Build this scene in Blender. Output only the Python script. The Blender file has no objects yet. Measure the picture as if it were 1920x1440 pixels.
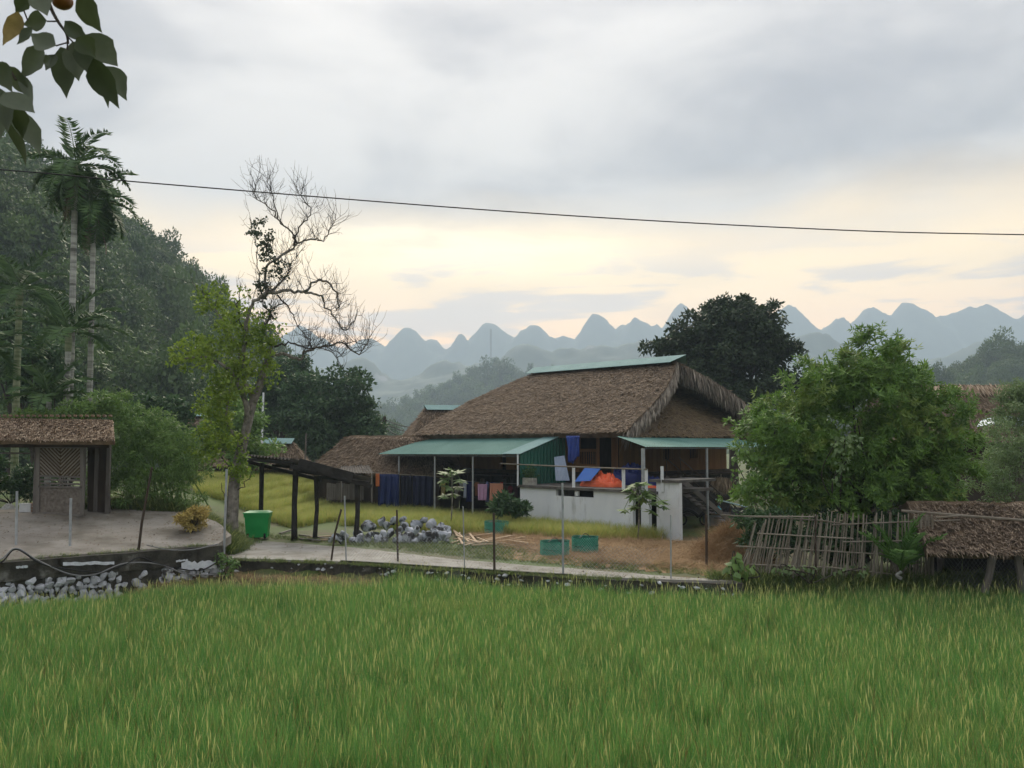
import bpy, math, random
import numpy as np
from mathutils import Matrix, Vector

# ---------------------------------------------------------------- camera, sky, sun, exposure
SC = bpy.context.scene
COL = SC.collection
random.seed(7)
RNG = np.random.default_rng(11)
EYE = 3.6                        # eye height above the concrete forecourt (z = 0)
FOC = 1600.0                     # focal length in pixels of a 1920 wide picture
PITCH = math.atan(110.0 / FOC)   # the horizon lies 110 px below the picture's middle

cam_data = bpy.data.cameras.new('camera')
cam = bpy.data.objects.new('camera', cam_data)
COL.objects.link(cam)
cam_data.sensor_fit = 'HORIZONTAL'
cam_data.sensor_width = 36.0
cam_data.lens = 36.0 * FOC / 1920.0
cam_data.clip_start = 0.05
cam_data.clip_end = 20000.0
cam_data.dof.use_dof = True
cam_data.dof.focus_distance = 40.0
cam_data.dof.aperture_fstop = 11.0
cam.location = (0, 0, EYE)
cam.rotation_euler = (math.pi / 2 + PITCH, 0, 0)
SC.camera = cam

SUN_AZ = math.radians(-4.6)      # to the left of straight ahead
SUN_EL = math.radians(38.0)
SUN_DIR = Vector((math.sin(SUN_AZ) * math.cos(SUN_EL), math.cos(SUN_AZ) * math.cos(SUN_EL), math.sin(SUN_EL)))
sun_data = bpy.data.lights.new('sun', 'SUN')
sun = bpy.data.objects.new('sun', sun_data)
COL.objects.link(sun)
sun_data.energy = 1.5
sun_data.angle = math.radians(30.0)
sun_data.color = (1.0, 0.90, 0.74)
sun.rotation_euler = SUN_DIR.to_track_quat('Z', 'Y').to_euler()

world = bpy.data.worlds.new('World')
SC.world = world
world.use_nodes = True


def build_world():
    nt = world.node_tree
    nd, lk = nt.nodes, nt.links
    nd.clear()

    def N(t, **kw):
        n = nd.new(t)
        for k, v in kw.items():
            setattr(n, k, v)
        return n

    def math_(op, a, b=None, c=None, clamp=False):
        n = N('ShaderNodeMath', operation=op, use_clamp=clamp)
        for i, v in enumerate((a, b, c)):
            if v is None:
                continue
            if isinstance(v, (int, float)):
                n.inputs[i].default_value = v
            else:
                lk.new(v, n.inputs[i])
        return n.outputs[0]

    def smooth(v, a, b, lo=0.0, hi=1.0):
        n = N('ShaderNodeMapRange', interpolation_type='SMOOTHSTEP')
        lk.new(v, n.inputs[0])
        for i, x in enumerate((a, b, lo, hi)):
            n.inputs[i + 1].default_value = x
        return n.outputs[0]

    def mix(f, a, b):
        n = N('ShaderNodeMix', data_type='RGBA')
        if isinstance(f, (int, float)):
            n.inputs[0].default_value = f
        else:
            lk.new(f, n.inputs[0])
        for i, v in ((6, a), (7, b)):
            if isinstance(v, tuple):
                n.inputs[i].default_value = (*v, 1)
            else:
                lk.new(v, n.inputs[i])
        return n.outputs[2]

    def noise(vec, scale, detail=5, rough=0.55, dist=0.0):
        n = N('ShaderNodeTexNoise')
        lk.new(vec, n.inputs['Vector'])
        n.inputs['Scale'].default_value = scale
        n.inputs['Detail'].default_value = detail
        n.inputs['Roughness'].default_value = rough
        n.inputs['Distortion'].default_value = dist
        return n.outputs[0]

    tc = N('ShaderNodeTexCoord')
    sep = N('ShaderNodeSeparateXYZ')
    lk.new(tc.outputs['Generated'], sep.inputs[0])
    x, y, z = sep.outputs
    zc = math_('MAXIMUM', z, 0.0)
    # cloud deck: project the view direction on a flat layer, so clouds flatten toward the horizon everywhere
    den = math_('ADD', zc, 0.16)
    comb = N('ShaderNodeCombineXYZ')
    lk.new(math_('DIVIDE', x, den), comb.inputs[0])
    lk.new(math_('DIVIDE', y, den), comb.inputs[1])
    comb.inputs[2].default_value = 3.7
    deck = comb.outputs[0]
    big = noise(deck, 0.75, 4, 0.5, 0.6)
    mid = noise(deck, 1.9, 6, 0.55, 0.5)
    # low streaky clouds seen edge-on near the horizon
    comb2 = N('ShaderNodeCombineXYZ')
    lk.new(math_('MULTIPLY', x, 4.0), comb2.inputs[0])
    lk.new(math_('MULTIPLY', y, 4.0), comb2.inputs[1])
    lk.new(math_('MULTIPLY', z, 26.0), comb2.inputs[2])
    streak = noise(comb2.outputs[0], 1.15, 7, 0.58, 0.4)

    shade = math_('ADD', math_('MULTIPLY', big, 0.62), math_('MULTIPLY', mid, 0.38))
    shade = smooth(shade, 0.40, 0.60)
    grey = mix(shade, (0.138, 0.136, 0.145), (0.292, 0.277, 0.263))
    # standard overcast luminance rise toward the zenith
    rise = math_('MULTIPLY_ADD', zc, 1.9, 0.80)
    vm = N('ShaderNodeVectorMath', operation='SCALE')
    lk.new(grey, vm.inputs[0])
    lk.new(rise, vm.inputs['Scale'])
    deckcol = vm.outputs[0]
    # warm light under the deck toward the low sun
    dotn = N('ShaderNodeVectorMath', operation='DOT_PRODUCT')
    lk.new(tc.outputs['Generated'], dotn.inputs[0])
    dotn.inputs[1].default_value = (math.sin(SUN_AZ), math.cos(SUN_AZ), 0.0)
    az = smooth(dotn.outputs['Value'], 0.1, 0.93)
    lowband = smooth(math_('ADD', z, math_('MULTIPLY_ADD', big, 0.22, -0.11)), 0.305, 0.20)
    gap = smooth(math_('ADD', math_('MULTIPLY', big, 0.5), math_('MULTIPLY', mid, 0.5)), 0.30, 0.56)
    g = math_('MULTIPLY', math_('MULTIPLY', az, lowband), math_('MULTIPLY_ADD', gap, 0.3, 0.7))
    warm = mix(smooth(z, 0.06, 0.20), (1.38, 0.71, 0.26), (0.90, 0.65, 0.33))
    col = mix(math_('MULTIPLY', g, 0.92), deckcol, warm)
    # core of the glow where the sun stands behind the cloud
    core = math_('MULTIPLY', smooth(math_('ABSOLUTE', math_('SUBTRACT', z, 0.225)), 0.05, 0.0), smooth(dotn.outputs['Value'], 0.93, 0.998))
    core = math_('MULTIPLY', core, smooth(streak, 0.30, 0.6))
    col = mix(math_('MULTIPLY', core, 0.75), col, (1.25, 1.03, 0.64))
    # grey streaks in front of the glow
    st = math_('MULTIPLY', smooth(streak, 0.50, 0.60), smooth(z, 0.25, 0.17))
    col = mix(math_('MULTIPLY', st, 0.75), col, (0.42, 0.37, 0.35))

    sky = N('ShaderNodeTexSky', sky_type='NISHITA')
    sky.sun_disc = False
    sky.sun_elevation = SUN_EL
    sky.sun_rotation = SUN_AZ
    sky.dust_density = 2.0
    bg1 = N('ShaderNodeBackground')
    lk.new(sky.outputs[0], bg1.inputs[0])
    bg1.inputs[1].default_value = 0.05
    bg2 = N('ShaderNodeBackground')
    lk.new(col, bg2.inputs[0])
    bg2.inputs[1].default_value = 1.0
    ms = N('ShaderNodeMixShader')
    ms.inputs[0].default_value = 0.965      # cloud cover
    lk.new(bg1.outputs[0], ms.inputs[1])
    lk.new(bg2.outputs[0], ms.inputs[2])
    out = N('ShaderNodeOutputWorld')
    lk.new(ms.outputs[0], out.inputs[0])


build_world()
world.cycles.sampling_method = 'MANUAL'
world.cycles.sample_map_resolution = 512
SC.view_settings.view_transform = 'Standard'
SC.view_settings.look = 'None'
SC.view_settings.gamma = 1.0
SC.view_settings.use_curve_mapping = False
SC.view_settings.exposure = 1.14
SC.render.engine = 'CYCLES'
SC.cycles.max_bounces = 4
SC.cycles.diffuse_bounces = 3
SC.cycles.glossy_bounces = 1
SC.cycles.transmission_bounces = 3
SC.cycles.use_adaptive_sampling = True
SC.cycles.adaptive_threshold = 0.02
SC.cycles.adaptive_min_samples = 12
SC.cycles.transparent_max_bounces = 4
SC.cycles.volume_bounces = 1
SC.cycles.use_denoising = True
SC.cycles.caustics_reflective = False
SC.cycles.caustics_refractive = False


# ---------------------------------------------------------------- helpers
def ray(px, py):
    cx, cy = (px - 960) / FOC, (720 - py) / FOC
    c, s = math.cos(PITCH), math.sin(PITCH)
    return np.array((cx, c - s * cy, s + c * cy))


def W(px, py, Y):
    """world point seen at a picture position at distance Y"""
    d = ray(px, py)
    t = Y / d[1]
    return np.array((0, 0, EYE)) + d * t


def smoothstep(a, b, x):
    t = np.clip((np.asarray(x, float) - a) / (b - a), 0, 1)
    return t * t * (3 - 2 * t)


def vnoise(x, y, z=0.0, seed=0):
    """value noise in 0..1, vectorised"""
    x, y, z = np.broadcast_arrays(np.asarray(x, float), np.asarray(y, float), np.asarray(z, float))
    xi, yi, zi = np.floor(x).astype(np.int64), np.floor(y).astype(np.int64), np.floor(z).astype(np.int64)
    fx, fy, fz = x - xi, y - yi, z - zi
    fx, fy, fz = (f * f * (3 - 2 * f) for f in (fx, fy, fz))

    def h(a, b, c):
        n = (a * 374761393 + b * 668265263 + c * 2147483647 + seed * 144269504) & 0xFFFFFFFF
        n = ((n ^ (n >> 13)) * 1274126177) & 0xFFFFFFFF
        n = ((n ^ (n >> 15)) * 2246822519) & 0xFFFFFFFF
        return ((n ^ (n >> 16)) & 0xFFFF) / 65535.0
    r = 0
    for dz in (0, 1):
        wz = fz if dz else 1 - fz
        for dy in (0, 1):
            wy = fy if dy else 1 - fy
            for dx in (0, 1):
                wx = fx if dx else 1 - fx
                r = r + h(xi + dx, yi + dy, zi + dz) * wx * wy * wz
    return r


def fbm(x, y, z=0.0, octaves=4, seed=0):
    a, s, t = 0.5, 0.0, 0.0
    f = 1.0
    for i in range(octaves):
        s = s + a * vnoise(np.asarray(x) * f, np.asarray(y) * f, np.asarray(z) * f, seed + i * 17)
        t += a
        a *= 0.5
        f *= 2.03
    return s / t


# ground shape: the low front paddy, the level land behind it, the raised forecourt on the left
BX = [-80, -15.72, -10.44, -10.38, -6.03, -1.6, 1.52, 4.6, 6.95, 9.0, 14.0, 17.5, 60]
BY = [-27.0, 26.2, 30.6, 31.0, 30.0, 28.25, 27.0, 26.15, 26.0, 26.4, 26.2, 25.4, 21]


def yb(x):
    return np.interp(x, BX, BY)


def H(x, y):
    x, y = np.asarray(x, float), np.asarray(y, float)
    b = yb(x)
    wd = np.clip(0.5 + (y - 30.8) * 0.75, 0.5, 6)
    L = smoothstep(0, 1, (-10.35 - x) / wd)
    back = -0.66 * (1 - L) + L * (-0.04 + 0.1 * np.clip(y - b, 0, 9))
    far = smoothstep(60, 90, y)
    back = back * (1 - far) - 0.66 * far
    right = smoothstep(6.0, 8.0, x)
    t = smoothstep(0.15 - 1.0 * right, 0.60 + 0.15 * right, y - b)
    bank = 0.42 * smoothstep(2.2, 0.2, b - y) * smoothstep(-13.5, -11.5, x) * smoothstep(-2.0, -5.0, x)
    return (-1.5 + bank) * (1 - t) + back * t


def G(px, py, dz=0.0):
    """where the picture ray meets the ground (raised by dz)"""
    d = ray(px, py)
    t, step, prev = 5.0, 0.25, 5.0
    while t < 400:
        p = np.array((0, 0, EYE)) + d * t
        if p[2] <= float(H(p[0], p[1])) + dz:
            lo, hi = prev, t
            for _ in range(24):
                m = (lo + hi) / 2
                q = np.array((0, 0, EYE)) + d * m
                if q[2] <= float(H(q[0], q[1])) + dz:
                    hi = m
                else:
                    lo = m
            return np.array((0, 0, EYE)) + d * hi
        prev = t
        t += step
    return np.array((0, 0, EYE)) + d * t


ORG = {}


def A(*rows):
    return np.array(rows, float)


def set_props(o, label=None, cat=None, group=None, kind=None):
    for k, v in (('label', label), ('category', cat), ('group', group), ('kind', kind)):
        if v:
            o[k] = v
    return o


def thing(name, label, cat, loc, group=None):
    o = bpy.data.objects.new(name, None)
    o.empty_display_size = 0.2
    o.location = tuple(float(c) for c in loc)
    COL.objects.link(o)
    ORG[o.name] = np.array(loc, float)
    return set_props(o, label, cat, group)


def make_mesh(name, V, F, smooth=False):
    V = np.asarray(V, np.float32)
    me = bpy.data.meshes.new(name)
    if isinstance(F, np.ndarray):
        n, k = F.shape
        me.vertices.add(len(V))
        me.vertices.foreach_set('co', V.ravel())
        me.loops.add(n * k)
        me.loops.foreach_set('vertex_index', F.astype(np.int32).ravel())
        me.polygons.add(n)
        me.polygons.foreach_set('loop_start', np.arange(0, n * k, k, dtype=np.int32))
        me.polygons.foreach_set('loop_total', np.full(n, k, np.int32))
        me.update(calc_edges=True)
        me.validate()
    else:
        me.from_pydata(V.tolist(), [], [tuple(int(i) for i in f) for f in F])
        me.update()
    if smooth:
        me.polygons.foreach_set('use_smooth', np.ones(len(me.polygons), bool))
    return me


def mk(name, V, F, mat, parent=None, smooth=False, label=None, cat=None, group=None, kind=None, loc=None):
    """one mesh object from world-space vertices"""
    V = np.asarray(V, float)
    if parent is not None:
        org = ORG[parent.name]
    elif loc is not None:
        org = np.array(loc, float)
    else:
        org = np.array((V[:, 0].mean(), V[:, 1].mean(), V[:, 2].min()))
    me = make_mesh(name, V - org, F, smooth)
    me.materials.append(mat)
    o = bpy.data.objects.new(name, me)
    COL.objects.link(o)
    if parent is not None:
        o.parent = parent
    else:
        o.location = org
    ORG[o.name] = org
    return set_props(o, label, cat, group, kind)


class MB:
    def __init__(s):
        s.V, s.F, s.n = [], [], 0

    def add(s, V, F):
        V = np.asarray(V, float)
        s.V.append(V)
        s.F.extend([tuple(i + s.n for i in f) for f in F])
        s.n += len(V)
        return s

    def box(s, c, size, rz=0.0):
        x, y, z = (np.array(size) / 2)
        v = np.array([(i * x, j * y, k * z) for k in (-1, 1) for j in (-1, 1) for i in (-1, 1)])
        cs, sn = math.cos(rz), math.sin(rz)
        v = v @ np.array(((cs, sn, 0), (-sn, cs, 0), (0, 0, 1))) + np.array(c)
        return s.add(v, BOXF)

    def beam(s, p, q, w, h=None, up=(0, 0, 1)):
        return s.add(*beam(p, q, w, h, up))

    def tube(s, P, R, n=6, cap=True):
        return s.add(*tube(P, R, n, cap))

    def prism(s, P, d):
        """polygon P (k,3) extruded by vector d"""
        P = np.asarray(P, float)
        k = len(P)
        F = [tuple(range(k - 1, -1, -1)), tuple(range(k, 2 * k))]
        F += [(i, (i + 1) % k, (i + 1) % k + k, i + k) for i in range(k)]
        return s.add(np.vstack((P, P + np.array(d, float))), F)

    def build(s, name, mat, parent=None, **kw):
        return mk(name, np.vstack(s.V), s.F, mat, parent, **kw)


BOXF = [(0, 2, 3, 1), (4, 5, 7, 6), (0, 1, 5, 4), (2, 6, 7, 3), (0, 4, 6, 2), (1, 3, 7, 5)]


def unit(v):
    v = np.asarray(v, float)
    return v / (np.linalg.norm(v) + 1e-12)


def beam(p, q, w, h=None, up=(0, 0, 1)):
    p, q = np.array(p, float), np.array(q, float)
    h = h or w
    d = unit(q - p)
    up = np.array(up, float)
    if abs(d @ unit(up)) > 0.98:
        up = np.array((0, 1.0, 0))
    r = unit(np.cross(d, up))
    u = np.cross(r, d)
    v = []
    for k in (p, q):
        for j in (-1, 1):
            for i in (-1, 1):
                v.append(k + r * i * w / 2 + u * j * h / 2)
    return np.array(v), BOXF


def tube(P, R, n=6, cap=True):
    P = np.asarray(P, float)
    m = len(P)
    R = np.broadcast_to(np.asarray(R, float), (m,))
    T = np.gradient(P, axis=0)
    V = []
    ref = np.array((0.31, 0.95, 0.1)) if abs(unit(T[0])[1]) < 0.9 else np.array((1.0, 0, 0.2))
    ang = np.linspace(0, 2 * math.pi, n, endpoint=False)
    for i in range(m):
        t = unit(T[i])
        a = unit(np.cross(t, ref))
        b = np.cross(t, a)
        V.append(P[i] + R[i] * (np.cos(ang)[:, None] * a + np.sin(ang)[:, None] * b))
    V = np.vstack(V)
    F = []
    for i in range(m - 1):
        for j in range(n):
            k = (j + 1) % n
            F.append((i * n + j, i * n + k, (i + 1) * n + k, (i + 1) * n + j))
    if cap:
        F.append(tuple(range(n - 1, -1, -1)))
        F.append(tuple((m - 1) * n + j for j in range(n)))
    return V, F


def curve_pts(P, n=8):
    """Catmull-Rom through points"""
    P = np.asarray(P, float)
    if len(P) < 3:
        return np.array([P[0] + (P[-1] - P[0]) * t for t in np.linspace(0, 1, n)])
    Q = np.vstack((2 * P[0] - P[1], P, 2 * P[-1] - P[-2]))
    out = []
    for i in range(len(P) - 1):
        a, b, c, d = Q[i:i + 4]
        for t in np.linspace(0, 1, n, endpoint=False):
            out.append(0.5 * (2 * b + (c - a) * t + (2 * a - 5 * b + 4 * c - d) * t * t + (3 * b - a - 3 * c + d) * t ** 3))
    out.append(P[-1])
    return np.array(out)


def grid_faces(ny, nx):
    i = np.arange(ny - 1)[:, None] * nx + np.arange(nx - 1)[None, :]
    i = i.ravel()
    return np.stack((i, i + 1, i + nx + 1, i + nx), 1)


def sheet_solid(T, B):
    """closed slab between two vertex grids (ny,nx,3)"""
    ny, nx, _ = T.shape
    n = ny * nx
    F = grid_faces(ny, nx).tolist()
    F += [(a + n, d + n, c + n, b + n) for a, b, c, d in F[:]]
    for j in range(nx - 1):
        F.append((j + 1, j, j + n, j + 1 + n))
        k = (ny - 1) * nx + j
        F.append((k, k + 1, k + 1 + n, k + n))
    for i in range(ny - 1):
        k = i * nx
        F.append((k, k + nx, k + nx + n, k + n))
        k = i * nx + nx - 1
        F.append((k + nx, k, k + n, k + nx + n))
    return np.vstack((T.reshape(-1, 3), B.reshape(-1, 3))), F


def rhombi(P, D, S, L, Wd, fold=0.25, bend=0.0):
    """n folded leaves: base P, direction D, side S, length L, width Wd -> verts, faces (2 tris-quads per leaf)"""
    n = len(P)
    D = D / (np.linalg.norm(D, axis=1, keepdims=True) + 1e-9)
    S = S - D * (S * D).sum(1, keepdims=True)
    S = S / (np.linalg.norm(S, axis=1, keepdims=True) + 1e-9)
    Nn = np.cross(D, S)
    L = np.broadcast_to(L, (n,))[:, None]
    Wd = np.broadcast_to(Wd, (n,))[:, None]
    mid = P + D * L * 0.45
    a = P
    b = mid + S * Wd * 0.5 + Nn * Wd * fold
    c = P + D * L - Nn * L * bend
    d = mid - S * Wd * 0.5 + Nn * Wd * fold
    V = np.stack((a, b, c, d), 1).reshape(-1, 3)
    i = np.arange(n)[:, None] * 4
    F = np.vstack((i + np.array([0, 1, 2]), i + np.array([0, 2, 3])))
    return V, F


def rand_dirs(n, up=0.0):
    v = RNG.normal(size=(n, 3))
    v /= np.linalg.norm(v, axis=1, keepdims=True)
    v[:, 2] += up
    return v / np.linalg.norm(v, axis=1, keepdims=True)


def dup(o, name, parent=None, loc=None, rot=None, scale=None, label=None, cat=None, group=None):
    """another object sharing a mesh; loc in world space"""
    c = bpy.data.objects.new(name, o.data if not isinstance(o, bpy.types.Mesh) else o)
    COL.objects.link(c)
    loc = np.array(loc, float)
    if parent is not None:
        c.parent = parent
        c.location = loc - ORG[parent.name]
    else:
        c.location = loc
    ORG[c.name] = loc
    if rot is not None:
        c.rotation_euler = rot
    if scale is not None:
        c.scale = scale if not isinstance(scale, (int, float)) else (scale,) * 3
    return set_props(c, label, cat, group)


# ---------------------------------------------------------------- materials
def M(name, c1, c2=None, scale=4.0, rough=0.85, bump=0.0, bscale=None, island=0.0, trans=0.0, tcol=None, metal=0.0,
      spec=0.3, stretch=(1, 1, 1), contrast=(0.3, 0.7), inst=0.0, c3=None, c3scale=0.4, c3cut=(0.52, 0.66), coat=0.0):
    m = bpy.data.materials.new(name)
    m.use_nodes = True
    nt = m.node_tree
    nd, lk = nt.nodes, nt.links
    pb = nd['Principled BSDF']
    out = nd['Material Output']
    pb.inputs['Roughness'].default_value = rough
    pb.inputs['Metallic'].default_value = metal
    pb.inputs['Specular IOR Level'].default_value = spec
    geo = nd.new('ShaderNodeNewGeometry')
    mp = nd.new('ShaderNodeMapping')
    mp.inputs['Scale'].default_value = stretch
    lk.new(geo.outputs['Position'], mp.inputs[0])

    def nz(sc, det=5.0, rg=0.6):
        n = nd.new('ShaderNodeTexNoise')
        n.inputs['Scale'].default_value = sc
        n.inputs['Detail'].default_value = det
        n.inputs['Roughness'].default_value = rg
        lk.new(mp.outputs[0], n.inputs['Vector'])
        return n.outputs[0]

    def mr(v, a, b):
        n = nd.new('ShaderNodeMapRange')
        lk.new(v, n.inputs[0])
        n.inputs[1].default_value, n.inputs[2].default_value = a, b
        return n.outputs[0]

    def mixc(f, a, b):
        n = nd.new('ShaderNodeMix')
        n.data_type = 'RGBA'
        lk.new(f, n.inputs[0])
        for i, v in ((6, a), (7, b)):
            if isinstance(v, tuple):
                n.inputs[i].default_value = (*v, 1)
            else:
                lk.new(v, n.inputs[i])
        return n.outputs[2]

    col = None
    if c2 is not None:
        fac = mr(nz(scale), *contrast)
        for wgt, src in ((island, geo.outputs['Random Per Island']), (inst, None)):
            if wgt <= 0:
                continue
            if src is None:
                oi = nd.new('ShaderNodeObjectInfo')
                src = oi.outputs['Random']
            mx = nd.new('ShaderNodeMix')
            mx.inputs[0].default_value = wgt
            lk.new(fac, mx.inputs[2])
            lk.new(src, mx.inputs[3])
            fac = mx.outputs[0]
        col = mixc(fac, c1, c2)
        if c3 is not None:
            f3 = mr(nz(c3scale, 4.0), *c3cut)
            col = mixc(f3, col, c3)
        lk.new(col, pb.inputs['Base Color'])
    else:
        pb.inputs['Base Color'].default_value = (*c1, 1)
    if bump > 0:
        b = nd.new('ShaderNodeBump')
        b.inputs['Strength'].default_value = min(1.0, bump)
        b.inputs['Distance'].default_value = 0.03
        lk.new(nz(bscale or scale * 4, 6.0), b.inputs['Height'])
        lk.new(b.outputs[0], pb.inputs['Normal'])
    if trans > 0:
        tr = nd.new('ShaderNodeBsdfTranslucent')
        if tcol is not None:
            tr.inputs[0].default_value = (*tcol, 1)
        elif col is not None:
            lk.new(col, tr.inputs[0])
        else:
            tr.inputs[0].default_value = (*c1, 1)
        ms = nd.new('ShaderNodeMixShader')
        ms.inputs[0].default_value = trans
        lk.new(pb.outputs[0], ms.inputs[1])
        lk.new(tr.outputs[0], ms.inputs[2])
        lk.new(ms.outputs[0], out.inputs[0])
    return m


def leafmat(name, c1, c2, trans=0.35, scale=0.8, rough=0.55, island=0.6, **kw):
    return M(name, c1, c2, scale=scale, rough=rough, island=island, trans=trans, spec=0.35, **kw)


# ---------------------------------------------------------------- scattering of what nobody could count
VARIANTS = {}


def variant_set(key, meshes):
    c = bpy.data.collections.new(key)
    for i, me in enumerate(meshes):
        c.objects.link(bpy.data.objects.new('%s_%02d' % (key, i), me))
    VARIANTS[key] = (c, len(meshes))
    return c


def scatter(name, key, P, rot, scl, label, cat, parent=None, idx=None):
    coll, nv = VARIANTS[key]
    n = len(P)
    me = bpy.data.meshes.new(name)
    me.vertices.add(n)
    me.vertices.foreach_set('co', np.asarray(P, np.float32).ravel())
    for an, tp, val in (('rot', 'FLOAT_VECTOR', rot), ('scl', 'FLOAT_VECTOR', scl)):
        at = me.attributes.new(an, tp, 'POINT')
        at.data.foreach_set('vector', np.asarray(val, np.float32).ravel())
    at = me.attributes.new('idx', 'INT', 'POINT')
    at.data.foreach_set('value', (RNG.integers(0, nv, n) if idx is None else idx).astype(np.int32))
    o = bpy.data.objects.new(name, me)
    COL.objects.link(o)
    ORG[o.name] = np.zeros(3)
    ng = bpy.data.node_groups.new('scatter_' + name, 'GeometryNodeTree')
    ng.interface.new_socket('Geometry', in_out='INPUT', socket_type='NodeSocketGeometry')
    ng.interface.new_socket('Geometry', in_out='OUTPUT', socket_type='NodeSocketGeometry')
    gi, go = ng.nodes.new('NodeGroupInput'), ng.nodes.new('NodeGroupOutput')
    iop = ng.nodes.new('GeometryNodeInstanceOnPoints')
    ci = ng.nodes.new('GeometryNodeCollectionInfo')
    ci.inputs['Collection'].default_value = coll
    ci.inputs['Separate Children'].default_value = True
    ci.inputs['Reset Children'].default_value = True

    def attr(nm, tp):
        a = ng.nodes.new('GeometryNodeInputNamedAttribute')
        a.data_type = tp
        a.inputs['Name'].default_value = nm
        return a.outputs[0]
    e2r = ng.nodes.new('FunctionNodeEulerToRotation')
    ng.links.new(attr('rot', 'FLOAT_VECTOR'), e2r.inputs[0])
    ng.links.new(gi.outputs[0], iop.inputs['Points'])
    ng.links.new(ci.outputs[0], iop.inputs['Instance'])
    iop.inputs['Pick Instance'].default_value = True
    ng.links.new(attr('idx', 'INT'), iop.inputs['Instance Index'])
    ng.links.new(e2r.outputs[0], iop.inputs['Rotation'])
    ng.links.new(attr('scl', 'FLOAT_VECTOR'), iop.inputs['Scale'])
    ng.links.new(iop.outputs[0], go.inputs[0])
    md = o.modifiers.new('scatter', 'NODES')
    md.node_group = ng
    if parent is not None:
        o.parent = parent
        o.location = -ORG[parent.name]
        o['kind'] = 'stuff'
    else:
        set_props(o, label, cat, None, 'stuff')
    return o


def crown_mesh(name, n=420, leaf=0.16, mat=None, lobes=9, flat=0.8):
    """unit-size leafy crown: lobes of leaves on a rough dome"""
    P, Nn = [], []
    for i in range(lobes):
        c = rand_dirs(1, 0.25)[0] * RNG.uniform(0.25, 0.62)
        r = RNG.uniform(0.28, 0.5)
        k = n // lobes
        d = rand_dirs(k, 0.75)
        P.append(c + d * r * RNG.uniform(0.7, 1.05, (k, 1)))
        Nn.append(d)
    P, Nn = np.vstack(P), np.vstack(Nn)
    P[:, 2] *= flat
    D = Nn * 0.5 + RNG.normal(size=P.shape) * 0.6
    D[:, 2] -= 0.25
    S = np.cross(D, Nn + RNG.normal(size=P.shape) * 0.3)
    V, F = rhombi(P, D, S, RNG.uniform(0.7, 1.3, len(P)) * leaf * 1.5, leaf * RNG.uniform(0.6, 1.1, len(P)))
    me = make_mesh(name, V, F)
    me.materials.append(mat)
    return me
# ---------------------------------------------------------------- palette
m_soil = M('soil', (0.075, 0.062, 0.036), (0.135, 0.115, 0.068), scale=0.9, bump=0.6, bscale=9, c3=(0.075, 0.115, 0.03), c3scale=0.25, c3cut=(0.36, 0.55))
m_concrete = M('concrete', (0.20, 0.18, 0.155), (0.33, 0.31, 0.275), scale=0.7, bump=0.25, bscale=14, contrast=(0.25, 0.75), c3=(0.10, 0.088, 0.065), c3scale=0.55, c3cut=(0.46, 0.74))
m_road = M('road_concrete', (0.25, 0.24, 0.215), (0.37, 0.36, 0.33), scale=1.3, bump=0.2, bscale=20, c3=(0.14, 0.13, 0.10), c3scale=0.7, c3cut=(0.48, 0.78))
m_mossy = M('mossy_concrete', (0.022, 0.021, 0.018), (0.085, 0.08, 0.065), scale=2.2, bump=0.9, bscale=9, c3=(0.20, 0.20, 0.18), c3scale=1.6, c3cut=(0.60, 0.72))
m_whitestone = M('limewashed_stone', (0.26, 0.27, 0.29), (0.68, 0.71, 0.76), scale=3.5, bump=0.8, bscale=9, inst=0.35, c3=(0.05, 0.05, 0.045), c3scale=2.6, c3cut=(0.56, 0.68))
m_rock = M('limestone', (0.13, 0.15, 0.18), (0.60, 0.63, 0.69), scale=2.4, bump=0.9, bscale=7, inst=0.35, c3=(0.055, 0.055, 0.055), c3scale=2.2, c3cut=(0.50, 0.58))
m_hillground = M('hillside_ground', (0.018, 0.035, 0.014), (0.045, 0.075, 0.026), scale=0.05)
m_karst = M('karst_forest', (0.035, 0.055, 0.035), (0.075, 0.10, 0.055), scale=0.02, c3=(0.20, 0.20, 0.19), c3scale=0.009, c3cut=(0.68, 0.74))

# ---------------------------------------------------------------- ground sheet
def build_ground():
    xs = np.unique(np.concatenate((-np.geomspace(32, 3400, 26), np.linspace(-32, 32, 150), np.geomspace(32, 3400, 26))))
    ys = np.unique(np.concatenate((-np.geomspace(6, 550, 14), np.linspace(-6, 64, 190), np.geomspace(64, 3100, 40))))
    X, Y = np.meshgrid(xs, ys)
    near = smoothstep(90, 60, np.abs(Y)) * smoothstep(60, 40, np.abs(X))
    Z = H(X, Y) + near * (fbm(X * 0.9, Y * 0.9, seed=3) - 0.5) * 0.10
    mk('ground', np.stack((X, Y, Z), -1).reshape(-1, 3), grid_faces(len(ys), len(xs)), m_soil, smooth=True, kind='structure', loc=(0, 0, 0))
build_ground()

# road strip: near edge on top of its low wall, far edge against the verge
ROADZ = -0.60
def at_z(px, py, z):
    d = ray(px, py)
    return np.array((0, 0, EYE)) + d * ((z - EYE) / d[2])

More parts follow.
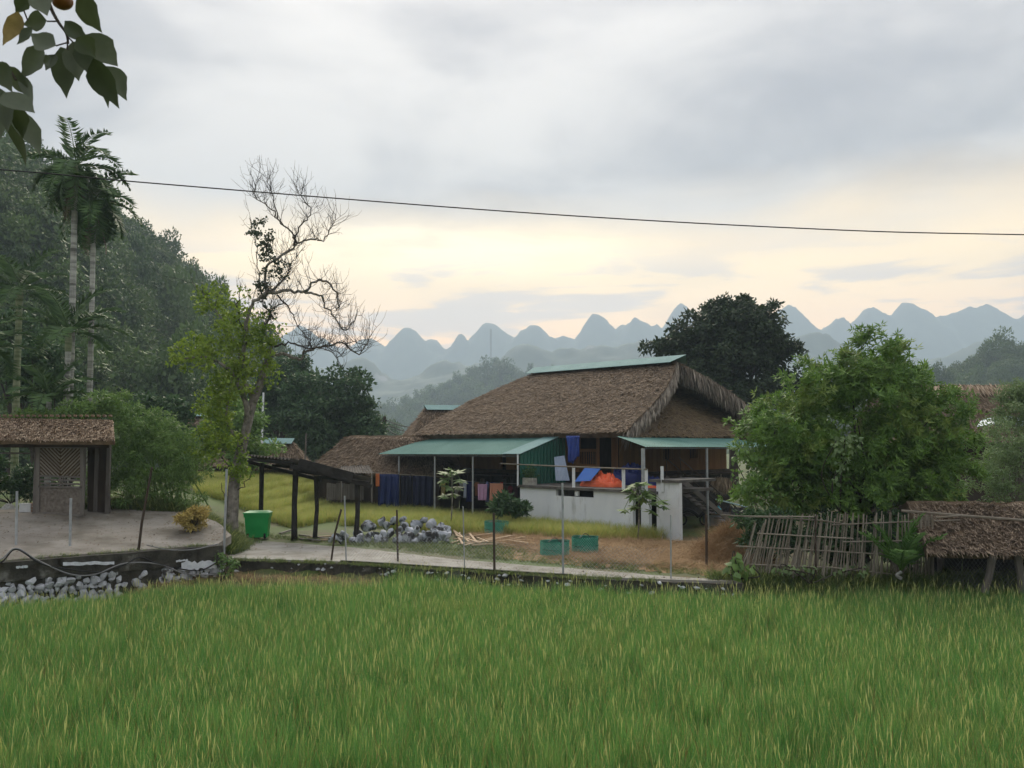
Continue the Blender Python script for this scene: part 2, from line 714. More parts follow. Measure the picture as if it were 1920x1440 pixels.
ROAD_NEAR = curve_pts([at_z(p, q, ROADZ) for p, q in ((424, 1046), (640, 1053), (870, 1067), (1050, 1078), (1240, 1086), (1390, 1090))], 8)
ROAD_FAR = curve_pts([at_z(p, q, ROADZ) for p, q in ((424, 1010), (620, 1023), (760, 1037), (870, 1050), (1050, 1064), (1240, 1079))] + [at_z(1400, 1087, ROADZ)], 7)[:41]
def build_road():
    n = 41
    a = np.array([np.interp(np.linspace(0, 1, n), np.linspace(0, 1, len(ROAD_NEAR)), ROAD_NEAR[:, k]) for k in range(3)]).T
    b = np.array([np.interp(np.linspace(0, 1, n), np.linspace(0, 1, len(ROAD_FAR)), ROAD_FAR[:, k]) for k in range(3)]).T
    b[:, 1] += (fbm(b[:, 0] * 1.5, b[:, 1], seed=5) - 0.5) * 0.5
    T = np.stack([a + (b - a) * t for t in np.linspace(0, 1, 6)])
    T[..., 2] += (fbm(T[..., 0], T[..., 1], seed=9) - 0.5) * 0.02
    B = T.copy()
    B[..., 2] -= 0.12
    V, F = sheet_solid(T, B)
    mk('road', V, F, m_road, kind='structure')
build_road()

# raised concrete forecourt on the left, climbing to the gate
def y_back(x):
    return np.interp(x, [-60, -21, -17, -13.2, -11.6, -10.42], [31, 35.2, 34.8, 35.6, 34.2, 32.0])
def build_forecourt():
    xs = np.linspace(-44, -10.45, 80)
    T = np.zeros((24, len(xs), 3))
    for j, x in enumerate(xs):
        b0 = float(yb(x)) - 0.05
        yy = np.linspace(b0, float(y_back(x)) + 0.5 * (vnoise(x * 0.9, 1.0) - 0.5), 24)
        T[:, j, 0], T[:, j, 1] = x, yy
        T[:, j, 2] = np.maximum(-0.04 + 0.1 * np.clip(yy - float(yb(x)), 0, 9), H(x, yy)) + 0.06 + 0.05 * (fbm(x * 0.5, yy * 0.5, seed=2) - 0.5)
    B = T.copy()
    B[..., 2] -= 0.30
    B[0, :, 2] += 0.12
    V, F = sheet_solid(T, B)
    mk('forecourt', V, F, m_concrete, kind='structure')
build_forecourt()

# ---------------------------------------------------------------- far ranges of hills
def Zpx(py, Y):
    return EYE + (830 - py) * Y / FOC

def peak_range(name, Y0, peaks, base, depth, nx, ny, x0, x1, rough, power=2.4, seed=0, mat=None):
    """a strip of land with real domes: peaks = (px, py, halfwidth px, depth offset)"""
    xs = np.linspace(x0, x1, nx)
    ys = np.linspace(Y0 - depth, Y0 + depth, ny)
    X, Y = np.meshgrid(xs, ys)
    Z = np.full(X.shape, -60.0)
    bx = np.array([(p - 960) / FOC * Y0 for p, _ in base])
    bz = np.array([Zpx(q, Y0) for _, q in base])
    across = np.clip(1 - np.abs(Y - Y0) / depth, 0, 1)
    wob = (fbm(X / (depth * 0.35), Y / (depth * 0.35), seed=seed) - 0.5)
    Z = np.interp(X, bx, bz) * (across ** 0.8) + wob * 0.25 * np.interp(X, bx, bz)
    for px, py, hw, dy, *pw in peaks:
        yc = Y0 + dy
        xc = (px - 960) / FOC * yc
        w = hw / FOC * yc
        h = Zpx(py, yc)
        ax = 1.6 + 0.5 * math.sin(px * 1.7)
        wl = np.where(X < xc, w * (1 + 0.28 * math.sin(px * 2.3)), w * (1 - 0.28 * math.sin(px * 2.3)))
        r = np.sqrt(((X - xc) / wl) ** 2 + ((Y - yc) / (w * 1.25)) ** 2)
        r = r * (1 + 0.22 * (fbm(X / w * 1.1 + px, Y / w * 1.1, seed=seed + 5) - 0.5) * ax)
        bz0 = np.interp(X, bx, bz) * 0.94
        Z = np.maximum(Z, bz0 * (across ** 0.8) + np.maximum(h - bz0, 0) * np.exp(-1.25 * r ** (pw[0] if pw else power)))
    Z += (fbm(X / rough, Y / rough, octaves=5, seed=seed + 2) - 0.5) * rough * 0.9
    edge = np.minimum(across * 6, 1)
    Z = Z * edge - 4 * (1 - edge)
    return mk(name, np.stack((X, Y, Z), -1).reshape(-1, 3), grid_faces(ny, nx), mat or m_karst, smooth=True, kind='structure', loc=((x0 + x1) / 2, Y0, 0)), (X, Y, Z)

peak_range('mountains', 2600,
    [(690, 594, 60, 150, 2.2), (765, 610, 46, 0, 1.9), (815, 618, 34, 60, 2.2), (862, 611, 28, -40, 1.7), (912, 602, 58, 0, 1.8), (1006, 593, 50, -60, 2.2), (1068, 612, 44, 80, 1.5),
     (1114, 582, 46, 0, 1.7), (1193, 577, 56, -50, 1.35), (1280, 554, 52, 40, 1.5), (1340, 590, 60, 0, 1.6), (1400, 575, 46, 80, 1.5), (1492, 549, 80, -60, 1.4), (1630, 571, 66, 30, 1.7), (1712, 557, 72, -30, 1.6), (1842, 569, 96, 40, 1.8),
     (1960, 575, 80, 0, 1.6), (2080, 560, 70, 60, 1.6), (2200, 575, 80, 0, 1.6), (560, 610, 70, 0, 1.6), (420, 600, 70, 0, 1.6), (250, 585, 70, 0, 1.6), (100, 590, 70, 0, 1.6), (-100, 580, 70, 0, 1.6),
     (735, 626, 28, 60, 1.8), (948, 622, 30, 40, 1.7), (1036, 619, 26, -30, 1.5), (1090, 607, 26, 50, 1.6), (1146, 603, 26, 60, 1.6), (1168, 596, 30, 20, 1.4), (1232, 600, 32, -20, 1.5), (1312, 584, 30, 0, 1.4), (1456, 588, 34, 40, 1.5), (1548, 594, 42, 60, 1.5), (1588, 590, 36, -20, 1.6), (1672, 582, 34, 60, 1.6), (1764, 586, 40, 20, 1.5), (1796, 580, 34, 70, 1.6), (1888, 578, 36, -40, 1.7)],
    [(-400, 640), (400, 655), (700, 655), (900, 650), (1100, 638), (1240, 632), (1500, 622), (1780, 608), (1920, 600), (2400, 620)], 420, 520, 60, -2200, 2400, 26, 2.5, 1)
peak_range('hills', 1650,
    [(985, 641, 62, 0), (1190, 634, 80, 60), (1520, 612, 70, 50), (1860, 634, 100, 0), (840, 664, 60, 50), (675, 669, 60, 0), (1700, 655, 90, -50), (2050, 640, 90, 0), (2250, 630, 90, 0), (500, 660, 80, 0), (330, 650, 80, 0), (100, 640, 80, 0)],
    [(-500, 690), (560, 700), (750, 712), (880, 690), (1050, 665), (1200, 650), (1400, 640), (1700, 668), (2400, 660)], 300, 420, 60, -1600, 1700, 15, 2.0, 4)
HX = peak_range('hills', 900,
    [(935, 694, 100, 0), (1010, 712, 100, 20), (840, 738, 80, -20), (1150, 720, 120, 0)],
    [(-300, 826), (640, 815), (760, 790), (900, 750), (1100, 730), (1400, 740), (2000, 770), (2500, 780)], 170, 240, 60, -560, 900, 6, 1.7, 8, m_hillground)[1]
RX = peak_range('hills', 420,
    [(1900, 668, 110, 0), (1800, 706, 80, 0), (2060, 680, 130, 10)],
    [(700, 828), (1400, 800), (1600, 755), (1750, 722), (1900, 704), (2100, 690), (2500, 700)], 110, 160, 50, -40, 480, 3, 1.6, 12, m_hillground)[1]

# the steep wooded hill close by on the left
def hill_left(x, y):
    xx = x + 0.06 * (y - 150)
    prof = np.interp(xx, [-260, -160, -112, -90, -70, -62, -52, -40, -30, -20], [100, 84, 65, 48, 29, 19.5, 9.5, 3.5, 0.6, 0])
    front = smoothstep(66, 128, y - 0.10 * (-x)) * smoothstep(420, 260, y)
    z = prof * front
    return z + (fbm(x / 22, y / 22, seed=31) - 0.5) * 8 * np.clip(z / 12, 0, 1)
def build_hill_left():
    xs = np.linspace(-230, -6, 130)
    ys = np.linspace(58, 420, 120)
    X, Y = np.meshgrid(xs, ys)
    Z = hill_left(X, Y) - 0.9
    mk('hill', np.stack((X, Y, Z), -1).reshape(-1, 3), grid_faces(len(ys), len(xs)), m_hillground, smooth=True, kind='structure')
build_hill_left()

m_forest = leafmat('forest_leaves', (0.026, 0.064, 0.016), (0.115, 0.19, 0.042), trans=0.25, scale=0.09, island=0.25, inst=0.6, c3=(0.11, 0.145, 0.05), c3scale=0.06, c3cut=(0.55, 0.75))
variant_set('forest_crown', [crown_mesh('forest_crown', (1000, 800, 700, 1000, 760)[i], (0.07, 0.085, 0.10, 0.075, 0.09)[i], m_forest, (7, 11, 6, 9, 14)[i], 0.8 + 0.12 * i) for i in range(5)])

def forest_on(name, label, pts, smin, smax, lift=0.3, sink=0.35):
    n = len(pts)
    s = RNG.uniform(smin, smax, n) * np.where(RNG.random(n) < 0.12, 1.3, 1.0)
    tall = np.where(RNG.random(n) < 0.10, 1.6, 1.0)
    P = np.array(pts)
    P[:, 2] += s * lift * tall ** 2
    rot = np.stack((RNG.uniform(-0.2, 0.2, n), RNG.uniform(-0.2, 0.2, n), RNG.uniform(0, 6.28, n)), 1)
    scl = np.stack((s, s, s * tall * RNG.uniform(0.8, 1.3, n)), 1)
    return scatter(name, 'forest_crown', P, rot, scl, label, 'forest')

def left_forest():
    n = 5600
    x, y = RNG.uniform(-190, -12, n), RNG.uniform(64, 330, n)
    z = hill_left(x, y) - 0.9
    keep = (z > 0.4) & (x / y > -0.78) & (x / y < -0.12)
    # only slopes that face this way and the skyline
    e = 3.0
    slope = hill_left(x, y + e) - hill_left(x, y - e)
    keep &= (slope > -2.0)
    x, y, z = x[keep], y[keep], z[keep]
    forest_on('forest', 'dense dark green forest covering the steep hill behind the palms', np.stack((x, y, z), 1), 2.0, 6.2)
left_forest()

def hill_forest(grid, name, label, n, smin, smax, pxr):
    X, Y, Z = grid
    f = RNG.integers(0, X.size, n * 3)
    x = X.ravel()[f] + RNG.uniform(-3, 3, len(f))
    y = Y.ravel()[f] + RNG.uniform(-4, 4, len(f))
    z = Z.ravel()[f]
    px = 960 + FOC * x / y
    gy = np.gradient(Z, axis=0).ravel()[f]
    keep = (px > pxr[0]) & (px < pxr[1]) & (z > 1) & (gy > -1.5)
    i = np.where(keep)[0][:n]
    forest_on(name, label, np.stack((x[i], y[i], z[i]), 1), smin, smax)
hill_forest(HX, 'forest', 'hazy blue-green wooded hill seen above the left end of the big roof', 2600, 6.0, 11.0, (560, 1300))
hill_forest(RX, 'forest', 'hazy wood on the rise above the long thatched roof', 1800, 3.6, 7.0, (1500, 2250))

# ---------------------------------------------------------------- haze: one closed box of even pale air
def build_haze():
    mb = MB()
    mb.box((0, 1275, 237), (6900, 3750, 480))
    m = bpy.data.materials.new('haze_air')
    m.use_nodes = True
    nd, lk = m.node_tree.nodes, m.node_tree.links
    nd.clear()
    pv = nd.new('ShaderNodeVolumePrincipled')
    pv.inputs['Color'].default_value = (0.66, 0.82, 1.0, 1)
    pv.inputs['Density'].default_value = 0.00042
    pv.inputs['Anisotropy'].default_value = 0.25
    o = nd.new('ShaderNodeOutputMaterial')
    lk.new(pv.outputs[0], o.inputs['Volume'])
    ob = mb.build('haze', m, kind='stuff')
    ob['label'] = 'pale blue evening haze filling the whole valley'
    ob['category'] = 'haze'
build_haze()
# ---------------------------------------------------------------- building materials
m_thatch = M('old_thatch', (0.068, 0.048, 0.03), (0.18, 0.13, 0.085), scale=2.0, bump=1.0, bscale=16)
m_tuft = M('thatch_straw', (0.085, 0.061, 0.041), (0.355, 0.27, 0.19), scale=1.2, island=0.75, rough=0.9)
m_tuft_hip = M('thatch_straw_hip', (0.1, 0.07, 0.038), (0.31, 0.235, 0.135), scale=1.2, island=0.75, rough=0.9)
m_fringe = M('grey_straw', (0.07, 0.058, 0.045), (0.5, 0.43, 0.36), scale=2.0, island=0.8, rough=0.9)
m_thatch_pale = M('pale_thatch', (0.13, 0.09, 0.055), (0.30, 0.22, 0.15), scale=3.0, bump=1.0, bscale=18)
m_tuft_pale = M('pale_thatch_straw', (0.22, 0.145, 0.09), (0.66, 0.53, 0.39), scale=2.0, island=0.8, rough=0.9)
m_teal = M('teal_roof_sheet', (0.075, 0.175, 0.155), (0.12, 0.24, 0.215), scale=0.6, rough=0.75, spec=0.12)
m_teal_light = M('pale_teal_roof_sheet', (0.17, 0.29, 0.29), (0.23, 0.36, 0.355), scale=0.8, rough=0.75, spec=0.12)
m_green = M('green_wall_sheet', (0.010, 0.085, 0.058), (0.018, 0.12, 0.085), scale=0.7, rough=0.4, spec=0.5)
m_plank = M('ochre_plank', (0.169, 0.0806, 0.0325), (0.351, 0.182, 0.078), scale=1.0, stretch=(1, 1, 0.35), inst=0.55, bump=0.3, bscale=12)
m_darkwood = M('dark_wood', (0.035, 0.026, 0.02), (0.085, 0.062, 0.046), scale=2.0, stretch=(1, 1, 0.3), bump=0.5, bscale=14)
m_greywood = M('weathered_wood', (0.10, 0.09, 0.08), (0.22, 0.20, 0.18), scale=3.0, stretch=(1, 1, 0.3), bump=0.4, bscale=16, inst=0.4)
m_white = M('white_render', (.70, .735, .78), (.80, .83, .86), scale=0.9, bump=0.15, bscale=10, stretch=(1.6, 1.6, 0.5), c3=(0.24, 0.25, 0.22), c3scale=1.1, c3cut=(0.56, 0.86))
m_slab = M('dark_slab', (0.07, 0.065, 0.06), (0.16, 0.15, 0.14), scale=2.0, bump=0.5)
m_pipe = M('galvanised_pipe', (0.30, 0.32, 0.34), (0.46, 0.48, 0.50), scale=3.0, rough=0.5, metal=0.3)
m_pipe_dark = M('dark_pipe', (0.09, 0.09, 0.09), (0.20, 0.20, 0.20), scale=3.0, rough=0.5, metal=0.2)
m_bamboo = M('dry_bamboo', (0.13, 0.11, 0.085), (0.33, 0.295, 0.24), scale=4.0, stretch=(1, 1, 0.5), inst=0.6, bump=0.3)
m_bluetarp = M('blue_tarp', (0.012, 0.035, 0.22), (0.03, 0.075, 0.36), scale=1.6, rough=0.45, spec=0.5)
m_navy = M('navy_tarp', (0.0102, 0.0204, 0.1275), (0.0238, 0.0425, 0.238), scale=1.6, rough=0.5, spec=0.4)
m_orange = M('orange_tarp', (0.78, 0.12, 0.045), (0.90, 0.20, 0.09), scale=2.0, rough=0.5)
m_bluesheet = M('blue_sheet', (0.03, 0.12, 0.42), (0.05, 0.17, 0.52), scale=1.0, rough=0.4)
m_greysheet = M('grey_blue_sheet', (0.30, 0.36, 0.46), (0.38, 0.44, 0.54), scale=1.0, rough=0.4)
m_red = M('faded_red_plastic', (0.30, 0.055, 0.03), (0.42, 0.10, 0.06), scale=2.0, rough=0.5)
m_bin = M('green_bin_plastic', (0.010, 0.30, 0.065), (0.016, 0.36, 0.085), scale=2.0, rough=0.4, spec=0.5)
m_rubber = M('black_rubber', (0.012, 0.012, 0.012))
m_fibro = M('mossy_fibre_cement', (0.05, 0.045, 0.04), (0.13, 0.115, 0.10), scale=2.0, bump=0.7)
m_blackwood = M('near_black_wood', (0.014, 0.013, 0.012), (0.04, 0.036, 0.032), scale=3.0, bump=0.4)  # near-black tone; on the undercroft panels it stands in for shade
m_black = M('black_hose', (0.012, 0.012, 0.013), rough=0.5)
m_greyhose = M('grey_hose', (0.22, 0.22, 0.23), rough=0.5)


def resample(T, s, t):
    ny, nx, _ = T.shape
    fy, fx = np.clip(t, 0, 0.9999) * (ny - 1), np.clip(s, 0, 0.9999) * (nx - 1)
    iy, ix = fy.astype(int), fx.astype(int)
    ay, ax = (fy - iy)[:, None], (fx - ix)[:, None]
    return (T[iy, ix] * (1 - ay) * (1 - ax) + T[iy, ix + 1] * (1 - ay) * ax + T[iy + 1, ix] * ay * (1 - ax) + T[iy + 1, ix + 1] * ay * ax)


def grid_normals(T):
    n = np.cross(np.gradient(T, axis=1), np.gradient(T, axis=0))
    n /= (np.linalg.norm(n, axis=2, keepdims=True) + 1e-9)
    if n[..., 2].mean() < 0:
        n = -n
    return n


def thatch(T, thick, parent, mat=None, tmat=None, ntuft=3000, L=(0.22, 0.42), w=0.055, rough=0.10, name='thatch', seed=0, eave=0.25):
    """a slope of thatch: T[t][s] from eave (t=0) to ridge; a solid slab and its loose straw"""
    mat, tmat = mat or m_thatch, tmat or m_tuft
    N_ = grid_normals(T)
    T = T + N_ * ((fbm(T[..., 0] * 1.3, T[..., 1] * 1.3, T[..., 2] * 1.3, seed=seed) - 0.5) * 2 * rough)[..., None]
    V, F = sheet_solid(T, T - N_ * thick)
    slab = mk(name, V, F, mat, parent)
    s, t = RNG.random(ntuft), RNG.random(ntuft)
    k = int(ntuft * eave * 0.4)
    t[:k] = RNG.random(k) * 0.04
    P, Q = resample(T, s, np.clip(t, 0, 0.97)), resample(T, s, np.clip(t + 0.03, 0.01, 1))
    Nn = resample(N_, s, t)
    D = P - Q
    D /= np.linalg.norm(D, axis=1, keepdims=True) + 1e-9
    D = D + Nn * RNG.uniform(-0.02, 0.22, (ntuft, 1)) + RNG.normal(size=D.shape) * 0.16
    S = np.cross(D, Nn) + RNG.normal(size=D.shape) * 0.25
    V, F = rhombi(P + Nn * 0.02, D, S, RNG.uniform(L[0], L[1], ntuft), w * RNG.uniform(0.5, 1.2, ntuft), fold=0.1, bend=0.12)
    st = mk('straw', V, F, tmat, slab)
    st['kind'] = 'stuff'
    return slab


def bil(c0, c1, r1, r0, nt=8, ns=16, sag=0.0):
    c0, c1, r0, r1 = (np.array(c, float) for c in (c0, c1, r0, r1))
    t = np.linspace(0, 1, nt)[:, None, None]
    s = np.linspace(0, 1, ns)[None, :, None]
    T = (c0 * (1 - s) + c1 * s) * (1 - t) + (r0 * (1 - s) + r1 * s) * t
    T[..., 2] -= sag * np.sin(np.pi * np.broadcast_to(t, (nt, ns, 1))[..., 0])
    return T


def corrugated(c0, c1, r1, r0, waves, amp=0.02, thick=0.006, along='s'):
    """sheet whose ridges run from c to r; waves counted along c0-c1"""
    ns = waves * 4 + 1
    T = bil(c0, c1, r1, r0, 5, ns)
    n = grid_normals(T)
    T = T + n * (amp * np.cos(np.arange(ns) * math.pi / 2))[None, :, None]
    return sheet_solid(T, T - n * thick)


def hut(name, label, c, length, width, ang, zg, ze, zr, hip=0.3, over=0.6, ntuft=1600, cap=False, pale=False, wall=None, group=None, cat='hut', tw=0.07, tl=(0.3, 0.5)):
    o = thing(name, label, cat, (c[0], c[1], zg), group)
    ca, sa = math.cos(ang), math.sin(ang)
    def P(u, v, z):
        return np.array((c[0] + ca * u - sa * v, c[1] + sa * u + ca * v, z))
    l, w, h = length / 2, width / 2, length / 2 - hip * width
    mt, tm = (m_thatch_pale, m_tuft_pale) if pale else (m_thatch, m_tuft)
    kw = dict(mat=mt, tmat=tm, L=tl, w=tw)
    thatch(bil(P(-l, -w, ze), P(l, -w, ze), P(h, 0, zr), P(-h, 0, zr), sag=0.15), 0.3, o, ntuft=ntuft, **kw)
    thatch(bil(P(l, w, ze), P(-l, w, ze), P(-h, 0, zr), P(h, 0, zr), sag=0.15), 0.3, o, ntuft=ntuft // 2, **kw)
    thatch(bil(P(l, -w, ze), P(l, w, ze), P(h, .01, zr), P(h, -.01, zr)), 0.3, o, ntuft=ntuft // 3, **kw)
    thatch(bil(P(-l, w, ze), P(-l, -w, ze), P(-h, -.01, zr), P(-h, .01, zr)), 0.3, o, ntuft=ntuft // 3, **kw)
    a, b = l - over, w - over
    for p, q in (((-a, -b), (a, -b)), ((a, -b), (a, b)), ((a, b), (-a, b)), ((-a, b), (-a, -b))):
        n = max(2, int(math.hypot(q[0] - p[0], q[1] - p[1]) / 1.2))
        mb = MB()
        mb.prism([P(p[0], p[1], zg - 0.3), P(q[0], q[1], zg - 0.3), P(q[0], q[1], ze + 0.1), P(p[0], p[1], ze + 0.1)], np.array((0.02, 0.05, 0)))
        mb.build('wall', wall or m_darkwood, o)
    if cap:
        mb = MB()
        for sg in (-1, 1):
            mb.prism([P(-h - .3, 0, zr + .16), P(h + .3, 0, zr + .16), P(h + .15, sg * .62, zr - .22), P(-h - .15, sg * .62, zr - .22)], (0, 0, 0.02))
        mb.build('ridge_cap', m_teal_light, o)
    return o


# ---------------------------------------------------------------- the big stilt house
HN = np.array((5.70, 43.0))
HA, HB = np.array((-0.70711, 0.70711)), np.array((0.70711, 0.70711))
HG = -0.66


def U(u, v, z):
    p = HN + HA * u + HB * v
    return np.array((p[0], p[1], z))


def u_at(px, v):
    r = (px - 960) / FOC
    x0, y0 = HN + HB * v
    return (x0 - r * y0) / (0.70711 * (1 + r))


def v_at(px, u):
    r = (px - 960) / FOC
    x0, y0 = HN + HA * u
    return (r * y0 - x0) / (0.70711 * (1 - r))


def ul_():
    return u_at(975, -2.75)


def build_house():
    ho = thing('stilt_house', 'large wooden stilt house with brown hipped thatch roof and teal ridge sheet', 'house', U(6, 6, HG))
    ZE, ZR, VR, VW = 4.15, 8.35, 7.3, 15.0
    nt, ns = 16, 34
    T = np.zeros((nt, ns, 3))
    un = lambda v: np.interp(v, [0, 3.5, 5.5, 7.3], [-0.05, 0.22, 0.85, 1.85])
    for i, t in enumerate(np.linspace(0, 1, nt)):
        v, z = VR * t, ZE + (ZR - ZE) * t ** 0.97
        for j, s in enumerate(np.linspace(0, 1, ns)):
            u = un(v) + (16.9 - 4.0 * t ** 1.9 - un(v)) * s
            T[i, j] = U(u, v, z)
    thatch(T, 0.36, ho, ntuft=17000, L=(0.16, 0.34), w=0.06, seed=1, rough=0.09)
    T = np.zeros((10, 20, 3))
    for i, t in enumerate(np.linspace(0, 1, 10)):
        v, z = VW - (VW - VR) * t, 4.5 + (ZR - 4.5) * t
        for j, s in enumerate(np.linspace(0, 1, 20)):
            u0 = un(VR * t)
            T[i, j] = U(16.5 - 3.6 * t - (16.5 - 3.6 * t - u0) * s, v, z)
    thatch(T, 0.36, ho, ntuft=1200, L=(0.25, 0.45), w=0.07, seed=2)
    T = np.zeros((10, 24, 3))
    for i, t in enumerate(np.linspace(0, 1, 10)):
        z = 3.95 + 2.85 * t
        u = -0.15 + 3.7 * t
        lo = max(0.1, (z - ZE) / 4.2 * VR + 0.3)
        hi = min(VW - .1, VW - (z - 4.5) / 3.85 * (VW - VR) - 0.3)
        for j, s in enumerate(np.linspace(0, 1, 24)):
            T[i, j] = U(u, lo + (hi - lo) * s, z)
    thatch(T, 0.34, ho, tmat=m_tuft_hip, ntuft=7000, L=(0.16, 0.34), w=0.06, seed=3)
    T = np.zeros((8, 14, 3))
    for i, t in enumerate(np.linspace(0, 1, 8)):
        for j, s in enumerate(np.linspace(0, 1, 14)):
            v0, v1 = VR * t, VW - (VW - VR) * t
            T[i, j] = U(16.9 - 4.0 * t ** 1.9, v1 + (v0 - v1) * s, ZE + (ZR - ZE) * t ** 0.97)
    thatch(T, 0.34, ho, ntuft=900, seed=4)
    mb = MB()
    mb.prism([U(3.4, 4.6, 6.4), U(3.4, 10.2, 6.4), U(3.4, 7.3, 8.1)], U(0.08, 0, 0) - U(0, 0, 0))
    mb.build('gable_board', m_darkwood, ho)
    # long straw hanging from the two verges
    for sgn, n in ((0, 2600), (1, 2800)):
        t = RNG.random(n)
        if sgn == 0:
            v = VR * t
            z = ZE + (ZR - ZE) * t ** 0.97
        else:
            v = VW - (VW - VR) * t
            z = 4.5 + (ZR - 4.5) * t
        uu = un(VR * t) + RNG.uniform(-0.16, 0.22, n)
        P = np.array([U(a, b, c) for a, b, c in zip(uu, v, z)]) + np.array((0, 0, 0.03))
        P[:, 2] -= RNG.uniform(0, 0.30, n)
        out = -HA
        D = np.stack((out[0] * RNG.uniform(0.0, 0.35, n), out[1] * RNG.uniform(0.0, 0.35, n), np.full(n, -1.0)), 1) + RNG.normal(size=(n, 3)) * 0.10
        if sgn == 0:
            D[:, :2] -= HB * 0.35
        S = np.stack((np.full(n, HB[0]), np.full(n, HB[1]), np.zeros(n)), 1) + RNG.normal(size=(n, 3)) * 0.4
        V, F = rhombi(P, D, S, RNG.uniform(0.5, 1.25, n) * (1.0 if sgn else 0.75), RNG.uniform(0.03, 0.12, n), fold=0.12, bend=.06)
        o = mk('verge_straw', V, F, m_fringe, ho)
        o['kind'] = 'stuff'
    mb = MB()
    mb.tube([U(0.25, VW - 1.0, 4.55), U(1.2, 11, 6.25), U(2.5, 8.6, 7.05)], 0.06, 6)
    mb.build('batten', m_greywood, ho)
    mb = MB()
    for sg in (-1, 1):
        mb.prism([U(1.15, VR, ZR + .30), U(13.3, VR, ZR + .30), U(13.3, VR + sg * .78, ZR - .14), U(1.75, VR + sg * .78, ZR - .14)], (0, 0, 0.025))
    mb.build('ridge_cap', m_teal_light, ho)

    # floor, posts, walls
    mb = MB()
    mb.prism([U(1.6, 1.8, 1.75), U(15.2, 1.8, 1.75), U(15.2, 13.2, 1.75), U(1.6, 13.2, 1.75)], (0, 0, 0.22))
    mb.build('floor', m_darkwood, ho)
    first = None
    for u in (2.4, 5.2, 8.2, 11.2, 14.4):
        for v in (2.5, 6.2, 9.6, 12.6):
            if v > 7 and u > 3:
                continue
            if first is None:
                mb = MB()
                mb.tube([(0, 0, 0), (0.01, 0, 1.2), (0, 0.01, 2.45)], [0.17, 0.155, 0.15], 8)
                first = mk('pile', np.vstack(mb.V) + U(u, v, HG - 0.05), mb.F, m_darkwood, None)
                me = make_mesh('pile', np.vstack(mb.V), mb.F, True)
                me.materials.append(m_darkwood)
                bpy.data.objects.remove(first)
                first = me
            dup(first, 'pile', ho, U(u, v, HG - 0.05))
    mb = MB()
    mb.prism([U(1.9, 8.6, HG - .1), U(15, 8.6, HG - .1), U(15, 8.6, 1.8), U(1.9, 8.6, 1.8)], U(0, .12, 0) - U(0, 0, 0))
    mb.build('undercroft_shade_panel', m_blackwood, ho)  # black panel added as the deep shade under the open house
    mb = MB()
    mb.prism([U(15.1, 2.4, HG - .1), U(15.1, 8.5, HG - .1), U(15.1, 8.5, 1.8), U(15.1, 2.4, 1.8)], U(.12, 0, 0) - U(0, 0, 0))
    mb.build('undercroft_shade_panel', m_blackwood, ho)  # same, so the left end of the undercroft reads as dark shade
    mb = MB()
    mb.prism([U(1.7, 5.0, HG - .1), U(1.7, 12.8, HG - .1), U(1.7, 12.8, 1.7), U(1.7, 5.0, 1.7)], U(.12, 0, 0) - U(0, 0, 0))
    mb.build('undercroft_shade_panel', m_blackwood, ho)  # same, the shaded void behind the stairs put in as a black sheet
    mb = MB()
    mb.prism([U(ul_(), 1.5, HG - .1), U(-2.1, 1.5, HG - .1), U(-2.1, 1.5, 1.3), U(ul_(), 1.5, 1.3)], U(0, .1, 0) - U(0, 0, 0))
    mb.build('undercroft_shade_panel', m_blackwood, ho)  # same, gives the basement gaps their shade by colour
    pm = {}
    def plank(u0, v0, u1, v1, z0, z1, m=m_plank):
        p, q = U(u0, v0, z0), U(u1, v1, z0)
        d = (q - p)
        mb = MB()
        nrm = unit(np.cross(d, (0, 0, 1))) * RNG.uniform(0.03, 0.05)
        e = d * 0.015
        mb.prism([p + e, q - e, q - e + (0, 0, z1 - z0), p + e + (0, 0, z1 - z0)], nrm)
        mb.build('plank', m, ho)
    u = 2.2
    while u < 14.9:
        w = 0.33
        c = u + w / 2
        if 2.5 < c < 3.45:
            pass                                # doorway
        elif 3.6 < c < 4.95:
            plank(u, 2.2, u + w, 2.2, 1.97, 2.32)
        elif 9.5 < c < 9.9 or 10.8 < c < 11.1:
            pass
        else:
            plank(u, 2.2, u + w, 2.2, 1.97, 4.75)
        u += w
    for c in (2.45, 3.5, 5.0, 8.2, 11.2):
        mb = MB()
        mb.beam(U(c, 2.1, 1.97), U(c, 2.1, 4.6), 0.17)
        mb.build('wall_post', m_plank, ho)
    # baluster window on the terrace side
    wn = MB()
    wn.beam(U(3.6, 2.12, 3.18), U(4.95, 2.12, 3.18), 0.16)
    wf = wn.build('window', m_plank, ho)
    wn = MB()
    wn.beam(U(3.6, 2.12, 2.36), U(4.95, 2.12, 2.36), 0.09)
    wn.build('sill', m_plank, wf)
    for k in range(8):
        mb = MB()
        c = 3.72 + k * 0.16
        mb.beam(U(c, 2.13, 2.38), U(c, 2.13, 3.12), 0.05)
        mb.build('baluster', m_plank, wf)
    v = 2.3
    while v < 13:
        c = v + 0.17
        if 6.4 < c < 7.2 or 9.0 < c < 9.9:
            plank(2.2, v, 2.2, v + .34, 1.97, 2.6)
        else:
            plank(2.2, v, 2.2, v + .34, 1.97, 4.7)
        v += 0.34
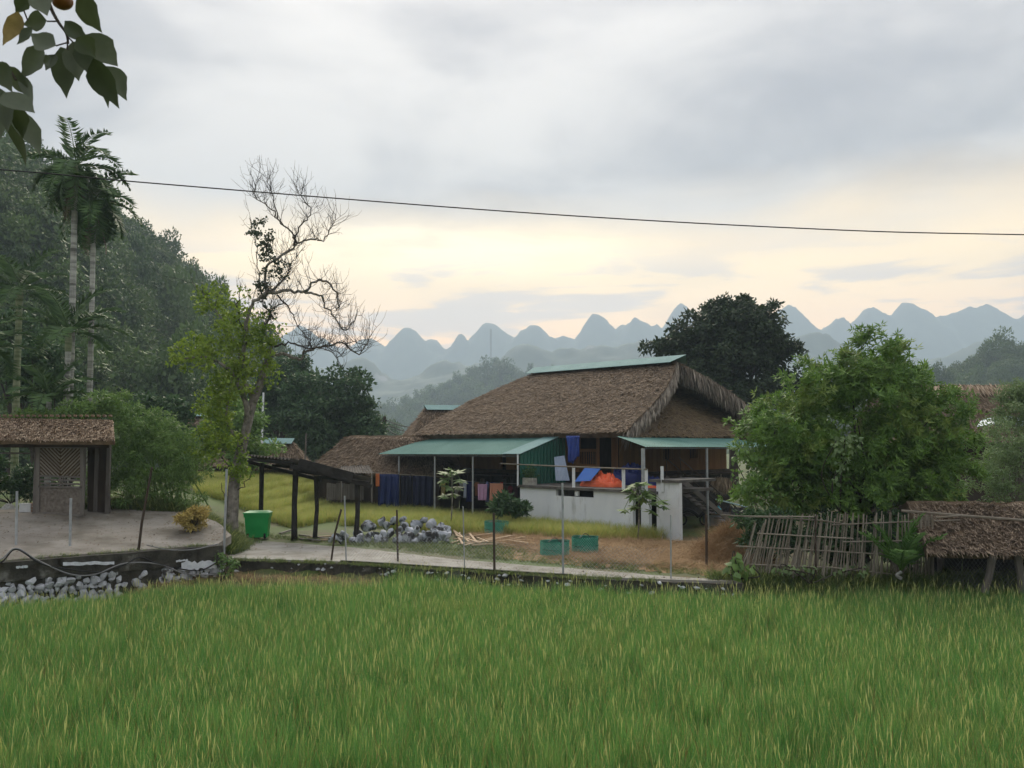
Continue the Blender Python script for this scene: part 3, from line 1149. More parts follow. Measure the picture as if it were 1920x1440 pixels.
    for v0 in (6.4, 9.0):
        mb = MB()
        mb.beam(U(2.15, v0 - .05, 3.9), U(2.15, v0 + .95, 3.9), 0.09)
        wf = mb.build('window', m_plank, ho)
        mb = MB()
        mb.beam(U(2.15, v0 - .05, 2.62), U(2.15, v0 + .95, 2.62), 0.09)
        mb.build('sill', m_plank, wf)
        for k in range(6):
            mb = MB()
            mb.beam(U(2.15, v0 + .05 + k * .16, 2.64), U(2.15, v0 + .05 + k * .16, 3.88), 0.04)
            mb.build('bar', m_plank, wf)
    for p, r in (((15.0, 2.3), (15.0, 13.0)), ((15.0, 13.0), (2.2, 13.0))):
        mb = MB()
        d = U(*r, 0) - U(*p, 0)
        mb.prism([U(*p, 1.97), U(*r, 1.97), U(*r, 4.5), U(*p, 4.5)], unit(np.cross(d, (0, 0, 1))) * .05)
        mb.build('rear_wall', m_darkwood, ho)
    mb = MB()
    mb.prism([U(7.0, 2.3, 1.98), U(7.0, 12.9, 1.98), U(7.0, 12.9, 4.6), U(7.0, 2.3, 4.6)], U(.05, 0, 0) - U(0, 0, 0))
    mb.build('partition', m_darkwood, ho)
    # ---- terrace on a white basement
    ZS = 1.43
    vf = -2.75
    ul = u_at(975, vf)
    u1185, u1200, u1215, u1229, u1272 = (u_at(p, vf) for p in (1185, 1200, 1215, 1229, 1272))
    h0, h1 = u_at(1112, vf), u_at(1042, vf)
    def wallbox(a, b, z0, z1, v0=vf, dv=0.2, name='basement_wall'):
        mb = MB()
        mb.prism([U(a, v0, z0), U(b, v0, z0), U(b, v0, z1), U(a, v0, z1)], U(0, dv, 0) - U(0, 0, 0))
        return mb.build(name, m_white, ho)
    wallbox(u1185, ul, HG - .1, 0.98)
    wallbox(u1185, h0, 0.98, 1.30)
    wallbox(h1, ul, 0.98, 1.30)
    wallbox(u1215, u1200, HG - .1, 1.30)
    wallbox(u1272, u1229, HG - .1, 1.84)
    mb = MB()
    mb.prism([U(ul - .2, vf + .21, HG - .1), U(ul, vf + .21, HG - .1), U(ul, 2, HG - .1), U(ul - .2, 2, HG - .1)], (0, 0, 1.96))
    mb.build('basement_wall', m_white, ho)
    mb = MB()
    mb.prism([U(u1229 - .1, vf - .12, 1.30), U(ul + .1, vf - .12, 1.30), U(ul + .1, 1.79, 1.30), U(u1229 - .1, 1.79, 1.30)], (0, 0, ZS - 1.30))
    mb.build('terrace_slab', m_slab, ho)
    mb = MB()
    mb.prism([U(u1272 - .02, vf - .12, 1.84), U(u1229 + .3, vf - .12, 1.84), U(u1229 + .3, 0.2, 1.84), U(u1272 - .02, 0.2, 1.84)], (0, 0, 0.12))
    mb.build('stair_landing', m_slab, ho)
    mb = MB()                               # lamp box in the vent
    mb.box(U(u_at(1080, vf), vf + 0.05, 1.14), (0.22, 0.1, 0.24), -math.pi / 4)
    mb.build('vent_block', m_white, ho)
    # railing
    mb = MB()
    mb.tube(curve_pts([U(u_at(938, -2.9), -2.9, 2.50), U(2, -2.9, 2.44), U(u_at(1212, -2.9), -2.9, 2.40)], 6), 0.035, 6)
    mb.build('rail', m_bamboo, ho)
    for px, top in ((1075, 2.42), (1168, 2.40), (1210, 2.42), (1240, 2.55)):
        mb = MB()
        mb.beam(U(u_at(px, -2.8), -2.8, ZS), U(u_at(px, -2.8), -2.8, top), 0.14 if px != 1240 else 0.12)
        mb.build('railing_post', m_white, ho)
    # dark green side wall and awning over the left undercroft
    n0, n1 = U(ul - .02, vf - .06, 0), U(ul - .02, 0.75, 0)
    V, F = corrugated(n0 + (0, 0, ZS), n1 + (0, 0, ZS), n1 + (0, 0, 4.02), n0 + (0, 0, 3.0), 14, 0.025)
    mk('side_wall', V, F, m_green, ho)
    u2 = 16.9
    V, F = corrugated(U(ul - .12, -2.85, 3.0), U(u2, -2.85, 2.9), U(u2 - 1.0, 0.75, 3.98), U(ul - .12, .75, 4.06), 70, 0.012)
    mk('awning', V, F, m_teal, ho)
    V, F = corrugated(U(ul - .16, -2.88, 3.03), U(ul + 1.2, -2.88, 3.02), U(ul + .9, .7, 4.085), U(ul - .16, .7, 4.09), 8, 0.012)
    mk('awning_sheet', V, F, m_teal_light, ho)
    mb = MB()
    mb.beam(U(ul, -2.7, 2.90), U(u2 - .2, -2.7, 2.80), 0.06)
    mb.build('awning_beam', m_pipe_dark, ho)
    for px in (749, 816, 887):
        mb = MB()
        u = u_at(px, -2.65)
        mb.tube([U(u, -2.65, HG - .1), U(u, -2.65, 2.82)], 0.055, 8)
        mb.build('awning_post', m_pipe, ho)
        mb = MB()
        mb.beam(U(u, -2.65, 2.80), U(u, .7, 3.88), 0.05)
        mb.build('rafter', m_pipe_dark, ho)
    mb = MB()
    mb.tube([U(ul + .06, -2.85, ZS - .05), U(ul + .06, -2.85, 3.0)], 0.05, 8)
    mb.build('downpipe', m_white, ho)
    # canopy along the right end
    V, F = corrugated(U(-3.3, 10, 3.34), U(-3.3, -2.9, 3.42), U(.2, -.5, 3.92), U(.2, 10, 3.9), 64, 0.012)
    mk('canopy', V, F, m_teal, ho)
    mb = MB()
    mb.beam(U(-3.2, -2.7, 3.36), U(-3.2, 10, 3.28), 0.06)
    mb.build('canopy_beam', m_pipe_dark, ho)
    for px, z0 in ((1205, 1.4), (1324, HG - .1)):
        mb = MB()
        v = v_at(px, -3.2)
        mb.tube([U(-3.2, v, z0), U(-3.2, v, 3.34)], 0.06 if px > 1300 else 0.09, 8)
        mb.build('canopy_post', m_pipe, ho)
    # stairs
    s0, s1 = W(1248, 893, 42.6), W(1352, 978, 44.6)
    s0[2], s1[2] = 1.86, -0.6
    off = unit(np.cross(s1 - s0, (0, 0, 1)))
    for k in (0, 1):
        mb = MB()
        mb.beam(s0 + off * k * 1.0, s1 + off * k * 1.0, 0.06, 0.26)
        mb.build('stringer', m_greywood, ho)
        mb = MB()
        mb.tube([s0 + off * k + (0, 0, 1.0), s1 + off * k + (0, 0, 0.95)], 0.035, 6)
        mb.build('handrail', m_darkwood, ho)
        for f in (0.02, .22, .44, .66, .9):
            mb = MB()
            p = s0 + (s1 - s0) * f + off * k
            mb.tube([p, p + (0, 0, .98)], 0.022, 6)
            mb.build('baluster', m_darkwood, ho)
    for f in np.linspace(0.06, 0.94, 11):
        mb = MB()
        p = s0 + (s1 - s0) * f
        mb.beam(p, p + off, 0.26, 0.04)
        mb.build('step', m_greywood, ho)
    mb = MB()
    mb.prism([U(1.55, 1.7, 1.70), U(1.55, 13.2, 1.70), U(1.55, 13.2, 2.0), U(1.55, 1.7, 2.0)], U(-.08, 0, 0) - U(0, 0, 0))
    mb.build('floor_beam', m_darkwood, ho)
    mb = MB()
    mb.prism([U(-.6, 2.0, 1.80), U(1.5, 2.0, 1.80), U(1.5, 10, 1.80), U(-.6, 10, 1.80)], (0, 0, 0.08))
    mb.build('end_gallery', m_darkwood, ho)
    return ho
build_house()

# ---------------------------------------------------------------- things on the terrace
def heap(name, label, cat, c, rx, ry, rz, mat, seed, group=None, ang=0.0, ridge=0.55):
    n, m = 22, 34
    th = np.linspace(0, 1, n)[:, None]
    ph = np.linspace(0, 2 * math.pi, m, endpoint=False)[None, :]
    X, Y = np.cos(ph) * np.sin(th * math.pi / 2), np.sin(ph) * np.sin(th * math.pi / 2)
    r = 1 + 0.5 * (fbm(X * 1.6 + seed, Y * 1.6, seed=seed) - 0.5)
    crease = np.abs(fbm(X * 4.5 + seed * 3, Y * 4.5, octaves=4, seed=seed + 1) - 0.5) * 2
    Z = np.cos(th * math.pi / 2) ** 0.8 * (0.65 + ridge * crease) * (0.7 + 0.6 * fbm(X + seed, Y * 1.2, seed=seed + 3))
    ca, sa = math.cos(ang), math.sin(ang)
    x, y = X * r * rx, Y * r * ry
    V = np.stack((c[0] + ca * x - sa * y, c[1] + sa * x + ca * y, c[2] + Z * rz + 0.004 + 0 * x), -1).reshape(-1, 3)
    F = []
    for i in range(n - 1):
        for j in range(m):
            k = (j + 1) % m
            F.append((i * m + j, i * m + k, (i + 1) * m + k, (i + 1) * m + j))
    return mk(name, V, F, mat, label=label, cat=cat, group=group, loc=c)


TZ = 1.43
def on_terrace(px, py):
    return at_z(px, py, TZ)
q = -math.pi / 4
heap('tarpaulin', 'bright orange tarpaulin heaped on the terrace behind the rail', 'tarpaulin', on_terrace(1128, 912), 1.25, 0.75, 0.5, m_orange, 3, ang=q, ridge=1.1)
heap('tarpaulin', 'large dark blue tarpaulin piled high beside the orange one', 'tarpaulin', on_terrace(1186, 909) + (0, .5, 0), 1.05, 0.8, 1.05, m_navy, 5, ang=q, ridge=0.8)
heap('tarpaulin', 'small dark blue tarpaulin bundle at the right end of the rail', 'tarpaulin', on_terrace(1226, 912) + (-.1, .0, 0), 0.5, 0.6, 0.62, m_navy, 8, ang=q)
heap('tarpaulin', 'flat scrap of orange tarpaulin under the small blue bundle', 'tarpaulin', on_terrace(1222, 915), 0.36, 0.2, 0.15, m_orange, 9, ang=q)

def leaning_sheet(name, label, px0, px1, pb, pt, shear, Y0, Y1, mat, waves=9):
    """quad by picture corners: bottom-left, bottom-right, top-right, top-left"""
    c0, c1 = W(px0, pb, Y0), W(px1, pb, Y0)
    r0, r1 = W(px0 + shear[0], pt, Y1), W(px1 + shear[1], pt - 3, Y1)
    V, F = corrugated(c0, c1, r1, r0, waves, 0.02, 0.008)
    return mk(name, V, F, mat, label=label, cat='roof sheet')
leaning_sheet('roofing_sheet', 'pale grey-blue corrugated sheet leaning on the dark green wall', 1042, 1068, 901, 857, (-3, -10), 43.2, 43.9, m_greysheet)
def blue_board():
    c0, c1, r1, r0 = W(1078, 903, 42.6), W(1108, 901, 41.9), W(1128, 877, 42.6), W(1098, 876, 43.3)
    V, F = corrugated(c0, c1, r1, r0, 8, 0.02, 0.01)
    mk('roofing_sheet', V, F, m_bluesheet, label='bright blue corrugated sheet tilted behind the orange tarpaulin', cat='roof sheet')
blue_board()

def hanging(name, label, cat, c, right, w, h, mat, wave=0.03, waves=3, taper=0.0, group=None, n=12, m=26, thick=0.012, ragged=0.0, parent=None, shirt=False):
    """cloth hung from a horizontal edge; c is the middle of the top edge"""
    right = unit(right)
    nrm = unit(np.cross(right, (0, 0, 1)))
    t = np.linspace(0, 1, n)[:, None]
    s = np.linspace(-.5, .5, m)[None, :]
    wd = w * (1 - taper * t) + 0 * s
    if shirt:
        wd = w * np.interp(t, [0, .12, .3, .36, 1], [0.45, 0.9, 1.0, 0.62, 0.66]) + 0 * s
    off = wave * (np.sin(s * waves * 6.28 + 1.3 * t) + .6 * np.sin(s * waves * 14.1 + 2 * t + h * 5)) * (0.35 + t)
    zz = -h * t * (1 + ragged * (fbm(s * 6 + h * 7, 0 * s + w * 3, seed=4) - 0.5)) + 0 * s
    T = np.array(c) + (s * wd)[..., None] * right + off[..., None] * nrm + zz[..., None] * np.array((0, 0, 1.0))
    V, F = sheet_solid(T, T + nrm * thick)
    return mk(name, V, F, mat, parent, label=label, cat=cat, group=group, smooth=True)

rightdir = np.array((HA[0] * -1, HA[1] * -1, 0))
hanging('tarpaulin', 'ragged blue plastic sheet hanging under the eave beside the window', 'tarpaulin', W(1074, 817, 44.3), rightdir, 0.95, 1.25, m_bluetarp, 0.08, 3, taper=0.35, ragged=0.8)
# stack of red chairs on the gallery
def chair_stack():
    p = at_z(1222, 900, 1.45)
    o = thing('chair_stack', 'stack of faded red plastic chairs beside the post at the stair head', 'chair', p)
    for k in range(5):
        mb = MB()
        z = 0.42 + k * 0.13
        c = p + (0, 0.02 * k, z)
        mb.box(c, (0.44, 0.44, 0.03), 0.4)
        bk = np.array([(-.2, .2, .02), (.2, .2, .02), (.16, .27, .48), (-.16, .27, .48)])
        cs, sn = math.cos(.4), math.sin(.4)
        bk = bk @ np.array(((cs, sn, 0), (-sn, cs, 0), (0, 0, 1))) + c
        mb.prism(bk, (0.0, 0.03, 0))
        mb.build('seat', m_red, o)
    for sx in (-1, 1):
        for sy in (-1, 1):
            mb = MB()
            mb.tube([p + (sx * .22, sy * .2, 0), p + (sx * .18, sy * .17, .44)], 0.022, 6)
            mb.build('leg', m_red, o)
chair_stack()
# planter with a small plant in front of the green wall
def planter():
    p = U(u_at(993, -2.55), -2.55, TZ)
    o = thing('planter', 'weathered stone planter with a leafy plant before the dark green wall', 'planter', p)
    mb = MB()
    for k, (dx, s) in enumerate(((0, 1),)):
        P0 = [(-.36, -.16, 0), (.36, -.16, 0), (.36, .16, 0), (-.36, .16, 0)]
        cs, sn = math.cos(q), math.sin(q)
        P0 = np.array(P0) @ np.array(((cs, sn, 0), (-sn, cs, 0), (0, 0, 1))) + p
        mb.prism(P0, (0, 0, .36))
    mb.build('box', M('planter_stone', (0.26, 0.25, 0.22), (0.46, 0.45, 0.41), scale=6, bump=.6), o)
    n = 260
    P = p + np.stack((RNG.normal(0, .17, n), RNG.normal(0, .17, n), .4 + np.abs(RNG.normal(0, .26, n))), 1)
    D = rand_dirs(n, .3)
    V, F = rhombi(P, D, rand_dirs(n), RNG.uniform(.1, .2, n), .07)
    mk('foliage', V, F, leafmat('planter_leaves', (.03, .08, .02), (.09, .17, .05)), o)
planter()
# ---------------------------------------------------------------- washing under the awning
def washing():
    v = -1.0
    def line_pt(px, z):
        return U(u_at(px, v), v, z)
    mb = MB()
    mb.tube([line_pt(812, 1.42), line_pt(900, 1.34), line_pt(972, 1.36)], 0.012, 5)
    mb.build('clothesline', m_greyhose, label='thin washing line strung under the teal awning', cat='clothesline')
    items = [
        (832, 1.36, .34, .95, (.50, .40, .16), 'faded yellow cloth at the left end of the washing line', 'cloth', False),
        (857, .95, .40, .62, (.22, .22, .20), 'small grey shirt hanging low behind the papaya sapling', 'shirt', True),
        (866, 1.36, .34, .60, (.30, .31, .30), 'pale grey vest left of the white and navy shirt', 'vest', True),
        (874, 1.34, .50, .95, (.50, .55, .66), 'white and navy shirt hanging left of the awning post', 'shirt', True),
        (881, 1.34, .42, 1.15, (.012, .018, .10), 'long navy trousers beside the awning post', 'trousers', False),
        (895, 1.34, .42, .80, (.25, .10, .045), 'brown and red shirt just right of the awning post', 'shirt', True),
        (914, 1.40, .40, 1.15, (.22, .25, .50), 'pale blue shirt behind the pink towel', 'shirt', True),
        (924, 1.40, .46, .85, (.012, .014, .085), 'dark navy jacket between the two towels', 'jacket', True),
        (941, 1.40, .30, .35, (.35, .015, .02), 'small red cloth above the peach towel', 'cloth', False),
        (949, 1.20, .36, .65, (.05, .045, .05), 'black patterned blouse right of the peach towel', 'blouse', True),
        (957, 1.22, .38, .80, (.11, .015, .03), 'dark maroon shirt near the white downpipe', 'shirt', True),
        (967, 1.20, .45, 1.05, (.028, .014, .022), 'dark brown skirt at the right end of the washing line', 'skirt', False)]
    for px, z, w, h, c, lab, cat, sh in items:
        m = M('cloth', tuple(x * .8 for x in c), c, scale=4, rough=.9)
        hanging(cat, lab, cat, line_pt(px, z), rightdir + RNG.normal(size=3) * (.25, .25, 0), w, h, m, 0.03, 2, group=None, shirt=sh)
    hanging('towel', 'lilac pink towel hanging from the washing line', 'towel', U(u_at(905, -1.25), -1.25, 1.27), rightdir + (.25, .35, 0), .58, .92, M('lilac_towel', (.62, .36, .58), (.70, .43, .65), scale=6, rough=.9), .025, 2, taper=.1)
    hanging('towel', 'large peach towel hanging from the washing line', 'towel', U(u_at(931, -1.25), -1.25, 1.34), rightdir + (.25, .35, 0), .80, 1.15, M('peach_towel', (.66, .29, .20), (.74, .35, .25), scale=6, rough=.9), .03, 2)
washing()
def shelf_under_house():
    p = U(u_at(870, 1.2), 1.2, 0)
    o = thing('storage_rack', 'dark timber rack with odds and ends behind the washing', 'rack', p + (0, 0, HG))
    for z in (.2, 1.0, 1.62):
        mb = MB()
        mb.beam(U(u_at(835, 1.6), 1.6, z), U(u_at(960, 1.6), 1.6, z), .5, .05)
        mb.build('shelf', m_darkwood, o)
    for px in (838, 880, 920, 958):
        mb = MB()
        mb.beam(U(u_at(px, 1.6), 1.6, HG), U(u_at(px, 1.6), 1.6, 1.7), .08)
        mb.build('upright', m_darkwood, o)
    for k, (px, z, c) in enumerate(((872, 1.67, (.25, .26, .27)), (879, 1.67, (.2, .2, .2)), (890, 1.05, (.05, .05, .06)), (905, 1.05, (.1, .08, .06)), (930, .25, (.06, .06, .07)), (945, 1.05, (.05, .06, .05)))):
        mb = MB()
        b = U(u_at(px, 1.6), 1.6, z + .02)
        mb.tube([b, b + (0, 0, .3), b + (0, 0, .34)], [.12, .14, .08], 10)
        mb.build('jar', M('jar', c, rough=.5), o)
shelf_under_house()

# ---------------------------------------------------------------- clutter under the stairs
def clutter():
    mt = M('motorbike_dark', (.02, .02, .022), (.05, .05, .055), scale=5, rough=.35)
    o = thing('motorbike', 'dark motorbike parked in the shade under the stairs', 'motorbike', G(1300, 985))
    c = G(1300, 985)
    for sx in (-.62, .62):
        mb = MB()
        a = np.linspace(0, 2 * math.pi, 20)
        mb.tube(np.stack((c[0] + sx + .27 * np.cos(a), c[1] + 0 * a, c[2] + .29 + .27 * np.sin(a)), 1), .045, 6, cap=False)
        mb.build('tyre', m_rubber, o)
    mb = MB()
    mb.tube(curve_pts([c + (-.7, 0, .62), c + (-.3, 0, .78), c + (.1, 0, .62), c + (.3, 0, .45), c + (.55, 0, .75)], 5), [.06] + [.13] * 6 + [.10] * 8 + [.05] * 6, 8)
    mb.build('body', mt, o)
    mb = MB()
    mb.tube([c + (.62, 0, .30), c + (.46, 0, 1.0)], .03, 6)
    mb.build('fork', m_pipe, o)
    mb = MB()
    mb.tube([c + (.40, -.32, 1.05), c + (.46, 0, 1.0), c + (.40, .32, 1.05)], .02, 6)
    mb.build('handlebar', m_pipe, o)
    # turquoise bottle hanging from a pole, pale pipe rack
    p = W(1347, 958, 44.0)
    o = thing('bottle', 'turquoise plastic bottle hanging beside the foot of the stairs', 'bottle', p - (0, 0, .16))
    mb = MB()
    mb.tube([p + (0, 0, -.16), p + (0, 0, .10), p + (0, 0, .2), p + (0, 0, .26)], [.15, .15, .06, .05], 12)
    mb.build('body', M('turquoise_plastic', (.05, .33, .42), (.08, .42, .50), scale=4, rough=.35), o)
    mb = MB()
    mb.tube([p + (0, 0, .26), p + (0, 0, .9)], .008, 5)
    mb.build('cord', m_greyhose, o)
    mb = MB()
    mb.tube([W(1342, 936, 43.6), W(1402, 951, 42.6)], .03, 6)
    mb.build('water_pipe', M('pale_blue_pipe', (.42, .60, .66), (.5, .68, .72)), label='pale blue plastic pipe sloping right of the stairs', cat='pipe')
    mb = MB()
    mb.tube([W(1334, 964, 43.4), W(1400, 968, 42.8)], .03, 6)
    mb.build('bamboo_pole', m_bamboo, label='bamboo pole lying level beside the foot of the stairs', cat='pole')
    p = at_z(1343, 985, HG)
    o = thing('water_tank', 'low grey-blue cement trough at the foot of the stairs', 'trough', p)
    mb = MB()
    for dx, dy, sx, sy in ((-.55, 0, .12, .7), (.55, 0, .12, .7), (0, -.29, .98, .12), (0, .29, .98, .12)):
        pass
    mb.box(p + (0, 0, .30), (1.2, .7, .6), .2)
    mb.build('basin', M('cement_blue', (.22, .27, .31), (.34, .38, .42), scale=3, bump=.4), o)
    mb = MB()
    mb.box(p + (0, 0, .62), (1.28, .78, .07), .2)
    mb.build('rim', m_slab, o)
    # straw bundle hung on a pole behind the stairs
    p = W(1352, 896, 46.0)
    n = 500
    P = p + RNG.normal(size=(n, 3)) * (.22, .12, .04)
    D = np.stack((RNG.normal(0, .22, n), RNG.normal(0, .2, n), -np.ones(n)), 1)
    V, F = rhombi(P, D, rand_dirs(n), RNG.uniform(.5, .95, n), .05)
    o = thing('straw_bundle', 'pale straw bundle hung on a pole behind the stairs', 'straw bundle', W(1352, 968, 46.0))
    mk('straw', V, F, m_tuft_pale, o)
    mb = MB()
    mb.tube([W(1349, 968, 46.0), p + (0, 0, .2)], .03, 6)
    mb.build('pole', m_bamboo, o)
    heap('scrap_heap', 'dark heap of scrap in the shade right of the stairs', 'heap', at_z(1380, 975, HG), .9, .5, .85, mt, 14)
clutter()

# ---------------------------------------------------------------- huts behind
hut('thatched_hut', 'low brown thatched hut with blue tarps hung under its eave', W(730, 870, 55)[:2], 9.2, 6.0, -0.18, HG, 1.75, 4.05, hip=.32, ntuft=4200)
def tarps():
    lab = ('deep blue tarp hung under the low hut eave, leftmost of three', 'dark navy tarp hung under the low hut eave, middle of three', 'dark navy tarp hung under the low hut eave, beside the awning post')
    for (p0, p1, yt, yb_), l, m in zip(((709, 748, 889, 948), (752, 772, 892, 946), (774, 812, 892, 950)), lab, (M('deep_blue_tarp', (.010, .022, .10), (.018, .036, .15), scale=2, rough=.6), M('dark_tarp', (.006, .008, .022), (.012, .014, .04), scale=2, rough=.6), M('dark_tarp', (.006, .010, .035), (.012, .018, .06), scale=2, rough=.6))):
        c = (W(p0, yt, 50.6) + W(p1, yt, 50.6)) / 2
        h = (yb_ - yt) * 50.6 / FOC
        hanging('tarpaulin', l, 'tarpaulin', c, (1, .0, 0), (p1 - p0) * 50.6 / FOC, h * RNG.uniform(.9, 1.05), m, .11, 3, ragged=.25)
    hanging('cloth', 'orange cloth strip at the left edge of the deep blue tarp', 'cloth', W(708, 888, 50.3), (1, 0, 0), .22, .75, M('orange_cloth', (.5, .15, .05)), .02, 1)
    mb = MB()
    mb.tube([W(700, 886, 50.5), W(760, 890, 50.5), W(832, 894, 50.2)], .02, 5)
    mb.build('bamboo_pole', m_bamboo, label='pale pole carrying the blue tarps under the hut eave', cat='pole')
tarps()
hut('thatched_house', 'taller thatched house behind the low hut, with a pale teal ridge sheet', W(850, 800, 66)[:2] + (1.0, 1), 11, 8.0, 0.25, HG, 3.1, 6.35, hip=.30, ntuft=3000, cap=True, cat='house')
hut('thatched_hut', 'distant dark thatched hut with a pale ridge at the foot of the hill', W(372, 790, 74)[:2], 5.6, 5.0, 0.3, -.6, 3.4, 6.1, hip=.32, ntuft=900, cap=True, tw=.09)
hut('thatched_hut', 'distant thatched hut roof just left of the white pole', W(462, 835, 66)[:2], 5.0, 4.6, -0.2, -.6, 1.9, 3.9, hip=.35, ntuft=900, tw=.09)
hut('thatched_hut', 'distant thatched hut roof just right of the white pole', W(522, 840, 62)[:2], 4.6, 4.2, 0.15, -.6, 1.9, 3.75, hip=.35, ntuft=900, cap=True, tw=.09)
hut('thatched_house', 'long thatched house behind the leafy scrub on the right', W(1900, 800, 50)[:2], 17, 7.0, 0.0, -.6, 3.7, 7.0, hip=.1, ntuft=4200, cat='house')
def ridge_straw():
    n = 1500
    t = RNG.random(n)
    P = W(1735, 724, 50) + (W(2030, 724, 50) - W(1735, 724, 50)) * t[:, None] + RNG.normal(size=(n, 3)) * (0, .18, .08)
    D = np.stack((RNG.normal(0, .25, n), -np.ones(n) * .75, -np.ones(n) * .75), 1)
    V, F = rhombi(P, D, np.tile((1., 0, 0), (n, 1)), RNG.uniform(.5, 1.1, n), .09)
    o = [x for x in bpy.data.objects if x.get('label', '').startswith('long thatched house')][0]
    r = mk('ridge_straw', V, F, m_tuft_pale, o)
    r['kind'] = 'stuff'
ridge_straw()
def plank_fence():
    o = thing('plank_fence', 'short grey plank fence behind the dark open shelter', 'fence', at_z(648, 940, -.6))
    me = None
    for k in range(16):
        p = W(614 + k * 4.4, 936, 52)
        mb = MB()
        mb.box(p + (0, 0, .45), (.12, .03, 1.0 + RNG.uniform(-.1, .1)))
        mb.build('plank', m_greywood, o)
    mb = MB()
    mb.beam(W(612, 912, 52.1), W(684, 911, 52.1), .05)
    mb.build('rail', m_greywood, o)
plank_fence()
def lean_to():
    o = thing('lean_to', 'small lean-to with grey sheet roof against the low thatched hut', 'lean-to', at_z(672, 940, -.6))
    V, F = corrugated(W(636, 887, 50), W(700, 887, 50), W(690, 871, 53), W(640, 874, 53), 12, .03)
    mk('roof', V, F, m_fibro, o)
    for px in (640, 697):
        mb = MB()
        mb.tube([W(px, 942, 50), W(px, 888, 50)], .05, 6)
        mb.build('post', m_greywood, o)
    mb = MB()
    mb.prism([W(636, 942, 52.6), W(702, 942, 52.6), W(702, 880, 52.6), W(636, 880, 52.6)], (0, .05, 0))
    mb.build('back_wall', m_darkwood, o)
lean_to()

# ---------------------------------------------------------------- poles
def poles():
    mb = MB()
    mb.tube([W(490, 842, 64), W(494, 736, 64)], [.10, .07], 8)
    mb.build('pole', m_white, label='tall thin white pole behind the half-bare tree', cat='pole')
    mb = MB()
    mb.tube([W(572, 864, 60), W(574, 813, 60)], .06, 8)
    mb.build('pole', m_greywood, label='short pale pole between the shelter roof and the dark tree', cat='pole')
    b = W(721, 815, 80)
    o = thing('utility_pole', 'dark utility pole with cross-arm above the low thatched hut', 'utility pole', (b[0], b[1], -.6))
    mb = MB()
    mb.tube([(b[0], b[1], -.6), W(721, 781, 80)], .16, 8)
    mb.build('post', m_darkwood, o)
    mb = MB()
    mb.beam(W(713, 789, 80), W(729, 789, 80), .1)
    mb.build('crossarm', m_darkwood, o)
    for k, (p, q) in enumerate((((722, 787), (790, 801)), ((722, 800), (760, 818)), ((722, 795), (800, 812)))):
        a, c = W(*p, 80), W(*q, 72)
        mb = MB()
        mb.tube(curve_pts([a, (a + c) / 2 - (0, 0, .25), c], 5), .035, 5)
        mb.build('wire', m_black, o)
    # lattice mast far away on the ridge
    b = W(920, 672, 1500)
    o = thing('radio_mast', 'slender radio mast standing on the hazy ridge', 'mast', b)
    t = W(920, 617, 1500)
    for k in range(3):
        a = k * 2.094
        off = np.array((math.cos(a), math.sin(a), 0)) * 1.2
        mb = MB()
        mb.tube([b + off - (0, 0, 8), t + off], .5, 4)
        mb.build('leg', m_pipe_dark, o)
    for k in range(14):
        mb = MB()
        z = b + (t - b) * (k / 13)
        a = [z + np.array((math.cos(j * 2.094), math.sin(j * 2.094), 0)) * 1.2 for j in (0, 1, 2, 0)]
        mb.tube(a, .22, 4)
        mb.build('brace', m_pipe_dark, o)
    # the power line across the sky
    P = curve_pts([W(-900, 250, 13), W(0, 318, 13), W(280, 343, 13.2), W(960, 397, 13.6), W(1500, 428, 14), W(1920, 440, 14.3), W(2900, 452, 15)], 10)
    mb = MB()
    mb.tube(P, .0100, 6)
    mb.build('power_line', m_black, label='black power cable sagging across the whole sky', cat='cable')
poles()

# ---------------------------------------------------------------- dark open shelter
def shelter():
    p1, p2, p3 = W(463, 857, 40.5), W(545, 865, 37.3), W(697, 903, 37.0)
    p4 = p1 + p3 - p2
    o = thing('open_shelter', 'dark open shelter on crooked posts with a corrugated fibre-cement roof', 'shelter', G(590, 1000))
    V, F = corrugated(p2, p1, p4, p3, 13, .055, .02)
    mk('roof', V + (0, 0, .09), F, m_fibro, o)
    for f in (.03, .35, .68, .97):
        a, b = p2 + (p3 - p2) * f, p1 + (p4 - p1) * f
        mb = MB()
        mb.beam(a - (0, 0, .08), b - (0, 0, .08), .1, .12)
        mb.build('purlin', m_blackwood, o)
    for a, b in ((p2, p3), (p1, p4)):
        mb = MB()
        mb.beam(a - (0, 0, .2), b - (0, 0, .2), .12, .16)
        mb.build('beam', m_blackwood, o)
    mb = MB()
    mb.beam(W(560, 868, 37.0), W(662, 895, 36.8), .05, .42)
    mb.build('fascia', m_blackwood, o)
    for px, pt, pxb, py, Y, r in ((491, 868, 489, 965, 40.2, .15), (555, 876, 552, 1000, 37.6, .17), (592, 893, 590, 1002, 37.9, .13), (670, 903, 667, 992, 37.3, .15)):
        t, b = W(px, pt, Y), W(pxb, py, Y)
        b[2] = float(H(b[0], b[1])) - .05
        m_ = (t + b) / 2 + (RNG.normal(0, .04), 0, 0)
        mb = MB()
        mb.tube([b, m_, t], [r * .85, r * .7, r * .78], 7)
        mb.build('post', m_blackwood, o)
shelter()

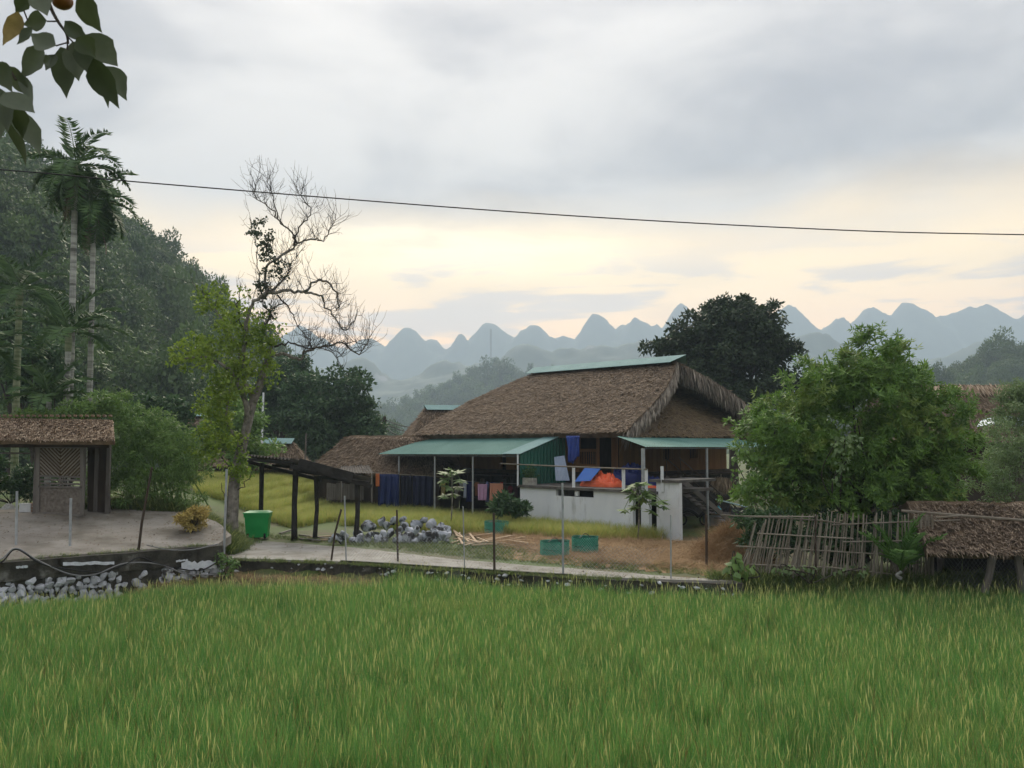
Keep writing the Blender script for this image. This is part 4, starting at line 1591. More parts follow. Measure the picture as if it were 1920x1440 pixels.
# ---------------------------------------------------------------- wheelie bin
def bin_():
    p = G(483, 1009)
    o = thing('wheelie_bin', 'bright green plastic wheelie bin beside the tree trunk', 'bin', p)
    S = p[1] / FOC
    h, wt, wb, d = 46 * S, 44 * S, 38 * S, 30 * S
    def ring(z, w, dd, oy=0):
        return np.array([(-w / 2, -dd / 2 + oy, z), (w / 2, -dd / 2 + oy, z), (w / 2, dd / 2 + oy, z), (-w / 2, dd / 2 + oy, z)])
    ca, sa = math.cos(.12), math.sin(.12)
    R = np.array(((ca, sa, 0), (-sa, ca, 0), (0, 0, 1)))
    rings = [ring(.06, wb, d * .85), ring(h * .86, wt * .98, d * .98), ring(h * .86, wt * 1.06, d * 1.06), ring(h, wt * 1.06, d * 1.06)]
    V = np.vstack(rings) @ R + p
    F = [(3, 2, 1, 0), (12, 13, 14, 15)]
    for i in range(3):
        for j in range(4):
            k = (j + 1) % 4
            F.append((i * 4 + j, i * 4 + k, i * 4 + 4 + k, i * 4 + 4 + j))
    mk('body', V, F, m_bin, o)
    rings = [ring(h + .003, wt * 1.12, d * 1.14, -.02), ring(h + .05, wt * 1.10, d * 1.10, -.02), ring(h + .11, wt * .8, d * .7, .04)]
    V = np.vstack(rings) @ R + p
    F = [(3, 2, 1, 0), (8, 9, 10, 11)]
    for i in range(2):
        for j in range(4):
            k = (j + 1) % 4
            F.append((i * 4 + j, i * 4 + k, i * 4 + 4 + k, i * 4 + 4 + j))
    mk('lid', V, F, m_bin, o)
    for sx in (-.36, .36):
        mb = MB()
        c = p + np.array((sx, -d * .40, .12)) @ R
        mb.tube([c + (-.035, 0, 0), c + (.035, 0, 0)], .12, 14)
        mb.build('wheel', m_rubber, o)
    mb = MB()
    mb.tube([p + np.array((-.3, d * .6, h * .93)) @ R, p + np.array((.3, d * .6, h * .93)) @ R], .02, 6)
    mb.build('handle', m_bin, o)
bin_()

# ---------------------------------------------------------------- stones
def rock_mesh(seed, flat=.75, cut=5):
    """an angular boulder: a sphere cut by random planes"""
    n, m = 9, 14
    rng = np.random.default_rng(seed)
    V = [(0, 0, 1)]
    for i in range(1, n):
        th = math.pi * i / n
        for j in range(m):
            ph = 2 * math.pi * j / m
            V.append((math.sin(th) * math.cos(ph), math.sin(th) * math.sin(ph), math.cos(th)))
    V.append((0, 0, -1))
    V = np.array(V)
    for k in range(cut * 4):
        d = unit(rng.normal(size=3))
        lim = rng.uniform(.45, .85)
        e = V @ d
        V = V - np.clip(e - lim, 0, None)[:, None] * d * .92
    V *= (1 + .16 * (fbm(V[:, 0] * 2 + seed, V[:, 1] * 2, V[:, 2] * 2, seed=seed) - .5))[:, None]
    V[:, 2] *= flat
    F = []
    for j in range(m):
        F.append((0, 1 + j, 1 + (j + 1) % m))
    for i in range(n - 2):
        for j in range(m):
            k = (j + 1) % m
            a = 1 + i * m
            F.append((a + j, a + m + j, a + m + k, a + k))
    a = 1 + (n - 2) * m
    for j in range(m):
        F.append((a + j, len(V) - 1, a + (j + 1) % m))
    return V, F
def stone_meshes(key, mat, k, flat, s0):
    out = []
    for i in range(k):
        me = make_mesh(key, *rock_mesh(s0 + i, flat))
        me.materials.append(mat)
        out.append(me)
    return out
ROCKS = stone_meshes('rock', m_rock, 7, .78, 40)
STONES = stone_meshes('stone', m_whitestone, 7, .85, 80)
def rock_pile():
    big = [(686, 988, 15), (646, 1004, 11), (660, 1013, 9), (702, 1001, 8), (724, 985, 12), (733, 999, 10), (748, 996, 9), (766, 1012, 15), (757, 985, 12), (781, 984, 13), (793, 976, 9),
           (809, 984, 14), (826, 988, 12), (815, 996, 14), (796, 1006, 12), (812, 1011, 10), (830, 1004, 12), (841, 996, 12), (628, 1008, 9), (640, 1016, 7), (675, 1014, 11), (690, 1012, 9),
           (708, 1012, 8), (722, 1014, 9), (740, 1012, 8), (785, 1012, 8), (715, 978, 10), (738, 976, 10), (770, 996, 11), (748, 1006, 8), (620, 1012, 6), (838, 1012, 7), (700, 988, 10), (780, 996, 10), (756, 974, 8), (671, 1000, 9)]
    big += [(float(RNG.uniform(632, 846)), float(RNG.uniform(1000, 1015)), float(RNG.uniform(5, 12))) for _ in range(30)]
    lab = 'pale grey limestone boulder in the rock pile beside the road'
    named = {0: 'big rounded boulder at the left peak of the rock pile', 7: 'large pale boulder at the front middle of the rock pile', 17: 'white boulder at the right end of the rock pile'}
    for k, (px, py, r) in enumerate(big):
        foot = 1019 if py > 1003 else (1010 if py > 990 else 1002)
        Y = G(px, foot)[1]
        c = W(px, py, Y)
        s = r * 1.18 * Y / FOC
        dup(ROCKS[k % 7], 'rock', None, c, (RNG.uniform(0, 6), RNG.uniform(0, 6), RNG.uniform(0, 6)), (s, s * .9, s * .95), label=named.get(k, lab), cat='rock', group='boulders in the rock pile')
rock_pile()

# ---------------------------------------------------------------- retaining walls
def along(P, s):
    d = np.r_[0, np.cumsum(np.linalg.norm(np.diff(P[:, :2], axis=0), axis=1))]
    return np.array([np.interp(s, d, P[:, k]) for k in range(P.shape[1])]).T, d[-1]
def court_wall():
    P = np.array([(x, float(yb(x)), 0) for x in np.linspace(-34, -10.42, 60)])
    o = thing('retaining_wall', 'mossy concrete and white boulder wall holding up the forecourt', 'wall', (-13, 28, -1.5))
    o['kind'] = 'thing'
    lo, hi = P + (0, -.16, 0), P + (0, .45, 0)
    nrm = np.array((.64, -.77, 0))
    lo = P + nrm * .2
    for (z0, z1, out, nm, m) in ((-1.7, -.55, .0, 'core', m_mossy), (-.60, -.02, .09, 'coping', m_mossy)):
        f, b = P + nrm * (.22 + out), P - nrm * .25
        n = len(P)
        jz = lambda q: (fbm(q[:, 0] * 2.2, q[:, 1] * 2.2, seed=6) - .5) * .06
        V = np.vstack((f + (0, 0, z0), f + np.c_[0 * jz(f), 0 * jz(f), z1 + jz(f)], b + np.c_[0 * jz(f), 0 * jz(f), z1 + jz(f)], b + (0, 0, z0)))
        F = []
        for i in range(n - 1):
            for k in range(4):
                k2 = (k + 1) % 4
                F.append((k * n + i, k2 * n + i, k2 * n + i + 1, k * n + i + 1))
        F += [(0, n, 2 * n, 3 * n), (n - 1, 4 * n - 1, 3 * n - 1, 2 * n - 1)]
        mk(nm, V, F, m, o)
    # visible boulders, one by one
    vis = P[P[:, 0] > -20]
    tot = along(vis, 0.0)[1]
    k = 0
    for row, z in enumerate((-1.36, -1.18, -1.0, -.84, -.70)):
        s = RNG.uniform(0, .2)
        while s < tot:
            w = RNG.uniform(.14, .44) * (1.1 if row < 2 else .9)
            p, _ = along(vis, s + w / 2)
            skip = (row == 4 and RNG.random() < .5) or (RNG.random() < .06) or (p[0] > -11.9 and row < 1) or (-12.9 < p[0] < -11.9 and RNG.random() < .7)
            if not skip:
                dup(STONES[k % 7], 'stone', o, p + nrm * .24 + (0, 0, z + RNG.uniform(-.05, .05)), (RNG.uniform(-1.4, 1.4), RNG.uniform(-1.4, 1.4), RNG.uniform(0, 6)), (w * .66, w * .5, w * RNG.uniform(.5, .75)))
            s += w * .78
            k += 1
    # lime-washed plaster left on the coping
    for px0, px1, py, h in ((118, 214, 1057, 9), (340, 404, 1062, 22), (30, 52, 1064, 6), (330, 352, 1052, 5)):
        n = 14
        T = np.zeros((2, n, 3))
        for j, f in enumerate(np.linspace(0, 1, n)):
            px = px0 + (px1 - px0) * f
            x = (px - 960) / FOC
            # meet the front face of the coping
            for xx in np.linspace(-20, -10.4, 400):
                yy = float(yb(xx)) + nrm[1] * .32
                if (xx + nrm[0] * .32) / yy > x:
                    break
            for i, sg in enumerate((1, -1)):
                jit = RNG.uniform(.35, 1.0)
                T[i, j] = W(px, py + sg * h * .5 * jit - 2 * f, yy - .01)
        V, F = sheet_solid(T, T + nrm * .015)
        mk('plaster', V, F, M('limewash', (.50, .53, .58), (.72, .75, .80), scale=5, bump=.4), o)
court_wall()

def road_wall():
    P = ROAD_NEAR.copy()
    o = thing('retaining_wall', 'low dark mossy wall along the near edge of the road', 'wall', (P[10][0], P[10][1], -1.5))
    o['kind'] = 'thing'
    n = len(P)
    f, b = P + (0, -.30, 0), P + (0, .28, 0)
    jz = (fbm(f[:, 0] * 3, f[:, 1] * 3, seed=8) - .5) * .05
    zz = np.zeros_like(f)
    V = np.vstack((f * (1, 1, 0) + (0, -.1, -1.75), f * (1, 1, 0) + np.c_[zz[:, 0], zz[:, 0], ROADZ - .03 + jz], b * (1, 1, 0) + np.c_[zz[:, 0], zz[:, 0], ROADZ - .06 + jz], b * (1, 1, 0) + (0, 0, -1.75)))
    F = []
    for i in range(n - 1):
        for k in range(4):
            k2 = (k + 1) % 4
            F.append((k * n + i, k2 * n + i, k2 * n + i + 1, k * n + i + 1))
    F += [(0, n, 2 * n, 3 * n), (n - 1, 4 * n - 1, 3 * n - 1, 2 * n - 1)]
    mk('core', V, F, m_mossy, o)
    tot = along(f, 0)[1]
    for k in range(70):
        p, _ = along(f, RNG.uniform(.1, tot))
        w = RNG.uniform(.03, .15) * RNG.uniform(.5, 1)
        z = ROADZ - .05 - abs(RNG.normal(0, .22))
        dup(STONES[k % 7], 'stone', o, (p[0], p[1] - .02 - .09 * (ROADZ - z), max(z, -1.3)), (RNG.uniform(-.4, .4), RNG.uniform(-.4, .4), RNG.uniform(0, 6)), (w * 1.3, w, w * .7))
    mb = MB()
    mb.tube(ROAD_NEAR[8:26] + (0, -.1, .03), .035, 6)
    mb.build('edge_pipe', m_black, o)
road_wall()

# ---------------------------------------------------------------- posts, hoses, wire fence
def fences():
    o = thing('wire_fence', 'wire mesh fence on thin posts along the road edge', 'fence', (ROAD_NEAR[16][0], ROAD_NEAR[16][1], ROADZ))
    spec = [(648, 930, 1050, m_pipe, .028), (745, 956, 1052, m_darkwood, .036), (870, 950, 1066, m_pipe, .02), (926, 962, 1072, m_darkwood, .042), (1055, 906, 1078, m_pipe, .036), (1257, 965, 1084, m_pipe, .024), (1324, 965, 1062, m_darkwood, .045)]
    for px, pt, pb, m, r in spec:
        Y = at_z(px, pb, ROADZ)[1] - .02
        mb = MB()
        mb.tube([W(px + 1, pb + 3, Y), W(px + RNG.uniform(-2, 2), pt, Y)], r, 7)
        mb.build('post', m, o)
    mb = MB()
    Y = at_z(616, 1050, ROADZ)[1]
    mb.tube([W(621, 1052, Y), W(628, 1000, Y), W(640, 955, Y)], .04, 6)
    mb.build('post', m_darkwood, o)
    P, tot = ROAD_NEAR, None
    a = np.array([at_z(640, 1052, ROADZ), at_z(870, 1067, ROADZ), at_z(1055, 1078, ROADZ), at_z(1257, 1086, ROADZ)])
    tot = along(a, 0)[1]
    mb = MB()
    hgt, sp = .95, .13
    for s0 in np.arange(-hgt, tot, sp):
        for sg in (0, 1):
            q0, q1 = (s0, s0 + hgt) if sg == 0 else (s0 + hgt, s0)
            z0, z1 = 0, hgt
            if min(q0, q1) < 0 or max(q0, q1) > tot:
                continue
            p, r = along(a, q0)[0], along(a, q1)[0]
            mb.tube([p + (0, 0, .03), r + (0, 0, hgt)], .0032, 3, cap=False)
    w = mb.build('mesh', m_pipe, o)
    w['kind'] = 'stuff'
    # bare posts on the forecourt edge
    for px, pt, pb, m, r, lab in ((30, 921, 1025, m_pipe, .04, 'thin pale metal post at the far left of the forecourt edge'), (131, 934, 1027, m_pipe, .042, 'thin pale metal post in front of the woven gate door'), (420, 880, 1034, m_pipe, .04, 'tall thin metal post in front of the leaning tree trunk')):
        Y = G(px, pb)[1] if px < 400 else 30.6
        mb = MB()
        mb.tube([W(px, pb + 4, Y), W(px + (5 if px > 400 else 2), pt, Y)], r, 7)
        mb.build('fence_post', m, label=lab, cat='post')
    mb = MB()
    mb.tube([W(258, 1046, 28.9), W(266, 980, 28.9), W(285, 876, 28.9)], [.05, .045, .04], 6)
    mb.build('stick', m_darkwood, label='leaning wooden stick rising from the forecourt wall', cat='stick')
    # hoses on the wall
    nrm = np.array((.64, -.77, 0))
    def onwall(px, py, out=.42):
        x = (px - 960) / FOC
        for xx in np.linspace(-24, -10.4, 700):
            yy = float(yb(xx)) + nrm[1] * out
            if (xx + nrm[0] * out) / yy > x:
                break
        return W(px, py, yy)
    for pts, m, r, lab in (
        (((-60, 1060), (0, 1049), (30, 1028), (70, 1050), (130, 1076), (178, 1077), (235, 1056), (300, 1058), (345, 1075), (400, 1078)), m_greyhose, .022, 'grey hose draped in loops along the forecourt wall'),
        (((-60, 1072), (0, 1056), (30, 1030), (75, 1056), (120, 1066), (190, 1072), (235, 1058), (262, 1045), (300, 1058), (370, 1070), (412, 1052)), m_black, .022, 'black hose draped in loops along the forecourt wall'),
        (((275, 1022), (320, 1031), (365, 1030), (408, 1020)), m_greyhose, .018, 'pale cable sagging at the right end of the forecourt wall')):
        mb = MB()
        mb.tube(curve_pts([onwall(*p) for p in pts], 6), r, 6)
        mb.build('hose', m, label=lab, cat='hose')
fences()

# ---------------------------------------------------------------- gate on the left
def gate():
    Y = 33.2
    g0 = G(150, 968)
    o = thing('thatched_gate', 'roadside gate with pale thatched roof and timber posts', 'gate', (W(60, 960, Y)[0], Y, float(H(W(60, 960, Y)[0], Y))))
    def slope(px0, px1, yt, yb_, Yt, Yb):
        c0, c1, r1, r0 = W(px0, yb_, Yb), W(px1, yb_ + 2, Yb), W(px1 - 3, yt + 8, Yt), W(px0, yt - 2, Yt)
        return bil(c0, c1, r1, r0, 8, 34)
    thatch(slope(-330, 214, 779, 822, 33.4, 31.9), .22, o, mat=m_thatch_pale, tmat=m_tuft_pale, ntuft=7000, L=(.18, .36), w=.05, rough=.05)
    c0, c1, r1, r0 = W(214, 824, 34.9), W(-330, 822, 34.9), W(-330, 777, 33.4), W(211, 787, 33.4)
    thatch(bil(c0, c1, r1, r0, 6, 20), .22, o, mat=m_thatch_pale, tmat=m_tuft_pale, ntuft=900, L=(.2, .4), w=.06, rough=.05)
    for k in range(30):
        mb = MB()
        px = 206 - k * 11
        mb.beam(W(px, 780, 33.1) + (0, 0, .02), W(px + 2, 782, 33.75) + (0, 0, .04), .10, .08)
        mb.build('ridge_clip', m_thatch_pale, o)
    for y, w in ((33.9, .2), (32.6, .16)):
        mb = MB()
        mb.beam(W(-330, 833, y), W(206, 835, y), .14, w)
        mb.build('beam', m_darkwood, o)
    for px, y in ((-60, 33.4), (70, 33.0), (158, 33.2), (205, 33.9), (183, 34.0)):
        p = W(px, 835, y)
        mb = MB()
        mb.beam((p[0], y, float(H(p[0], y)) - .05), p, .13)
        mb.build('post', m_greywood, o)
    mb = MB()
    mb.prism([W(164, 838, 34.0), W(206, 838, 34.0), W(206, 962, 34.0), W(164, 962, 34.0)], (0, .06, 0))
    mb.build('side_panel', m_darkwood, o)
    mb = MB()
    mb.tube([W(-60, 849, 33.2), W(70, 850, 33.1)], .03, 6)
    mb.build('rail', m_greywood, o)
    # hinged door: solid lower panel, woven upper panel
    Yd = 32.8
    dr = MB()
    dr.prism([W(73, 914, Yd), W(154, 916, Yd), W(153, 964, Yd), W(72, 961, Yd)], (0, .04, 0))
    d = dr.build('door', M('woven_mat', (.10, .085, .07), (.24, .21, .18), scale=9, bump=.8, bscale=20), o)
    for a, b, w in (((72, 838), (71, 963), .13), ((154, 838), (154, 966), .13), ((72, 838), (154, 839), .10), ((72, 892), (154, 895), .09), ((72, 899), (154, 901), .06), ((72, 906), (154, 908), .06), ((72, 912), (154, 914), .07), ((72, 961), (153, 966), .09), ((113, 894), (113, 912), .08)):
        mb = MB()
        mb.beam(W(*a, Yd - .02), W(*b, Yd - .02), w, .07)
        mb.build('door_frame', m_greywood, d)
    mb = MB()
    mb.prism([W(73, 840, Yd), W(153, 841, Yd), W(153, 893, Yd), W(73, 892, Yd)], (0, .03, 0))
    lat = mb.build('lattice_back', M('dark_weave', (.055, .036, .02), (.12, .085, .045), scale=14, bump=.6), d)
    x0, x1, z0, z1 = 75, 151, 841, 892
    for k in range(-6, 22):
        for sg in (0, 1):
            cx = x0 + k * 7
            # clip a diagonal strip to the panel, mirrored about the middle to make the chevron
            pts = []
            for f in np.linspace(0, 1, 40):
                px = cx + (f * 51 if sg == 0 else -f * 51)
                py = z1 - f * 51
                if x0 <= px <= x1 and ((px < 113) == (sg == 1)):
                    pts.append((px, py))
            if len(pts) > 3:
                mb = MB()
                mb.beam(W(*pts[0], Yd - .03), W(*pts[-1], Yd - .03), .045, .02, up=(0, 1, 0))
                mb.build('lattice_strip', m_bamboo, lat) if False else mb.build('lattice_strip', m_bamboo, d)
    # boxes beside the door
    p = G(50, 962)
    o = thing('storage_box', 'white box on the ground left of the gate door', 'box', p)
    mb = MB()
    mb.box(p + (0, 0, .17), (.42, .34, .34), .1)
    mb.build('box', M('white_plastic', (.62, .64, .64), (.74, .75, .75), scale=4), o)
    mb = MB()
    mb.box(p + (0, 0, .36), (.46, .38, .04), .1)
    mb.build('lid', M('white_lid', (.68, .70, .70)), o)
    p = G(60, 962) + (.06, .1, 0)
    o = thing('crate', 'small orange crate between the white box and the gate post', 'crate', p)
    mo = M('orange_crate', (.36, .13, .03), (.48, .2, .05), scale=5)
    for dx, dy, sx, sy in ((-.13, 0, .03, .3), (.13, 0, .03, .3), (0, -.15, .23, .03), (0, .15, .23, .03)):
        for z in (.06, .2, .34):
            mb = MB()
            mb.box(p + (dx, dy, z), (sx, sy, .10))
            mb.build('slat', mo, o)
    p = G(15, 957)
    heap('sack', 'crumpled white sack lying at the foot of the shrubs left of the boxes', 'sack', p, .28, .2, .30, M('white_sack', (.55, .55, .53), (.7, .7, .68), scale=5), 21)
gate()

# ---------------------------------------------------------------- bamboo fence on the right
def bamboo_fence():
    o = thing('bamboo_fence', 'ramshackle leaning bamboo fence below the leafy mango tree', 'fence', (W(1560, 1080, 26.9)[0], 26.9, -.9))
    cyl = []
    for k in range(5):
        z = np.linspace(0, 1, 9)
        bow = (RNG.uniform(-.02, .02), RNG.uniform(-.02, .02))
        P = np.stack((bow[0] * np.sin(z * 3.14), bow[1] * np.sin(z * 3.14), z), 1)
        r = np.where(np.arange(9) % 3 == 1, 1.2, 1.0)
        me = make_mesh('slat', *(lambda vf: vf)(tube(P, r * 1.0, 6)))
        me.materials.append(m_bamboo)
        cyl.append(P)
    def slat(a, b, r):
        a, b = np.array(a), np.array(b)
        z = np.linspace(0, 1, 7)
        P = a + (b - a) * z[:, None] + np.array((RNG.normal(0, .012), RNG.normal(0, .01), 0)) * np.sin(z * 3.14)[:, None]
        rr = r * np.where(np.arange(7) % 2 == 1, 1.15, .95)
        mb = MB()
        mb.tube(P, rr, 6)
        mb.build('slat', m_bamboo, o)
    px = 1388.0
    while px < 1752:
        f = (px - 1380) / 370
        lean = np.interp(f, [0, .25, .5, .62, 1], [24, 21, 13, 4, -1]) + RNG.normal(0, 3)
        pb = np.interp(f, [0, .3, 1], [1050, 1078, 1090])
        pt = np.interp(f, [0, .1, .5, 1], [972, 970, 964, 966]) + RNG.normal(0, 4)
        if f < .09:
            pt += 25 * RNG.random()
        Y = 26.9 + RNG.normal(0, .05)
        slat(W(px, pb + 12, Y), W(px + lean, pt, Y + .05), RNG.uniform(.014, .026))
        if RNG.random() < .55:      # a shorter piece doubled against it
            slat(W(px + 4, pb + 10, Y - .07), W(px + 4 + lean * .5, (pb + pt) / 2 + RNG.normal(0, 8), Y - .05), RNG.uniform(.016, .03))
        px += RNG.uniform(3.6, 7.2) * (1.25 if .55 < f < .9 else 1)
    for pts in (((1352, 966), (1480, 972), (1540, 976), (1600, 985)), ((1395, 968), (1530, 969)), ((1560, 984), (1660, 980), (1800, 975)), ((1420, 1000), (1600, 1010)), ((1580, 1016), (1700, 1014), (1792, 1013)), ((1380, 1024), (1500, 1030), (1700, 1042), (1765, 1042)), ((1400, 1058), (1560, 1064), (1740, 1084))):
        mb = MB()
        mb.tube([W(p[0], p[1], 26.82) for p in pts], .022, 6)
        mb.build('rail', m_bamboo, o)
    for px, pt, m, r in ((1748, 972, m_bamboo, .045), (1529, 968, m_darkwood, .03), (1741, 966, m_bamboo, .03), (1735, 966, m_bamboo, .028), (1727, 968, m_bamboo, .03)):
        mb = MB()
        mb.tube([W(px + 1, 1102, 26.75), W(px, pt, 26.75)], r, 7)
        mb.build('post', m, o)
bamboo_fence()

# ---------------------------------------------------------------- low thatched shed on the right
def low_shed():
    o = thing('thatched_shed', 'low sagging thatched shed on crooked posts beside the rice field', 'shed', (W(1860, 1100, 26)[0], 26.4, -.9))
    c0, c1, r1, r0 = W(1738, 1030, 25.6), W(2200, 1046, 25.2), W(2200, 948, 28.6), W(1700, 938, 28.6)
    T = bil(c0, c1, r1, r0, 9, 30)
    T[..., 2] += (fbm(T[..., 0] * .8, T[..., 1] * .8, seed=19) - .5) * .25
    thatch(T, .24, o, mat=m_thatch, tmat=M('brown_straw', (.085, .057, .038), (.42, .33, .24), scale=2, island=.8, rough=.9), ntuft=5200, L=(.25, .6), w=.045, rough=.10)
    r0b, r1b = r0 + (0, 2.6, -1.1), r1 + (0, 2.6, -1.1)
    thatch(bil(r1b, r0b, r0, r1, 6, 20), .24, o, ntuft=700, L=(.3, .6))
    for a, b in (((1690, 965, 27.3), (1960, 986, 26.6)), ((1755, 978, 26.4), (1800, 974, 26.4))):
        mb = MB()
        mb.tube([W(*a) + (0, 0, .12), W(*b) + (0, 0, .12)], .045 if a[0] < 1700 else .03, 6)
        mb.build('roof_pole', m_bamboo, o)
    for px0, pt, px1, pb, Y in ((1862, 1040, 1845, 1112, 25.6), (1906, 1040, 1917, 1112, 25.5), (2040, 1040, 2046, 1112, 25.4), (1764, 1036, 1760, 1100, 27.6)):
        mb = MB()
        mb.tube([W(px1, pb, Y), (W(px1, pb, Y) + W(px0, pt, Y)) / 2 + (.03, 0, 0), W(px0, pt - 8, Y)], [.11, .10, .13], 7)
        mb.build('post', m_greywood, o)
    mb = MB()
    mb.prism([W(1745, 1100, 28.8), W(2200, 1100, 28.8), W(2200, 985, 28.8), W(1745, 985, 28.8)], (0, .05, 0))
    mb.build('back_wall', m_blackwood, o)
    mb = MB()
    a0, a1 = W(1765, 1100, 26.0), W(2120, 1112, 25.4)
    d = a1 - a0
    for s in np.arange(0, 1, .022):
        for sg in (0, 1):
            p = a0 + d * s
            r = a0 + d * min(1, s + .12)
            mb.tube([p + (0, 0, .85 * sg), r + (0, 0, .85 * (1 - sg))], .004, 3, cap=False)
    w = mb.build('wire_mesh', m_pipe_dark, o)
    w['kind'] = 'stuff'
low_shed()

# ---------------------------------------------------------------- baskets, timber, straw
def basket(label, px, py, w, h, seed):
    p = G(px, py)
    S = p[1] / FOC
    R, Hh = w * S / 2, h * S
    o = thing('net_basket', label, 'basket', p)
    mg = M('green_netting', (.07, .36, .26), (.16, .52, .40), scale=8, rough=.5)
    mg2 = M('green_cord', (.02, .13, .09), (.04, .2, .14), scale=8)
    for z in (.02, Hh * .5, Hh):
        a = np.linspace(0, 2 * math.pi, 26)
        mb = MB()
        rr = R * (1 + .04 * np.sin(a * 3 + seed + z))
        mb.tube(np.stack((p[0] + rr * np.cos(a), p[1] + rr * np.sin(a), p[2] + z + .015 * np.sin(2 * a + seed)), 1), .016, 5, cap=False)
        mb.build('hoop', mg2, o)
    mb = MB()
    n = 34
    for k in range(n):
        for sg in (-1, 1):
            a = k * 2 * math.pi / n + sg * np.linspace(0, 1.15, 9)
            z = np.linspace(.02, Hh, 9)
            mb.tube(np.stack((p[0] + R * np.cos(a), p[1] + R * np.sin(a), p[2] + z), 1), .015, 3, cap=False)
    nt_ = mb.build('netting', mg, o)
    nt_['kind'] = 'stuff'
    n = 22
    mb = MB()
    a = np.linspace(0, 2 * math.pi, 24, endpoint=False)
    V = np.vstack(([(p[0], p[1], p[2] + .03)], np.stack((p[0] + R * .97 * np.cos(a), p[1] + R * .97 * np.sin(a), np.full(24, p[2] + .03)), 1)))
    mk('base', V, [(0, 1 + i, 1 + (i + 1) % 24) for i in range(24)], mg2, o)
    V = np.vstack([np.stack((p[0] + R * .96 * np.cos(a), p[1] + R * .96 * np.sin(a), np.full(24, p[2] + z)), 1) for z in (.03, Hh * .97)])
    mk('liner', V, [(i, (i + 1) % 24, 24 + (i + 1) % 24, 24 + i) for i in range(24)], M('green_liner', (.016, .12, .085), (.04, .19, .135), scale=12), o)
    mb = MB()
    mb.tube(curve_pts([p + (-R * .5, -R * .9, Hh), p + (0, -R * .4, Hh + .14), p + (R * .4, -R * .85, Hh)], 6), .014, 5)
    mb.build('handle', m_black, o)
basket('round green net basket on the straw, the left one of the front pair', 1040, 1043, 53, 28, 1)
basket('round green net basket on the straw, the right one of the front pair', 1097, 1038, 48, 31, 2)
basket('round green net basket standing alone behind the fence by the yellow rice', 931, 1003, 44, 25, 3)

def timber():
    mt = M('split_timber', (.34, .24, .15), (.58, .46, .33), scale=4, stretch=(.4, 1, 1), inst=.7, bump=.4)
    pl = [((846, 1018), (905, 1003)), ((858, 1020), (930, 1008)), ((870, 1022), (958, 1004)), ((880, 1016), (850, 994)), ((900, 1012), (975, 1014)), ((925, 1018), (985, 1006)), ((868, 1020), (852, 996)), ((895, 1018), (880, 1000)), ((905, 1006), (990, 1018)), ((945, 1024), (1005, 1018)), ((935, 1008), (1000, 1010)), ((875, 1018), (940, 1014)), ((860, 1014), (862, 998)), ((850, 1010), (890, 1012)), ((865, 1008), (925, 1000)), ((885, 1022), (948, 1018)), ((910, 1012), (965, 1004)), ((930, 1014), (990, 1012)), ((950, 1012), (1015, 1014)), ((855, 1004), (900, 1018)), ((890, 1006), (915, 1016))]
    for k, (a, b) in enumerate(pl):
        p, r = G(a[0], a[1], .05 + .03 * (k % 4)), G(b[0], b[1], .1 + .05 * (k % 3))
        mb = MB()
        mb.beam(p, r, RNG.uniform(.06, .11), RNG.uniform(.03, .05))
        mb.build('timber_offcut', mt, label='pale split timber offcut in the heap beside the rock pile', cat='timber', group='timber offcuts beside the rock pile')
    for k, (a, b) in enumerate((((562, 1003), (618, 1010)), ((575, 1008), (640, 1004)), ((560, 1010), (600, 1013)), ((600, 1012), (650, 1010)), ((525, 1000), (545, 994)))):
        p, r = G(a[0], a[1], .06), G(b[0], b[1], .1)
        mb = MB()
        mb.beam(p, r, .12, .06)
        mb.build('board', mt if k % 2 else m_greywood, label='loose board lying under the dark open shelter', cat='board', group='loose boards under the shelter')
timber()
# ---------------------------------------------------------------- foliage materials
m_bark = M('grey_bark', (.10, .09, .078), (.30, .275, .24), scale=5, bump=.9, bscale=16, c3=(.05, .07, .03), c3scale=3, c3cut=(.55, .68))
m_darkbark = M('dark_bark', (.03, .025, .02), (.075, .06, .05), scale=5, bump=.8)
m_mango = leafmat('mango_leaves', (0.0609, 0.1479, 0.0278), (0.2269, 0.381, 0.0726), trans=.35, scale=1.1, island=.55)
m_mangonew = leafmat('mango_new_leaves', (0.125, 0.225, 0.0375), (0.3, 0.3875, 0.0938), trans=.4, island=.6)
m_darktree = leafmat('dark_tree_leaves', (0.0216, 0.0432, 0.0216), (0.0648, 0.1013, 0.0432), trans=.2, scale=.6)
m_midtree = leafmat('mid_tree_leaves', (0.0261, 0.0696, 0.029), (0.087, 0.1595, 0.0609), trans=.25, scale=.6)
m_thin = leafmat('thin_tree_leaves', (0.0878, 0.1755, 0.0211), (0.3335, 0.4388, 0.0615), trans=.45, scale=.6, island=.5)
m_bambooleaf = leafmat('bamboo_leaves', (0.073, 0.1563, 0.0417), (0.2501, 0.3961, 0.1042), trans=.35, scale=.8, island=.5)
m_scrub = leafmat('scrub_leaves', (0.0931, 0.1631, 0.0621), (0.2639, 0.3648, 0.1552), trans=.35, scale=.7, island=.5)
m_broad = leafmat('broad_leaves', (0.065, 0.1495, 0.0325), (0.208, 0.338, 0.091), trans=.35, island=.6)
m_palm = leafmat('palm_leaflets', (0.0346, 0.0864, 0.0307), (0.1248, 0.2208, 0.0672), trans=.25, island=.5)
m_palmdead = leafmat('dead_palm_leaflets', (.12, .09, .055), (.25, .20, .14), trans=.2)
m_palmnew = leafmat('young_palm_leaflets', (.05, .14, .02), (.15, .28, .06), trans=.35)
m_palmtrunk = M('ringed_palm_trunk', (.13, .13, .12), (.48, .48, .45), scale=3.2, stretch=(.15, .15, 1.6), bump=.3, contrast=(.35, .6))
